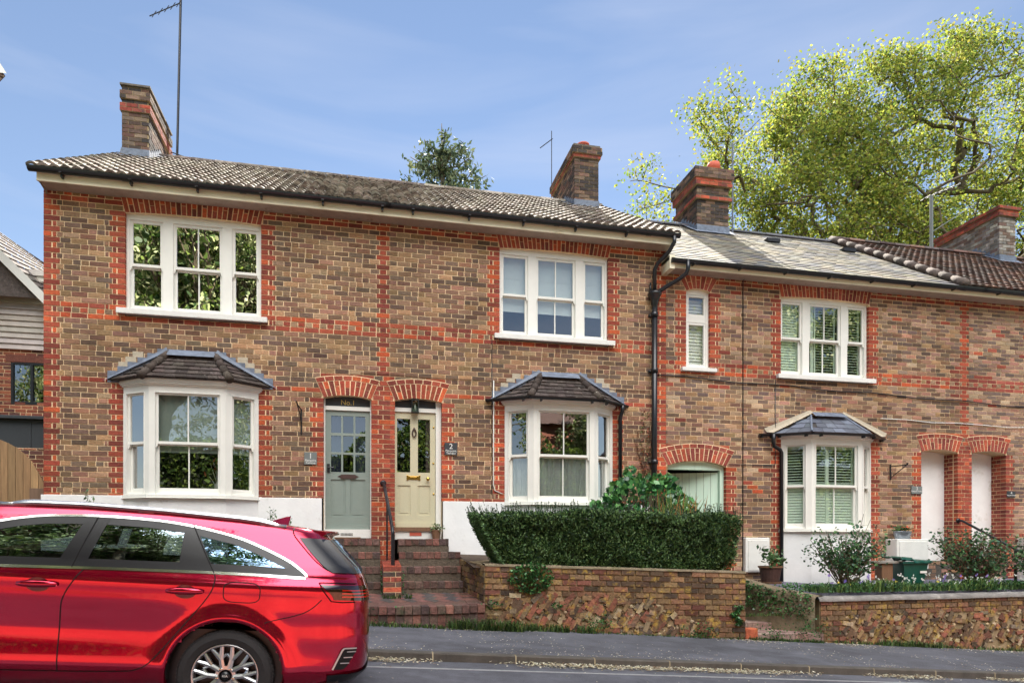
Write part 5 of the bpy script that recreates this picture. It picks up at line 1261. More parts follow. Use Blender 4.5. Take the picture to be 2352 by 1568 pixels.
rosebush('open leafy rose bush in front of the shuttered bay, one long stem leaning right', 8.25, -1.15, .64, 1.24, .78, 54, RG, 3, extra_tall=.55)
rosebush('denser rose bush in front of the two blank white doorways', 10.9, -1.2, .64, 1.2, 1.1, 78, RG+[(96, 60, 46)], 4)
rosebush('thin sprawling rose at the right end of the bed behind the handrail post', 12.1, -1.25, .72, 1.0, .5, 16, RG, 9)
random.seed(21)
# clipped hedge: one thing, small leaves standing out of a dark twiggy core
he = thing('clipped_hedge', 'dense dark green clipped hedge standing on the lichened brick wall', 'hedge', (3.7, -1.6, 1.1))
HX0, HX1, HY0, HY1 = 1.56, 5.74, -2.0, -1.15
def hz(x): return 1.98+.03*sin(x*2.3)
def hz0(x): return 1.12-.0345*(x-1.69)+.06
n = 52000
xs = RNG.uniform(HX0, HX1, n); f = RNG.uniform(0, 1, n); side = RNG.random(n)
zt = 1.97+.03*np.sin(xs*2.3)+.022*np.sin(xs*6.1+1)+.015*np.sin(xs*13); zt = zt-.10*np.clip(1-(HX1-xs)/.35, 0, 1)**2; zb = 1.19-.0345*(xs-1.69)
dpt = np.abs(RNG.normal(0, .06, n))-.03*np.sin(xs*7+z*9 if False else xs*7)*np.sin(f*11+xs*3)
z = zb+(zt-zb)*f
inset = .30*(1-f)**1.3; endL = HX0+.42*(1-f)**1.2; endR = HX1-.12*(1-f)
front = side < .62; topm = (side >= .62) & (side < .86); back = (side >= .86)
y = np.where(front, HY0+.10*np.sin(xs*3+z*4)*.4+.05+dpt+.10*(1-f), np.where(topm, RNG.uniform(HY0, HY1, n), HY1-dpt))
z = np.where(topm, zt-dpt, z)
xs = endL+(endR-endL)*((xs-HX0)/(HX1-HX0))
nrm = np.stack([np.zeros(n)+.15*RNG.normal(size=n), np.where(front, -1.0, 0)+np.where(back, 1.0, 0), np.where(topm, 1.2, .35)], 1)
le = (xs-HX0 < .25+.42*(1-f)); nrm[le, 0] -= .7
mb = MB(); lightweight_leafcloud(mb, np.stack([xs, y, z], 1), RNG.uniform(.016, .029, n), leafcols(n, [(74, 104, 58), (52, 80, 48), (90, 122, 68), (42, 66, 44), (108, 136, 78)], .3), normals=nrm, spread=1.1, aspect=2.2)
# end caps
n2 = 5000; f = RNG.uniform(0, 1, n2); yy = RNG.uniform(HY0, HY1, n2); left = RNG.random(n2) < .6
x2 = np.where(left, HX0+.42*(1-f)**1.2+np.abs(RNG.normal(0, .03, n2)), HX1-.12*(1-f)-np.abs(RNG.normal(0, .03, n2)))
lightweight_leafcloud(mb, np.stack([x2, yy, 1.15+.82*f], 1), RNG.uniform(.014, .024, n2), leafcols(n2, [(84, 116, 66), (62, 92, 54), (98, 132, 74)], .3), normals=np.stack([np.where(left, -1.2, 1.2), np.zeros(n2), np.zeros(n2)+.2], 1), spread=1.1, aspect=2.2)
# sprigs along the top
for i in range(520):
    x = random.uniform(HX0, HX1) if i < 400 else random.uniform(HX0, HX0+1.6); yv = random.uniform(HY0, HY1); h = random.choice([.05, .08, .12, .16])*random.uniform(.6, 1.3); z0 = hz(x)-.03
    lean = -.35 if x < HX0+.25 else random.uniform(-.15, .15)
    c_ = np.array([[x+lean*h*t, yv, z0+h*t] for t in np.linspace(0, 1, int(h/.014)+2)]); lightweight_leafcloud(mb, c_, np.full(len(c_), .016), leafcols(len(c_), [(70, 92, 62), (52, 70, 50)], .2), aspect=1.8)
for i in range(420):       # stray shoots out of the face
    f_s = random.random(); x = HX0+.42*(1-f_s)**1.2+.02+random.random()*(HX1-HX0-.5); z0 = 1.2+.75*f_s; L_ = random.uniform(.04, .11); dx_ = random.uniform(-.5, .5); y0_ = HY0+.03+.10*(1-f_s)
    c_ = np.array([[x+dx_*L_*t, y0_-L_*t*.8, z0+L_*t*.7] for t in np.linspace(0, 1, 5)]); lightweight_leafcloud(mb, c_, np.full(len(c_), .017), leafcols(len(c_), [(96, 126, 72), (78, 108, 62)], .2), aspect=1.9)
mb.build('leaves', M['leaf'], he)
mb = MB(); K = 20; P = []
for f_ in (0, .3, .6, .93):
    P.append([(HX0+.42*(1-f_)**1.2+.09+(HX1-.12*(1-f_)-HX0-.42*(1-f_)**1.2-.18)*i/K, HY0+.16+.10*(1-f_)+.02*sin(i*2), hz0(HX0+4*i/K)+(1.92-hz0(HX0+4*i/K))*f_) for i in range(K+1)])
P.append([(p[0], HY1-.10, p[2]) for p in P[-1]]); P.append([(p[0], HY1-.10, 1.1) for p in P[0]]); mb.grid(P)
mb.poly([r[0] for r in P]); mb.poly([r[-1] for r in P])
for i in range(13): 
    x = 2.3+i*.23; mb.tube([(x, -1.65, 1.0), (x+random.uniform(-.1, .1), -1.6, 1.5)], .012, 5)
mb.build('twigs', basic('dark_twigs', lin((34, 40, 26)), .9, noise=.5, nscale=20), he)
# hydrangea-like shrub behind the hedge
sh = thing('leafy_shrub', 'rounded bright green broad leaved shrub between the hedge and the mint gate', 'shrub', (4.7, -.75, 1.1), 'garden shrubs')
n = 1500; u = RNG.normal(size=(n, 3)); u /= np.linalg.norm(u, axis=1)[:, None]; u[:, 2] = np.abs(u[:, 2])*1.0-.1
c_ = np.array([4.66, -.72, 1.84])+u*np.array([1.0, .44, .96])*RNG.uniform(.75, 1.03, (n, 1)); c_[:, 2] = np.maximum(c_[:, 2], 1.3)
bump = .07*np.sin(c_[:, 0]*9)+.05*np.sin(c_[:, 0]*17+2); c_[:, 2] += bump
mb = MB(); lightweight_leafcloud(mb, c_, RNG.uniform(.06, .10, n), leafcols(n, [(70, 128, 70), (52, 104, 60), (92, 148, 84), (44, 88, 56), (110, 160, 90)], .25), normals=u*1.0+np.array([0, 0, .2]), spread=1.6, aspect=1.5, flat=.3); mb.build('leaves', M['leafshine'], sh)
mb = MB()
for i in range(60):
    a = random.uniform(0, 2*pi); p = Vector((4.62+.75*cos(a)*random.random(), -.72+.25*sin(a), 1.1)); q = Vector((4.62+.9*cos(a)*random.random(), -.75+.35*sin(a), 2.3)); mb.tube([p, q], .008, 4)
mb.build('stems', M['bark'], sh)
mb = MB()
for i in range(80):
    x = random.uniform(4.7, 5.5); p = Vector((x, -1.1+random.uniform(-.1, .1), 1.7)); a = random.uniform(-.5, .7); tip = p+Vector((a*.5, -.1, .55+random.uniform(-.1, .25)-abs(a)*.4)); m_ = (p+tip)/2+Vector((0, 0, .08)); w_ = Vector((.012, 0, 0)); c = jit(lin(random.choice([(120, 150, 80), (90, 128, 66), (150, 160, 90), (170, 130, 80)])), .2)
    mb.quad(p-w_, p+w_, m_+w_, m_-w_, c); mb.quad(m_-w_, m_+w_, tip, tip, c)
tag(mb.build('iris_leaves', M['leafgrass']), 'clump of long arching strap leaves at the right of the broad leaved shrub', 'plant', 'garden shrubs')
mb = MB(); pr = MB()
cr = [(5.0, .0)]
for s in range(12):
    p = Vector((4.98, -.015, 2.4)); pts = [tuple(p)]
    for k in range(5): p = p+Vector((random.uniform(-.10, .09), 0, random.uniform(.12, .3))); pts.append((p.x, -.015, p.z))
    mb.tube(pts, .004, 4, lin((96, 66, 50)))
c_ = np.array([[4.98+random.gauss(0, .06)*(1+(3.6-z_)*.8), -.03, z_] for z_ in np.linspace(2.6, 3.9, 110)]); lightweight_leafcloud(mb, c_, np.full(len(c_), .03), leafcols(len(c_), [(150, 84, 56), (120, 70, 50), (110, 110, 60)]))
tag(mb.build('climbing_creeper', M['leaf']), 'sparse russet creeper climbing the brick beside the big black downpipe', 'climber')
# ivy patches (things one can point to)
def ivy(label, fn, n, size, pal, name='ivy_patch', cat='ivy'):
    c_, nr = fn(n); mb = MB(); lightweight_leafcloud(mb, c_, RNG.uniform(.7, 1.3, n)*size, leafcols(n, pal, .3), normals=nr, spread=1.2, aspect=1.05); tag(mb.build(name, M['leafshine']), label, cat, 'trailing wall plants')
IV = [(48, 96, 52), (36, 74, 42), (66, 116, 62), (84, 132, 70)]
def f_(n):
    a = RNG.uniform(0, 2*pi, n); r = RNG.random(n)**.6; x = 2.35+.34*r*np.cos(a); z = 1.02+.22*r*np.sin(a); return np.stack([x, -2.07-.06*(1-r)+.02*RNG.normal(size=n), z], 1), np.tile([0, -1, .3], (n, 1))
ivy('round clump of creeping ivy hanging over the left part of the lichened wall', f_, 900, .036, IV)
def f_(n):
    t = RNG.random(n); x = 7.14-.62*t**1.15-.12*np.sin(pi*t)-.15; y = -1.93+1.25*t; s = RNG.random(n); return np.stack([x+RNG.normal(0, .04, n), y+RNG.normal(0, .04, n), .66+.22*t-.42*s+.03], 1), np.tile([-1, -.6, .4], (n, 1))
ivy('ivy smothering the low curved wall beside the path', f_, 1900, .034, IV)
def f_(n):
    s = RNG.random(n); return np.stack([5.60+.05*np.sin(s*9)+RNG.normal(0, .028, n), -2.06+RNG.normal(0, .01, n), .26+.3*s], 1), np.tile([0, -1, .3], (n, 1))
ivy('thin ivy strand climbing the right end of the lichened wall', f_, 420, .032, IV)
def f_(n):
    return np.stack([RNG.uniform(5.75, 7.2, n), RNG.uniform(-2.05, -1.2, n), RNG.uniform(.2, .32, n)-.02+.1*0], 1), np.tile([0, -.3, 1], (n, 1))
# weeds and grass at the foot of the walls
mb = MB()
def blade(mb, x, y, z, h, lean, w=.006, col=None):
    a = random.uniform(0, 2*pi); d = Vector((cos(a), sin(a)*.6-.3, 0))*lean*h; s = Vector((-sin(a), cos(a), 0))*w; p = Vector((x, y, z)); m_ = p+d*.4+Vector((0, 0, h*.65)); t = p+d+Vector((0, 0, h*.9-lean*h*.25)); c = col or jit(lin(random.choice([(74, 104, 48), (58, 88, 42), (96, 120, 60), (46, 70, 36)])), .25)
    mb.quad(p-s, p+s, m_+s*.8, m_-s*.8, c); mb.quad(m_-s*.8, m_+s*.8, t, t, c)
for (x0, x1, y, n, hm) in ((1.15, 2.2, -2.28, 520, .20), (2.2, 2.9, -2.12, 260, .15), (2.9, 5.7, -2.10, 260, .06), (-.2, 1.1, -2.30, 320, .08), (.3, .7, -1.5, 90, .10), (3.0, 3.3, -2.13, 80, .15), (5.8, 7.1, -2.06, 500, .07), (7.3, 12.6, -2.02, 700, .08), (8.1, 9.3, -2.04, 300, .13), (5.8, 7.0, -1.5, 200, .07)):
    for i in range(n):
        x = random.uniform(x0, x1); yy = y+random.gauss(0, .035); zz = gz(x, -2.05) if y < -1.9 else (lz(-1.5) if x < 2 else .34); blade(mb, x, yy, zz-.01, hm*random.uniform(.5, 1.2), random.uniform(.2, 1.1))
for (x, y, z0, r, n) in ((3.35, -2.12, .35, .13, 200), (4.95, -2.13, .15, .17, 320), (2.75, -2.1, .62, .05, 60), (6.2, -2.08, .10, .16, 200), (6.9, -2.05, .16, .2, 260), (1.78, -2.12, .66, .08, 80), (-.1, -2.2, .5, .25, 100)):
    c_ = np.array([x, y, z0])+RNG.normal(size=(n, 3))*np.array([r, .03, r*.5]); lightweight_leafcloud(mb, c_, RNG.uniform(.015, .035, n), leafcols(n, IV, .3), normals=np.tile([0, -1, .5], (n, 1)), aspect=1.2)
n = 700; t = RNG.random(n); c_ = np.stack([RNG.uniform(.3, .58, n)*0+np.where(RNG.random(n) < .5, .285, .6), RNG.uniform(-1.4, -.6, n), RNG.uniform(.72, 1.1, n)], 1); lightweight_leafcloud(mb, c_[:160], RNG.uniform(.012, .025, 160), leafcols(160, IV, .3))
tag(mb.build('grass', M['leafgrass']), 'weeds and grass tufts along the foot of the garden walls', None, kind='stuff')
# flower bed behind wall 2
mb = MB()
for i in range(2600):
    x = random.uniform(7.3, 13.5); y = random.uniform(-1.68, -1.15)
    if 9.2 < x < 10.1 and y > -1.3: continue
    h = .16+.10*max(0, sin(x*3.1)); blade(mb, x, y, .70, h*random.uniform(.6, 1.2), random.uniform(.3, 1.3), .009, jit(lin(random.choice([(88, 120, 62), (66, 100, 52), (120, 146, 76), (50, 80, 46)])), .25))
n = 2400; c_ = np.stack([RNG.uniform(6.75, 13.5, n), RNG.uniform(-1.7, -1.0, n), RNG.uniform(.70, .84, n)], 1); lightweight_leafcloud(mb, c_, RNG.uniform(.02, .04, n), leafcols(n, IV+[(90, 120, 80)], .3), flat=.3)
tag(mb.build('ground_cover', M['leafgrass']), 'low green plants filling the bed behind the right hand wall', None, kind='stuff')
def flowers(label, n, x0, x1, pal, sz, z0, z1, name):
    mb = MB()
    for i in range(n):
        x, y, z = random.uniform(x0, x1), random.uniform(-1.65, -1.2), random.uniform(z0, z1); c = jit(lin(random.choice(pal)), .1)
        mb.tube([(x, y, .7), (x, y, z)], .0025, 3, lin((70, 100, 50)))
        for k in range(3):
            fx, fz = x+random.gauss(0, .015), z+random.gauss(0, .012)
            for p in range(5):
                a = p*1.257; mb.poly([(fx, y-.004, fz), (fx+sz*cos(a-.5), y-.010, fz+sz*sin(a-.5)), (fx+sz*1.5*cos(a), y-.006, fz+sz*1.5*sin(a)), (fx+sz*cos(a+.5), y-.010, fz+sz*sin(a+.5))], c)
    tag(mb.build(name, M['petal']), label, None, kind='stuff')
flowers('small white flowers scattered through the bed', 80, 7.9, 12.6, [(235, 238, 232)], .010, .82, .98, 'white_flowers')
flowers('mauve and yellow flowers scattered through the bed', 26, 7.6, 11.0, [(150, 130, 190), (130, 110, 190), (236, 220, 90)], .014, .80, .98, 'mauve_flowers')
# planter and sprigs by house 1 plinth
for (lab, x, z0, n, sp) in (('upright rosemary sprigs against the white plinth just above the car roof', -1.28, 1.55, 130, .08), ('small leafy sprout against the white plinth left of the first bay', -3.92, 1.75, 60, .05)):
    t = thing('seedling_plant', lab, 'plant', (x, -.35, z0), 'garden shrubs'); mb = MB(); st = MB()
    for k in range(5):
        bx = x+random.uniform(-sp*2.2, sp*2.2); hh = random.uniform(.3, .55); st.tube([(bx, -.35, z0-.4), (bx+random.uniform(-.03, .03), -.35, z0+hh*.9)], .004, 4)
        c_ = np.array([[bx+random.gauss(0, .022), -.35+random.gauss(0, .02), z0+hh*q] for q in np.linspace(0, 1, n//4)]); lightweight_leafcloud(mb, c_, np.full(len(c_), .022 if n > 100 else .035), leafcols(len(c_), [(70, 100, 60), (90, 120, 70)]), aspect=2)
    mb.build('leaves', M['leaf'], t); st.build('stems', M['stem'], t)
# leaf litter and petals
mb = MB(); pal = [(200, 194, 170), (176, 166, 136), (214, 210, 190), (140, 124, 96), (186, 180, 150), (120, 96, 72)]
def litter(n, fx, fy, s0, s1, up=.0):
    for i in range(n):
        x, y = fx(), fy(); s = random.uniform(s0, s1)
        if random.random() > .45+.55*sin(x*2.1+sin(x*.9)*2+y*1.3): continue
        a = random.uniform(0, pi); z = gz(x, y)+.005+random.random()*up; ca, sa = cos(a)*s, sin(a)*s; c = jit(lin(random.choice(pal)), .2); q = s*.45; lift = random.uniform(0, s*.5)
        mb.quad((x-ca, y-sa, z), (x+sa*.45, y-ca*.45, z+lift*.3), (x+ca, y+sa, z+lift), (x-sa*.45, y+ca*.45, z+lift*.3), c)
litter(2600, lambda: random.uniform(-.6, 16), lambda: -2.06-abs(random.gauss(0, .16)), .010, .026)
litter(3400, lambda: random.uniform(-.6, 16), lambda: random.uniform(-4.05, -2.1), .006, .018)
litter(900, lambda: random.uniform(-.6, 16), lambda: -4.06+random.gauss(0, .05)*1.0-.0 if random.random() < 0 else random.uniform(-4.06, -3.9), .006, .018)
litter(7500, lambda: -.6+16*random.random(), lambda: -4.215-abs(random.gauss(0, .085)), .012, .028, up=.03)
litter(900, lambda: random.uniform(-.5, 16), lambda: random.uniform(-7.0, -4.3), .008, .018)
tag(mb.build('fallen_petals', M['petal']), 'pale fallen petals and leaf litter strewn on the pavement and along the gutter', None, kind='stuff')
# manhole / service covers
# left: boarded gate, neighbour
gt = thing('garden_gate', 'round topped wooden board gate at the left edge of the photo', 'gate', (-5.4, .5, .3))
def board_gate():
    mb = MB(); x = -6.3; bw = .105; yv = .5; zc_ = 3.15
    while x < -4.93:
        xm = x+bw/2; t = (xm+5.85)/.95; zt_ = 2.40+.78*sqrt(max(0, 1-t*t)) if abs(t) < 1 else 2.4; c = jit(lin((166, 132, 96)), .28)
        xl = (x+5.85)/.95; xr = (x+bw+5.85)/.95; zl = 2.40+.78*sqrt(max(0, 1-xl*xl)); zr = 2.40+.78*sqrt(max(0, 1-xr*xr))
        for e in (0,):
            n = len(mb.v); a, b = x+.003, x+bw-.003
            mb.v += [(a, yv, .2), (b, yv, .2), (b, yv+.022, .2), (a, yv+.022, .2), (a, yv, zl), (b, yv, zr), (b, yv+.022, zr), (a, yv+.022, zl)]
            for f in ((4, 5, 6, 7), (0, 1, 5, 4), (2, 3, 7, 6), (3, 0, 4, 7), (1, 2, 6, 5)): mb.f.append(tuple(n+t_ for t_ in f)); mb.c.append(c); mb.m.append(0)
        x += bw
    return mb
board_gate().build('boards', M['gatewood'], gt)
mb = MB()
for z in (.8, 2.2): mb.box(-6.3, -4.95, .523, .56, z, z+.09, lin((150, 120, 86)))
mb.box(-4.93, -4.70, .2, .75, .1, 2.35, lin((120, 96, 78))); mb.build('gate_frame', M['gatewood'], gt)
M['tileboard'] = basic('pale_board', None, .8, attr=True, noise=.12, nscale=5)
nb = thing('neighbour_house', 'pale boarded neighbouring house seen past the left end of the terrace', 'house', (-8.5, 6, .3))
mb = MB(); mm = MB()
# tile-hung upper part over brick lower part, facing the street
y = 6.0; XR = -5.6; XL = -10.5
wall_bricks(mb, mm, XL, XR, 3.2, 5.92, 3.2, [(-7.75, -6.55, 4.70, 5.62)], [], stock=[lin(c) for c in [(140, 84, 66), (118, 72, 60), (156, 98, 76), (96, 66, 60)]], y=y)
mb.box(-7.85, -6.45, y-.01, y+.05, 5.62, 5.78, lin((110, 70, 60)))
mm.box(XL, XR, y+.05, y+6, .3, 5.3, lin((.1, .1, .1)), skip='f'); mm.quad((XL, y+.01, .3), (XR, y+.01, .3), (XR, y+.01, 3.2), (XL, y+.01, 3.2))
n = len(mb.v); mb.v += mm.v; mb.f += [tuple(i+n for i in f) for f in mm.f]; mb.c += mm.c; mb.m += [1]*len(mm.f); mb.build('wall', [M['brick'], M['mortar']], nb)
mb = MB(); z = 5.90; k = 0
while z < 7.7:
    x = XL-(.08 if k % 2 else 0)
    while x < XR:
        c = jit(lin((196, 188, 182)), .08); mb.quad((x, y-.055, z), (x+2.4, y-.055, z), (x+2.4, y-.01, z+.15), (x, y-.01, z+.15), c); mb.quad((x, y-.01, z-.004), (x+2.4, y-.01, z-.004), (x+2.4, y-.055, z), (x, y-.055, z), c); x += 2.401
    z += .13; k += 1
mb.build('weatherboarding', M['tileboard'], nb)
wb = MB(); wb.box(-7.75, -6.55, y+.0, y+.06, 4.66, 4.73); wb.box(-7.75, -6.55, y, y+.06, 5.57, 5.62)
for x in (-7.75, -7.36, -6.97, -6.60): wb.box(x, x+.05, y, y+.06, 4.73, 5.57)
wn_ = wb.build('window', M['black'], nb)
wb = MB(); wb.quad((-7.75, y+.04, 4.7), (-6.55, y+.04, 4.7), (-6.55, y+.04, 5.6), (-7.75, y+.04, 5.6)); wb.build('pane', M['glass'], wn_); room_box('room_lining', wn_, -7.8, -6.5, y+.1, y+1.5, 4.6, 5.7, M['room'])
mb = MB()      # main roof slope falling towards the right, and gable verge
def slope(a, b, c, d, rows, cols, pal):
    a, b, c, d = map(Vector, (a, b, c, d)); nn = (b-a).cross(d-a).normalized()
    if nn.y > 0: nn = -nn
    for r in range(rows):
        for k in range(cols):
            u0, u1, v0, v1 = k/cols+.004, (k+1)/cols-.004, r/rows, (r+1.04)/rows
            f = lambda u, v: a.lerp(b, u).lerp(d.lerp(c, u), v)
            cc = jit(random.choice(pal), .2); p0, p1, p2, p3 = f(u0, v0)+nn*.03, f(u1, v0)+nn*.03, f(u1, v1), f(u0, v1); mb.quad(p0, p1, p2, p3, cc); mb.quad(f(u0, v0), f(u1, v0), p1, p0, cc)
PL = [lin(c) for c in [(112, 104, 98), (98, 90, 86), (126, 118, 110)]]
slope((-6.9, y-.35, 6.95), (-5.3, y+.6, 6.95), (-8.2, y+5, 9.1), (-8.75, y-.35, 9.05), 14, 10, PL)
slope((-11, y-.5, 6.9), (-8.0, y-.5, 6.9), (-9.0, y+2.2, 8.85), (-11, y+2.2, 8.85), 14, 16, [lin((110, 100, 100)), lin((92, 86, 90))])
mb.poly([(-8.7, y-.30, 9.0), (-6.95, y-.30, 7.0), (-10.4, y-.30, 7.0)], PL[1]); mb.build('roof', M['darktile'], nb)
mb = MB(); mb.tube([(-6.75, y-.42, 6.86), (-5.3, y+.5, 6.86)], .06, 8); mb.build('gutter', M['black'], nb)
mb = MB(); 
for a, b in (((-8.8, 9.0), (-6.8, 6.92)), ((-8.8, 9.0), (-10.6, 6.95))):
    mb.quad((a[0], y-.42, a[1]-.2), (b[0], y-.42, b[1]-.2), (b[0], y-.42, b[1]+.05), (a[0], y-.42, a[1]+.05)); mb.quad((a[0], y-.42, a[1]-.2), (b[0], y-.42, b[1]-.2), (b[0], y-.25, b[1]-.2), (a[0], y-.25, a[1]-.2))
mb.build('bargeboard', M['white'], nb)
mb = MB(); mb.box(-7.9, -5.5, 3.0, 3.6, 3.3, 3.84); mb.box(-8.0, -5.4, 2.9, 3.7, 3.84, 3.90)
for x in (-7.4, -6.7, -6.1): mb.box(x, x+.02, 2.99, 3.0, 3.32, 3.8)
bw = MB(); bmm = MB(); wall_bricks(bw, bmm, -7.9, -4.95, .3, 3.3, .3, [], [], stock=[lin(c) for c in [(140, 84, 66), (118, 72, 60), (156, 98, 76), (96, 66, 60)]], y=2.95)
bmm.box(-7.9, -4.95, 2.97, 3.5, .3, 3.295); n = len(bw.v); bw.v += bmm.v; bw.f += [tuple(i+n for i in f) for f in bmm.f]; bw.c += bmm.c; bw.m += [1]*len(bmm.f)
tag(bw.build('yard_wall', [M['brick'], M['mortar']]), 'red brick wall behind the round topped gate, under the dark store', 'wall')
tag(mb.build('bin_store', M['slateplate'], bevel=.01), 'dark slate coloured store with a flat lid behind the round topped gate', 'bin store')
# tip of the eaves of the house off the left edge
cf = thing('corner_house', 'house off the left edge of which only the white eaves corner shows high up', 'house', (-9, 4, .3))
mb = MB(); mb.box(-16, -9.4, 3.0, 5.5, .3, 10.1, lin((140, 96, 76))); mb.build('wall', M['brick'], cf)
mb = MB(); mb.quad((-6.42, 2.8, 10.12), (-9.2, 2.8, 14.6), (-10.8, 6.0, 14.6), (-9.3, 6.0, 10.12), lin((120, 100, 90))); mb.quad((-6.46, 2.84, 10.10), (-9.2, 2.84, 14.5), (-12, 2.84, 14.5), (-9.4, 2.84, 10.09), lin((120, 100, 90))); mb.build('roof', M['darktile'], cf)
mb = MB(); mb.quad((-6.39, 2.78, 10.16), (-9.2, 2.78, 14.7), (-9.34, 2.78, 14.6), (-6.60, 2.78, 10.16)); mb.quad((-6.42, 2.8, 10.13), (-9.3, 6.0, 10.13), (-10.4, 6.0, 10.11), (-9.4, 2.8, 10.11)); mb.build('bargeboard', M['white'], cf)
# ================================================================= RED ESTATE CAR
M['carpaint'] = basic('car_paint', lin((178, 8, 54)), .12, metal=.82, noise=.0, spec=.6, coat=1.0, coatr=.0)
[n for n in M['carpaint'].node_tree.nodes if n.type == 'BSDF_PRINCIPLED'][0].inputs['Coat IOR'].default_value = 1.42
M['chrome'] = basic('chrome_trim', lin((215, 215, 215)), .12, metal=1, noise=.02)
M['satin'] = basic('satin_silver', lin((196, 198, 200)), .28, metal=.9, noise=.03)
M['cartrim'] = basic('satin_black_trim', lin((26, 26, 30)), .3, noise=.05)
M['tyre'] = basic('tyre_rubber', lin((34, 34, 36)), .8, noise=.2, nscale=30, bump=.3)
M['gap'] = basic('shadow_gap', lin((8, 6, 7)), .9, noise=.0)
M['carglass'] = glass_mat('car_glass', (.42, .50, .50), .34, 1.0, .0, (.66, .82, .95))  # bluish reflection tint stands in for mirrored blue sky
M['privglass'] = glass_mat('car_rear_glass', (.24, .30, .36), .42, 1.0, .0, (.42, .64, .95))  # blue of a sky reflection put into the glossy colour
M['redlens'] = basic('red_lens', lin((190, 10, 14)), .05, noise=.0, coat=1)
M['darklens'] = basic('dark_lens', lin((30, 4, 8)), .05, noise=.0, coat=1)
car = thing('parked_car', 'shiny red estate car with silver roof rails parked at the kerb', 'car', (-.936, -5.65, .284), rot=(0, .0692, 0))
car['local_space'] = 1
ROWS = [  # v, z or g, half width, rear x, front x
 (0, .21, .80, .70, -3.40), (1, .27, .865, .86, -3.5), (2, .34, .888, .94, -3.55), (3, .43, .898, .955, -3.6), (4, .58, .90, .958, -3.62), (5, .68, .90, .946, -3.6), (6, .78, .905, .94, -3.58), (7, .87, .905, .93, -3.52), (8, .95, .893, .912, -3.4), (9, 1.015, .872, .888, -3.2),
 (10, .0, .866, .884, -2.95), (11, .2, .84, .838, -2.75), (12, .4, .806, .77, -2.5), (13, .6, .768, .70, -2.27), (14, .8, .726, .63, -2.05), (15, .9, .700, .60, -1.95), (16, .96, .668, .585, -1.88), (17, .985, .60, .575, -1.82), (18, 1.0, .42, .565, -1.75), (19, 1.006, .0, .5, -1.4)]
RA = np.array([r[:5] for r in ROWS], dtype=float)
rx = [-3.7, -2.2, -1.8, -1.5, -1.0, -.5, 0, .35, .56, 1.0]; rz = [1.28, 1.32, 1.385, 1.408, 1.424, 1.422, 1.406, 1.382, 1.36, 1.35]
roofz = lambda x: float(np.interp(x, rx, rz)); BELT = 1.03
def rowp(v): return [float(np.interp(v, RA[:, 0], RA[:, k])) for k in (1, 2, 3, 4)]
NN = 8.0
def side_mod(x, z):
    d = .014*math.exp(-((z-.94)/.05)**2) - .020*math.exp(-((z-.60)/.13)**2)*(1/(1+math.exp((x+.35)*14)))*(1/(1+math.exp(-(x+2.3)*14))) + .012*math.exp(-((z-.36)/.06)**2)
    for wx in (0, -2.65):
        r = math.hypot(x-wx, z-.316); d += .022*math.exp(-((r-.40)/.055)**2)*(1 if z > .2 else 0)
    return d
def car_pt(v, x, sy=-1):
    zz, w, xr, xf = rowp(v); cx, a = (xr+xf)/2, (xr-xf)/2; q = min(1, abs((x-cx)/a))
    z = zz if v < 9.5 else BELT+(roofz(x)-BELT)*zz
    if 9 < v < 10: z = float(np.interp(v, [9, 10], [1.015, BELT]))
    yy = w*(max(0, 1-q**NN))**(1/NN)*(1-.018*((x+1.3)/2.3)**2)
    e = max(0., min(1., (1-q)*12)); 
    if v < 12: yy += side_mod(x, z)*e
    if x < -2.5 and z > .6: k = min(1, (-2.5-x)/1.0); z = .6+(z-.6)*(1-.42*k)
    return Vector((x, sy*yy, z))
def v_of(x, z):
    if z <= 1.015: return float(np.interp(z, RA[:10, 1], RA[:10, 0]))
    if z < BELT: return 9+(z-1.015)/(BELT-1.015)
    g = (z-BELT)/(roofz(x)-BELT); return float(np.interp(g, RA[10:, 1], RA[10:, 0]))
def cs(x, z, off=0.0, sy=-1):
    p = car_pt(v_of(x, z), x, sy); 
    if off:
        e = .01; a = car_pt(v_of(x+e, z), x+e, sy)-p; b = car_pt(v_of(x, z+e), x, sy)-p; n = a.cross(b).normalized(); n = n if n.y*sy > 0 else -n; p = p+n*off
    return p
TOPC = [(-2.28, 1.06), (-1.9, 1.165), (-1.504, 1.254), (-1.358, 1.295), (-1.206, 1.322), (-.896, 1.343), (-.579, 1.342), (-.307, 1.320), (0, 1.262), (.178, 1.197), (.357, 1.119), (.43, 1.07), (.478, 1.032)]
BELTC = [(-2.28, .968), (-1.43, .990), (-.833, 1.008), (-.2, 1.020), (.121, 1.022), (.478, 1.016)]
topz = lambda x: float(np.interp(x, *zip(*TOPC))); beltz = lambda x: float(np.interp(x, *zip(*BELTC)))
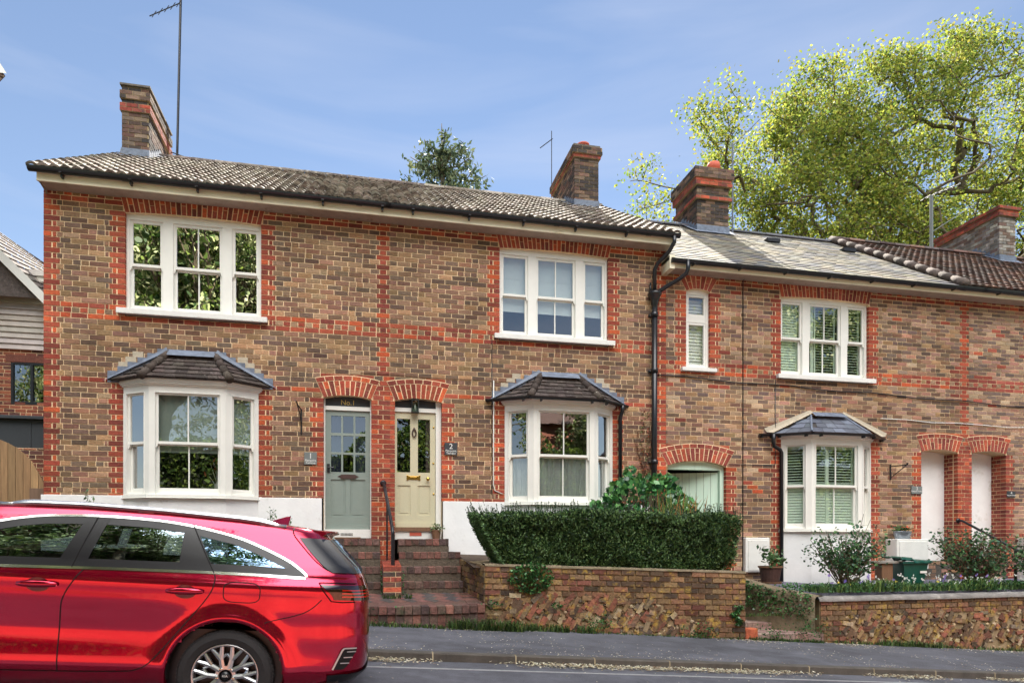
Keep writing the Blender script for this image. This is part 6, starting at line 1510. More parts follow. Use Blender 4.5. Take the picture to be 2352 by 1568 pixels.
# body shell
xsn = []
vs = list(np.arange(0, 9, .34))+list(np.arange(9, 16, .25))+[16, 16.5, 17, 17.5, 18, 18.4, 18.8, 19]
body = MB(); wscreen = MB()
UN = [-1+2*i/170 for i in range(171)]
def uu(t): return math.copysign(1-(1-abs(t))**1.0, t)
for sy in (-1, 1):
    P = []
    for v in vs:
        zz, w, xr, xf = rowp(v); cx, a = (xr+xf)/2, (xr-xf)/2; row = []
        for i in range(12): th = (pi/2)*(i/12)**1.0*0+i/12; row.append(('R', i/12))
        pts = []
        # rear centre -> corner -> side -> front corner -> front centre
        for i in range(14):
            s = i/14; yq = s**.8; q = (max(0, 1-(yq*.93)**NN))**(1/NN); x = cx+a*q; pts.append((x, yq*.93))
        q0 = (1-.93**NN)**(1/NN); L = [cx+a*(q0-(2*q0)*k/150) for k in range(151)]
        p = []
        for x, yf in pts:
            b = car_pt(v, x, sy); wfull = w*yf*(1-.018*((x+1.3)/2.3)**2); p.append(Vector((x-.05*(1-(yf/.93))*0-.03*yf**2*0, sy*wfull, b.z)))
        for x in L: p.append(car_pt(v, x, sy))
        for i in range(8): yf = .93*(1-i/7); q = (max(0, 1-yf**NN))**(1/NN); x = cx-a*q; b = car_pt(v, x, sy); p.append(Vector((x, sy*w*yf, b.z)))
        P.append(p)
    def screen(i, j): return j >= len(P[0])-9 and 10 <= vs[i] < 15.9 and abs(P[i][j].y) < .72
    def mask(i, j):
        c = (P[i][j]+P[i+1][j+1])/2
        if screen(i, j): return False
        if abs(c.y) < .35: 
            return not (c.z > 1.08 and c.z < 1.30 and c.x > .4)     # tailgate glass opening
        for wx in (0, -2.65):
            if math.hypot(c.x-wx, c.z-.316) < .385 and c.z < .75 and abs(c.y) > .5: return False
        if -2.25 < c.x < .45 and beltz(c.x)+.022 < c.z < topz(c.x)-.022: return False
        return True
    body.grid(P, mask=mask); wscreen.grid(P, mask=screen)
bo = body.build('body', M['carpaint'], car, smooth=True); wscreen.build('windscreen', M['privglass'], car, smooth=True)
mb = MB(); mb.quad((-3.4, -.8, .22), (.7, -.8, .22), (.7, .8, .22), (-3.4, .8, .22)); mb.box(-2.3, .75, -.78, .78, .22, .62); mb.build('floor_pan', M['cartrim'], car)
def strip(mb, pts, wd, off=.0015, sy=-1, col=(1, 1, 1)):
    P = []
    for i, (x, z) in enumerate(pts):
        a = pts[max(0, i-1)]; b = pts[min(len(pts)-1, i+1)]; dx, dz = b[0]-a[0], b[1]-a[1]; L = math.hypot(dx, dz) or 1; nx, nz_ = -dz/L*wd/2, dx/L*wd/2
        P.append([cs(x+nx, z+nz_, off, sy), cs(x-nx, z-nz_, off, sy)])
    mb.grid(P)
def dens(pts, st=.03):
    out = []
    for (a, b) in zip(pts, pts[1:]):
        n = max(1, int(math.hypot(b[0]-a[0], b[1]-a[1])/st)); out += [(a[0]+(b[0]-a[0])*i/n, a[1]+(b[1]-a[1])*i/n) for i in range(n)]
    return out+[pts[-1]]
def smooth(pts, it=2):
    for _ in range(it):
        q = [pts[0]]
        for a, b in zip(pts, pts[1:]): q += [(a[0]*.75+b[0]*.25, a[1]*.75+b[1]*.25), (a[0]*.25+b[0]*.75, a[1]*.25+b[1]*.75)]
        pts = q+[pts[-1]]
    return pts
def patch(mb, lb, lt, rb, rt, off, sy, z0=0, z1=1, ns=10, nt=24, zpad=(0, 0)):
    P = []
    for i in range(ns+1):
        s = z0+(z1-z0)*i/ns; xl = lb+(lt-lb)*s; xr = rb+(rt-rb)*s; row = []
        for j in range(nt+1):
            x = xl+(xr-xl)*j/nt; zb, zt = beltz(x)+zpad[0], max(topz(x)-zpad[1], beltz(x)+zpad[0]); row.append(cs(x, zb+(zt-zb)*s, off, sy))
        P.append(row)
    mb.grid(P)
GX = [(.0, 0)]
for sy in (-1, 1):
    mb = MB(); strip(mb, [(x, beltz(x)+.025) for x in np.linspace(-2.26, .44, 80)], .06, .002, sy); strip(mb, [(x, topz(x)-.02) for x in np.linspace(-2.26, .44, 90)], .06, .002, sy)
    patch(mb, -1.085, -.965, -.915, -.825, .004, sy, nt=8); patch(mb, -.345, -.35, -.115, -.27, .004, sy, nt=8)
    patch(mb, .36, .36, .47, .47, .003, sy, nt=6)
    mb.build('window_surround', M['cartrim'], car, smooth=True)
    for nm, m_, (a, b, c, d) in (('front_side_window', 'carglass', (-2.24, -2.24, -1.08, -.96)), ('rear_side_window', 'carglass', (-.915, -.825, -.345, -.35)), ('quarter_window', 'privglass', (-.12, -.27, .38, .38))):
        mb = MB(); patch(mb, a, b, c, d, -.001, sy); mb.build(nm, M[m_], car, smooth=True)
    mb = MB(); tp = smooth([(x, z+.006) for x, z in TOPC[:]]+[(.49, 1.018)], 2); strip(mb, dens(tp, .03), .015, .0055, sy); strip(mb, dens([(x, z-.006) for x, z in BELTC], .05), .018, .0055, sy); mb.build('chrome_trim', M['chrome'], car, smooth=True)
    mb = MB()
    for pl in ([(-.905, 1.0), (-.93, .97), (-1.02, .816), (-1.03, .70), (-1.03, .51), (-1.02, .33)],
               [(-.118, 1.01), (-.10, .969), (-.123, .873), (-.245, .701), (-.39, .499), (-.489, .377), (-.56, .345), (-.62, .335), (-1.0, .325), (-2.1, .325)],
               [(-.90, 1.34), (-.985, 1.0)], [(-.30, 1.33), (-.118, 1.01)], [(-2.1, .33), (-2.16, .6), (-2.2, .95)]):
        strip(mb, dens(smooth(pl, 2) if len(pl) > 2 else pl, .03), .007, .0062 if len(pl) == 2 else .0018, sy)
    pl = smooth([(.60, .866), (.54, .80), (.46, .755), (.25, .70), (.235, .69)], 2); strip(mb, dens(pl, .02), .006, .0018, sy)
    pl = [(.375, 1.385), (.355, 1.34), (.375, 1.30), (.41, 1.262), (.52, 1.146), (.60, 1.085), (.655, 1.062)]; strip(mb, dens(smooth(pl, 2), .02), .007, .0018, sy)
    f = [(-.045+.118+.118*math.copysign(abs(cos(t))**.55, cos(t)), .892+.068*math.copysign(abs(sin(t))**.55, sin(t))) for t in np.linspace(0, 2*pi, 40)]; strip(mb, f, .006, .0018, sy)
    mb.build('panel_gap', M['gap'], car)
    # wheel arch lip and liner
    for wx in (0, -2.65):
        mb = MB(); P = []
        for t in np.linspace(-.16, pi+.16, 48):
            ca, sa = cos(t), sin(t); row = []
            for r, o in ((.425, .001), (.40, .006), (.378, .004)): row.append(cs(wx+r*ca, max(.215, .316+r*sa), o, sy))
            p = row[-1]; row.append(Vector((p.x, p.y-sy*.03, p.z))); P.append(row)
        mb.grid(P); mb.build('arch_lip', M['carpaint'], car, smooth=True)
        mb = MB(); P = []
        for t in np.linspace(-.1, pi+.1, 30):
            ca, sa = cos(t), sin(t); P.append([Vector((wx+.378*ca, sy*y_, .316+.378*sa)) for y_ in (.885, .5)])
        mb.grid(P); mb.poly([(wx+.378*cos(t), sy*.5, .316+.378*sin(t)) for t in np.linspace(0, pi, 16)]); mb.build('arch_liner', M['gap'], car)
    # door handles
    for hx in (-1.165, -.285):
        mb = MB(); P = []
        for i in range(13):
            t = i/12; x = hx-.115+.23*t; w_ = .021*(sin(pi*(.06+.88*t)))**.35; o = .012+.026*sin(pi*t)**.5; zc_ = .884+.004*(t-.5)
            P.append([cs(x, zc_+w_*cos(a), 0, sy)+Vector((0, sy*(o*.75+.008*sin(a)+.008), 0)) for a in np.linspace(0, 2*pi, 9)])
        mb.grid(P); h_ = mb.build('door_handle', M['carpaint'], car, smooth=True)
        mb = MB(); mb.poly([cs(hx+.07*cos(a), .880+.046*sin(a), .0025, sy) for a in np.linspace(0, 2*pi, 20)[:-1]]); mb.build('handle_recess', basic('recess_shade', lin((90, 6, 20)), .3, metal=.4, coat=1), h_)  # flat disc; the recess shade is put into its darker red
    # roof rail
    mb = MB(); K = 30; P = []
    for i in range(K+1):
        t = i/K; x = -1.50+(.30+1.50)*t; up = .020*min(1, sin(pi*t)*3.2)**.8; b = cs(x, roofz(x)-.022, 0, sy); hw = .025*min(1, sin(pi*t)*5+.1)
        P.append([Vector((x, b.y+sy*(hw*cos(a)), b.z+up+hw*.9*sin(a)-.004)) for a in np.linspace(0, 2*pi, 9)])
    mb.grid(P)
    for x in (-.62,): 
        b = cs(x, roofz(x)-.022, 0, sy); mb.box(x-.05, x+.05, b.y-.01, b.y+.01, b.z-.01, b.z+.02)
    for x in (-1.45, .22): b = cs(x, roofz(x)-.022, 0, sy); mb.box(x-.09, x+.09, b.y-.014, b.y+.014, b.z-.01, b.z+.012)
    mb.build('roof_rail', M['satin'], car, smooth=True)
    # tail lamp wraps the corner
    def lamp_patch(zf, x0f, yend, off, rows=(0, 1), ns=8):
        P = []
        for i in range(ns+1):
            s = rows[0]+(rows[1]-rows[0])*i/ns; row = []
            x0 = x0f(s); zz0, zz1 = zf(0, s), zf(1, s)
            for j in range(15):
                t = j/14; z = zz0+(zz1-zz0)*t; v = v_of(.5, z); _, w, xr, xf = rowp(v); cx, a = (xr+xf)/2, (xr-xf)/2
                yq0 = (max(0, 1-((x0-cx)/a)**NN))**(1/NN); yq = yq0+(yend-yq0)*t; x = cx+a*(max(0, 1-yq**NN))**(1/NN); row.append(Vector((x+off, sy*(w*yq*(1-.018*((x+1.3)/2.3)**2)+side_mod(x, z)*max(0, min(1, (1-abs((x-cx)/a))*12))*(1 if z < 1.09 else 0)+off), z)))
            P.append(row)
        return P
    mb = MB(); mb.grid(lamp_patch(lambda t, s: (.868+.105*s) if t == 0 else (.862+.115*s), lambda s: .68-.10*s**1.5, .45, .004)); mb.build('tail_light', M['darklens'], car, smooth=True)
    mb = MB()
    for (a_, b_) in ((.22, .30), (.44, .52), (.66, .72)): mb.grid(lamp_patch(lambda t, s: .866+.105*s, lambda s: .73, .47, .007, rows=(a_, b_), ns=2))
    mb.build('tail_light', M['redlens'], car, smooth=True)
    mb = MB(); strip(mb, dens([(.575, .985), (.60, .94), (.665, .858), (.74, .852), (.83, .856)], .02), .008, .003, sy); strip(mb, dens([(.575, .985), (.70, .988), (.83, .986)], .02), .007, .003, sy); mb.build('panel_gap', M['gap'], car)
    mb = MB(); P = lamp_patch(lambda t, s: 1.060+.235*s, lambda s: (.655-.255*s**.8), .0, .003, ns=12)
    mb.grid(P); mb.build('rear_window', M['privglass'], car, smooth=True)
    mb = MB(); strip(mb, dens([(.575, .985), (.60, .94), (.665, .858), (.74, .852), (.83, .856)], .02), .008, .003, sy); strip(mb, dens([(.575, .985), (.70, .988), (.83, .986)], .02), .007, .003, sy); mb.build('panel_gap', M['gap'], car)
    mb = MB(); P = lamp_patch(lambda t, s: 1.060+.235*s, lambda s: (.655-.255*s**.8), .78, .005, ns=12); mb.grid(P); mb.build('rear_window_edge', M['cartrim'], car, smooth=True)
    # bumper vent with reflector, lower skirt
    mb = MB(); q = [(.70, .372), (.765, .512), (.775, .528), (.865, .528), (.86, .50), (.80, .395), (.78, .375)]
    mb.poly([cs(x, z, .004, sy) for x, z in q]); mb.build('bumper_vent', M['gap'], car)
    mb = MB()
    for z in (.42, .46, .50): strip(mb, [(.755+(z-.42)*.5, z), (.815+(z-.42)*.5, z)], .007, .009, sy)
    strip(mb, [(.705, .374), (.762, .508), (.775, .524)], .012, .008, sy); strip(mb, [(.775, .524), (.86, .524)], .010, .008, sy); mb.build('reflector', M['satin'], car)
    P = lamp_patch(lambda t, s: (.275+.06*s) if t == 0 else .27+.14*s, lambda s: .66, .1, .012); mb = MB(); mb.grid(P); mb.build('bumper_skirt', M['cartrim'], car, smooth=True)
# spoiler and fin
mb = MB(); P = []
for k in range(21):
    s = -1+2*k/20; y_ = .60*s; e = abs(s)**6; xt = .655-.07*e; zt_ = 1.362-.012*e; zf_ = 1.376-.012*s*s; 
    P.append([Vector((.33, y_*1.02, zf_)), Vector((.50, y_, zf_-.008)), Vector((xt, y_*.98, zt_)), Vector((xt-.003, y_*.98, zt_-.014)), Vector((.54, y_*1.0, 1.315-.02*e)), Vector((.40, y_*1.06, 1.27))])
mb.grid(P); mb.poly([p for p in P[0]]); mb.poly([p for p in P[-1]]); mb.build('spoiler', M['carpaint'], car, smooth=True)
mb = MB()
def fin(s): return [(.06, .0), (.24, .080), (.268, .084), (.25, .0)]
for yv in (-1, 1): mb.poly([Vector((x, yv*(.02 if z == 0 else .004), roofz(x)+z-.008)) for x, z in fin(0)])
A = [Vector((x, -(.02 if z == 0 else .004), roofz(x)+z-.008)) for x, z in fin(0)]; B_ = [Vector((x, (.02 if z == 0 else .004), roofz(x)+z-.008)) for x, z in fin(0)]
for i in range(4): mb.quad(A[i], A[(i+1) % 4], B_[(i+1) % 4], B_[i])
mb.build('aerial_fin', M['carpaint'], car)
# wheels
def wheel(wx, sy):
    yo = sy*.875
    ty = MB(); R = .316
    prof = [(.215, .0), (.225, -.012), (.262, -.022), (.296, -.012), (.310, .008), (.316, .03), (.316, .17), (.305, .2), (.22, .2)]
    ty.lathe(wx, .316, [(r, yo-sy*h*1.0 if True else 0) for r, h in [(a, b) for a, b in prof]], 64, axis='y')
    for i in range(72):       # shoulder blocks
        a = 2*pi*i/72; T = lambda p, q, r: (wx+(r)*cos(a)-p*sin(a), q, .316+(r)*sin(a)+p*cos(a)); y0 = yo-sy*.006; ty.box(-.008, .008, min(y0, yo-sy*.03), max(y0, yo-sy*.03), .300, .3135, T=T)
    w_ = ty.build('wheel', M['tyre'], car, smooth=False)
    rm = MB(); rm.lathe(wx, .316, [(.218, yo-sy*.0), (.217, yo+sy*.006), (.208, yo+sy*.004), (.200, yo-sy*.012), (.195, yo-sy*.05)], 64, axis='y'); rm.build('rim', M['satin'], w_, smooth=True)
    br = MB(); br.lathe(wx, .316, [(.197, yo-sy*.045), (.19, yo-sy*.16), (.0, yo-sy*.16)], 40, axis='y'); br.lathe(wx, .316, [(.0, yo-sy*.10), (.13, yo-sy*.10), (.14, yo-sy*.115)], 32, axis='y'); br.build('rim_barrel', basic('brake_grey', lin((60, 58, 56)), .5, metal=.5, noise=.3), w_)
    sp = MB()
    def bar(r0, a0, r1, a1, w0, w1, yf=.0, dp=.03):
        p0 = Vector((r0*cos(a0), r0*sin(a0))); p1 = Vector((r1*cos(a1), r1*sin(a1))); d = (p1-p0).normalized(); n = Vector((-d.y, d.x)); q = [p0-n*w0, p0+n*w0, p1+n*w1, p1-n*w1]
        f = [Vector((wx+p.x, yo+sy*yf, .316+p.y)) for p in q]; cc = [Vector((wx+(p0.x if i < 2 else p1.x), yo+sy*(yf+.006), .316+(p0.y if i < 2 else p1.y))) for i, p in enumerate(q)]
        b = [Vector((v.x, v.y-sy*dp, v.z)) for v in f]
        sp.quad(f[0], cc[0], cc[3], f[3]); sp.quad(cc[1], f[1], f[2], cc[2]); sp.quad(f[0], f[3], b[3], b[0]); sp.quad(f[1], b[1], b[2], f[2])
    for k in range(5):
        a = pi/2+2*pi*k/5
        for s in (-1, 1):
            bar(.05, a+s*.42, .118, a+s*.30, .016, .015, -.012); bar(.115, a+s*.30, .205, a+s*.16, .015, .011, -.010); bar(.118, a+s*.32, .207, a+s*.50, .014, .010, -.010); bar(.118, a+s*.3, .15, a, .008, .008, -.014)
    sp.lathe(wx, .316, [(.072, yo-sy*.035), (.068, yo-sy*.012), (.045, yo-sy*.010), (.04, yo-sy*.018)], 30, axis='y'); sp.build('spokes', M['satin'], w_)
    cp = MB(); cp.lathe(wx, .316, [(.030, yo-sy*.012), (.029, yo-sy*.004), (.0, yo-sy*.002)], 24, axis='y'); cap = cp.build('centre_cap', M['cartrim'], w_, smooth=True)
    lg = MB()
    for k in range(5): a = pi/2+2*pi*(k+.5)/5; lg.lathe(wx+.055*cos(a), .316+.055*sin(a), [(.0095, yo-sy*.03), (.009, yo-sy*.0), (.0, yo+sy*.002)], 10, axis='y')
    lg.build('wheel_nut', M['chrome'], w_)
    if sy < 0:
        o = text_mesh('lettering', 'KIA', .022, 'white_letter', w_, lambda a, b, c: (a, yo-.001-b*.2, c), cx=wx, cz=.316)
for wx in (0, -2.65):
    for sy in (-1, 1): wheel(wx, sy)
# interior
si = MB()
def seat(x, y, hr=True):
    si.box(x-.25, x+.25, y-.24, y+.24, .42, .60)
    T = lambda p, q, r: (x+.22+p+(r-.6)*.28, q, r)
    si.box(-.05, .07, y-.23, y+.23, .55, 1.12, T=T)
    if hr: si.box(-.04, .05, y-.12, y+.12, 1.15, 1.30, T=T); si.box(0, .01, y-.05, y-.03, 1.1, 1.16, T=T); si.box(0, .01, y+.03, y+.05, 1.1, 1.16, T=T)
seat(-1.35, -.37); seat(-1.35, .37); seat(-.45, -.40); seat(-.45, 0.0); seat(-.45, .40)
si.build('seats', basic('seat_fabric', lin((40, 40, 44)), .9, noise=.2), car, bevel=.03)
da = MB(); da.box(-2.5, -2.0, -.74, .74, .6, .93); da.lathe(0, 0, [(.175, -.015), (.19, 0), (.175, .015)], 28, T=lambda x, y, z: (-1.86+z*.9+y*.3, .37+x, .92+y*.9)); da.build('dashboard', M['cartrim'], car)
hl = MB(); hl.grid([[Vector((x, y, roofz(x)-.03-.12*(y/.62)**4)) for x in np.linspace(-1.6, .45, 10)] for y in np.linspace(-.6, .6, 9)]); hl.build('headlining', M['cartrim'], car)
ws = MB(); P = [[car_pt(v, rowp(v)[3]+.0+.001, -1)*1 for v in (10, 12, 14, 16)]]; 
pl = MB(); pl.box(.905, .92, -.26, .26, .66, .77); pl.build('number_plate', basic('yellow_plate', lin((220, 190, 60)), .5), car)
# ================================================================= TREES
def broadleaf(name, label, base, h, rad, pal, nleaf, lsz, seed, levels=4, limbs=7, m='leafthin', zc=.62, squash=.85, trunk_r=.3, group='trees around the terrace', gaps=.25, kids=4, warp=0.0, spread=None):
    rnd = random.Random(seed); rg = np.random.default_rng(seed); root = thing(name, label, 'tree', base, group)
    tk = MB(); tips = []; base = Vector(base); top = base+Vector((0, 0, h)); cc = base+Vector((0, 0, h*zc))
    def grow(p, d, L, r, lev):
        n = 4; pts = [p]; q = p
        for i in range(n):
            d = (d+Vector((rnd.gauss(0, .13), rnd.gauss(0, .13), rnd.gauss(.04, .10)))).normalized(); q = q+d*(L/n); pts.append(q)
            e = (q-cc); e = Vector((e.x/rad, e.y/rad, e.z/(h*(1-zc))))
            if e.length > .97: d = (d-e.normalized()*.3).normalized()
        tk.tube(pts, [r*(1-.5*i/n) for i in range(n+1)], 7 if lev < 2 else 4, cap=False)
        if lev >= 2: tips.extend([(pts[k], lev) for k in (2, 3, 4)])
        elif lev == 1: tips.extend([(pts[k], lev) for k in (3, 4, 4)])
        if lev < levels:
            for k in range(kids if lev else limbs):
                s = rnd.uniform(.35, 1) if lev else rnd.uniform(.75, 1); b = pts[min(n, int(s*n))]; a = rnd.uniform(0, 2*pi)+k*2.4; sp = rnd.uniform(.45, 1.0) if lev else rnd.uniform(.5, 1.15)
                u = d.orthogonal().normalized(); w_ = d.cross(u); nd = (d*cos(sp)+(u*cos(a)+w_*sin(a))*sin(sp)+Vector((0, 0, .12))).normalized()
                grow(b, nd, L*rnd.uniform(.60, .78), r*.5*rnd.uniform(.8, 1.1), lev+1)
    grow(base, Vector((0, 0, 1)), h*.34, trunk_r, 0)
    T = np.array([tuple(t[0]) for t in tips]); B0 = np.array(tuple(base)); d_ = T-B0; fx = rad/np.percentile(np.hypot(d_[:, 0], d_[:, 1]), 96); fz = h/d_[:, 2].max(); S_ = np.array([fx, fx*(.7 if warp else 1), fz]); T = B0+d_*S_
    fat = lambda q: (lambda zr: np.array([1+warp*max(0, .75-zr), 1+warp*max(0, .75-zr), 1]))((q[2]-B0[2])/h)
    T = np.array([B0+(q-B0)*fat(q) for q in T])
    tk.v = [(lambda q: tuple(B0+(q-B0)*fat(q)))(B0+(np.array(v)-B0)*S_) for v in tk.v]; tk.build('trunk', M['bark'], root, smooth=True)
    i = rg.integers(0, len(T), nleaf); c_ = T[i]+rg.normal(size=(nleaf, 3))*np.array([1, 1, .8])*(spread or .042*rad)
    ph = rg.random(3)*6; g_ = np.sin(c_[:, 0]*1.1+ph[0])*np.sin(c_[:, 1]*1.3+ph[1])*np.sin(c_[:, 2]*1.2+ph[2]); c_ = c_[g_ > -gaps*1.2]
    mb = MB(); lightweight_leafcloud(mb, c_, rg.uniform(.7, 1.25, len(c_))*lsz, leafcols(len(c_), pal, .22), aspect=1.5); mb.build('crown', M[m], root)
    return root
def spreading_tree(name, label, base, fork, cen, rads, npts, nleaf, lsz, spread, pal, seed, zmin):
    """trunk and limbs grown outwards to points scattered through a wide crown; leaves gather on the twigs"""
    rg = np.random.default_rng(seed); root = thing(name, label, 'tree', base, 'trees around the terrace'); cen = np.array(cen); rads = np.array(rads); P = []
    ph = rg.random((4, 3))*6
    while len(P) < npts:
        q = rg.normal(size=3); q = q/np.linalg.norm(q)*rg.random()**(1/2.4); lump = 1+.10*sin(q[0]*5+1)+.07*sin(q[0]*11+q[2]*6)
        p = cen+q*rads*lump
        if p[2] < zmin: continue
        g = sum(sin(p[0]*.55*(k+1)*.8+ph[k][0])*sin(p[1]*.6*(k+1)*.8+ph[k][1])*sin(p[2]*.6*(k+1)*.8+ph[k][2]) for k in range(3))
        if g < -.06: continue
        P.append(p)
    P = np.array(P); fk = np.array(fork); order = np.argsort(np.linalg.norm(P-fk, axis=1)); P = P[order]
    nodes = [np.array(base, dtype=float)]; par = [-1]
    for t in (.25, .5, .75, 1): nodes.append(nodes[0]+(fk-nodes[0])*t+np.array([sin(t*4)*.15, 0, 0])); par.append(len(nodes)-2)
    for p in P:
        A = np.array(nodes[4:]); d = np.linalg.norm(A-p, axis=1)+.20*np.linalg.norm(A-fk, axis=1)+np.where(A[:, 2] > p[2]+.5, 1.5, 0); k = int(np.argmin(d))+4; a = nodes[k]; L = np.linalg.norm(p-a)
        if L > 1.4:      # bowed intermediate joints
            n = int(L/1.1)+1; prev = k
            for m_ in range(1, n):
                t = m_/n; q = a+(p-a)*t+rg.normal(size=3)*.10*L**.5+np.array([0, 0, -.10*L*sin(pi*t)*(.5)]); nodes.append(q); par.append(prev); prev = len(nodes)-1
            nodes.append(p); par.append(prev)
        else: nodes.append(p); par.append(k)
    cnt = np.ones(len(nodes))
    for i in range(len(nodes)-1, 0, -1): cnt[par[i]] += cnt[i]
    tk = MB(); rad = lambda i: .0125*cnt[i]**.50+.004
    for i in range(1, len(nodes)): tk.tube([nodes[par[i]], (nodes[par[i]]+nodes[i])/2+rg.normal(size=3)*.03, nodes[i]], [min(rad(par[i]), rad(i)*1.35), rad(i)*1.1, rad(i)], 6 if cnt[i] > 12 else 3, cap=False)
    tk.build('trunk', M['bark'], root, smooth=True)
    Nn = np.array(nodes); tips = np.where(cnt < 7)[0]; tips = tips[tips > 8]; wgt = .45+.9*np.clip((Nn[tips, 2]-zmin)/(rads[2]*1.1), 0, 1); wgt = wgt*rg.uniform(.3, 1.6, len(tips)); wgt /= wgt.sum(); ii = rg.choice(tips, nleaf, p=wgt); c_ = Nn[ii]+rg.normal(size=(nleaf, 3))*spread*np.array([1.15, 1, .65])
    mb = MB(); lightweight_leafcloud(mb, c_, rg.uniform(.7, 1.25, nleaf)*lsz, leafcols(nleaf, pal, .22), aspect=1.5, flat=.3); mb.build('crown', M['leafthin'], root)
spreading_tree('beech_tree', 'huge backlit yellow green spring tree rising behind the two right hand houses', (25, 16.5, 0), (25, 16.5, 8.5), (25.2, 16.2, 14.8), (13.7, 4.4, 10.2), 3000, 128000, .105, .36, [(140, 152, 62), (116, 134, 54), (158, 164, 72), (88, 110, 48), (130, 124, 54)], 5, 8.6)
def conifer(label, base, h, rad, n, seed, pal, name='conifer_tree', z0=.0, sz=.10):
    rnd = random.Random(seed); rg = np.random.default_rng(seed); root = thing(name, label, 'tree', base, 'trees around the terrace'); tk = MB(); b = Vector(base); tk.tube([b, b+Vector((.1, 0, h*.6)), b+Vector((0, 0, h))], [h*.022, h*.014, .01], 6); cs = []; nr = []
    k = 0; z = h*z0
    while z < h*.98:
        R = rad*(1-z/h)**.72*rnd.uniform(.6, 1.12); nb = 6
        for j in range(nb):
            a = 2*pi*j/nb+k*.9+rnd.uniform(-.3, .3); r_ = R*rnd.uniform(.6, 1.1); p0 = b+Vector((0, 0, z)); tip = p0+Vector((cos(a)*r_, sin(a)*r_, r_*rnd.uniform(.15, .45))); mid = p0.lerp(tip, .5)-Vector((0, 0, r_*.12)); tk.tube([p0, mid, tip], [.05, .03, .012], 4, cap=False)
            m_ = max(6, int(n*r_/rad/60))
            for q in range(m_):
                s = rnd.random()**.7; p = p0.lerp(mid, s*2) if s < .5 else mid.lerp(tip, s*2-1); cs.append((p.x+rnd.gauss(0, .10+.05*r_), p.y+rnd.gauss(0, .10+.05*r_), p.z-abs(rnd.gauss(0, .12+.05*r_))))
        z += h/26*rnd.uniform(.7, 1.3); k += 1
    tk.build('trunk', M['bark'], root, smooth=True); cs = np.array(cs); mb = MB(); lightweight_leafcloud(mb, cs, rg.uniform(.6, 1.2, len(cs))*sz, leafcols(len(cs), pal, .25), aspect=2.4, droop=.7); mb.build('crown', M['leaf'], root)
conifer('dark ragged conifer standing behind the ridge in the middle of the photo', (2.8, 13.0, 0), 16.6, 7.4, 46000, 3, [(78, 96, 70), (94, 108, 74), (60, 78, 62), (110, 120, 84)], z0=.5, sz=.095)
# ================================================================= ACROSS THE ROAD (behind the camera, seen in the glass and paintwork)
G2 = [(186, 192, 140), (156, 168, 112), (206, 208, 164), (124, 140, 90), (104, 122, 76)]
G3 = [(70, 96, 44), (92, 118, 50), (54, 78, 38), (120, 140, 60)]
def shrubmass(name, label, x0, x1, y0, y1, z0, z1, n, sz, pal, cat='hedge', wob=.5, m='leaf'):
    rg = np.random.default_rng(int(abs(x0*10))+n); t = thing(name, label, cat, ((x0+x1)/2, (y0+y1)/2, z0), 'greenery across the road')
    x = rg.uniform(x0, x1, n); f = rg.random(n); zt = z1+wob*np.sin(x*1.3)+wob*.5*np.sin(x*3.1+1); top = rg.random(n) < .25
    z = np.where(top, zt-np.abs(rg.normal(0, .1, n)), z0+(zt-z0)*f); y = np.where(top, rg.uniform(y0, y1, n), y1-np.abs(rg.normal(0, .25, n))-.6*f**3+.25*np.sin(x*2.1+z*1.7))
    mb = MB(); lightweight_leafcloud(mb, np.stack([x, y, z], 1), rg.uniform(.7, 1.3, n)*sz, leafcols(n, pal, .3), normals=np.stack([np.zeros(n), np.ones(n), np.zeros(n)+.4], 1), spread=1.4, aspect=1.5); mb.build('leaves', M[m], t)
    mb = MB(); mb.box(x0+.4, x1-.4, y0+.2, y1-1.0, z0-.2, z1-wob*1.2); mb.build('twigs', bpy.data.materials['dark_twigs'], t)
gy = lambda x: gz(x, -12.6)
shrubmass('boundary_hedge', 'green hedge across the road that shows in the lower panes and car windows', -12, 30, -16.6, -14.4, .3, 5.5, 70000, .10, G3, wob=.5)
shrubmass('garden_hedge', 'tall hedge beyond the left edge that shows only in window reflections', -12.5, -7.2, -4.2, -1.6, .3, 5.0, 12000, .09, G3, wob=.3)
oh = thing('opposite_house', 'red brick house across the road that shows only as a reflection', 'house', (6, -22, .3))
mb = MB(); mb.box(7.6, 11.2, -27, -20.0, 0, 7.2, lin((176, 116, 98))); mb.build('wall', M['brick'], oh)
mb = MB(); mb.quad((7.3, -19.6, 7.1), (11.5, -19.6, 7.1), (11.5, -23.5, 9.8), (7.3, -23.5, 9.8), lin((104, 84, 78))); mb.quad((7.3, -27.4, 7.1), (11.5, -27.4, 7.1), (11.5, -23.5, 9.8), (7.3, -23.5, 9.8), lin((104, 84, 78))); mb.build('roof', M['darktile'], oh)
mb = MB(); mb.box(8.6, 9.6, -20.02, -19.97, 3.2, 4.4); mb.build('window', M['white'], oh)
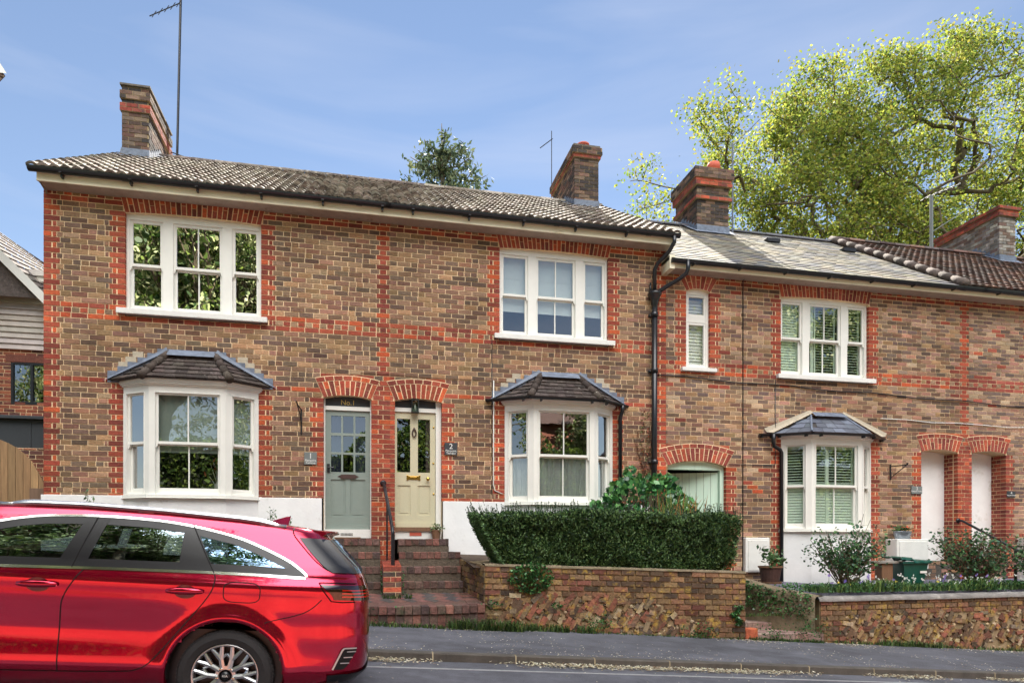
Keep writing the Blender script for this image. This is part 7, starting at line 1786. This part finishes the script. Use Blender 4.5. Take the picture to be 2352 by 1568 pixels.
bw_ = MB(); bw_.box(-14, 20, -12.95, -12.7, -.6, 1.35, lin((196, 128, 104))); tag(bw_.build('boundary_wall', M['brick']), 'sunlit brick boundary wall across the road, mirrored orange in the car doors', 'wall')
broadleaf('garden_tree', 'broad pale leaved tree across the road mirrored in the left upper window', (-9.0, -22, .3), 18.5, 7.5, G2, 60000, .12, 8, levels=4, limbs=8, m='leaf', zc=.55, trunk_r=.3, gaps=.6)
broadleaf('garden_tree', 'second pale tree across the road mirrored low in the first bay window', (-5.0, -18.0, .3), 17.0, 5.2, G3+G2[:2], 36000, .13, 9, levels=4, limbs=8, m='leaf', zc=.55, trunk_r=.3, gaps=.6)
broadleaf('garden_tree', 'pale tree across the road mirrored beside the house in the net curtained bay', (14.2, -19.5, .3), 12.0, 4.0, G2, 20000, .12, 14, levels=4, limbs=7, m='leaf', zc=.5, trunk_r=.25, gaps=.6)
broadleaf('garden_tree', 'dark green tree across the road mirrored in the cream front door', (4.0, -20, .3), 10.5, 3.8, G3, 20000, .12, 15, levels=4, limbs=7, m='leaf', zc=.5, trunk_r=.25, gaps=.6)
broadleaf('garden_tree', 'tall tree across the road mirrored in the front window of the red car', (-11.5, -16.5, .3), 15.5, 5.0, G3+G2[:2], 24000, .12, 17, levels=4, limbs=8, m='leaf', zc=.5, trunk_r=.3, gaps=.5)
broadleaf('garden_tree', 'small pale tree across the road mirrored in the centre of the net curtained bay', (9.8, -17.6, .3), 8.6, 2.2, G2+G3, 9000, .11, 18, levels=4, limbs=6, m='leaf', zc=.55, trunk_r=.15, gaps=.8)
conifer('tall conifer across the road mirrored in the side panes of the left house', (-4.2, -19, .3), 16, 3.6, 6000, 5, [(96, 110, 60), (70, 86, 48), (120, 130, 70)], sz=.14)
broadleaf('garden_tree', 'leafy tree across the road mirrored in the shuttered upper window', (25, -23, .3), 17, 7.5, G3+G2[:2], 50000, .13, 12, levels=4, limbs=8, m='leaf', zc=.55, trunk_r=.3, gaps=.6)
for o in list(C.objects):
    if 'local_space' in o: del o['local_space']
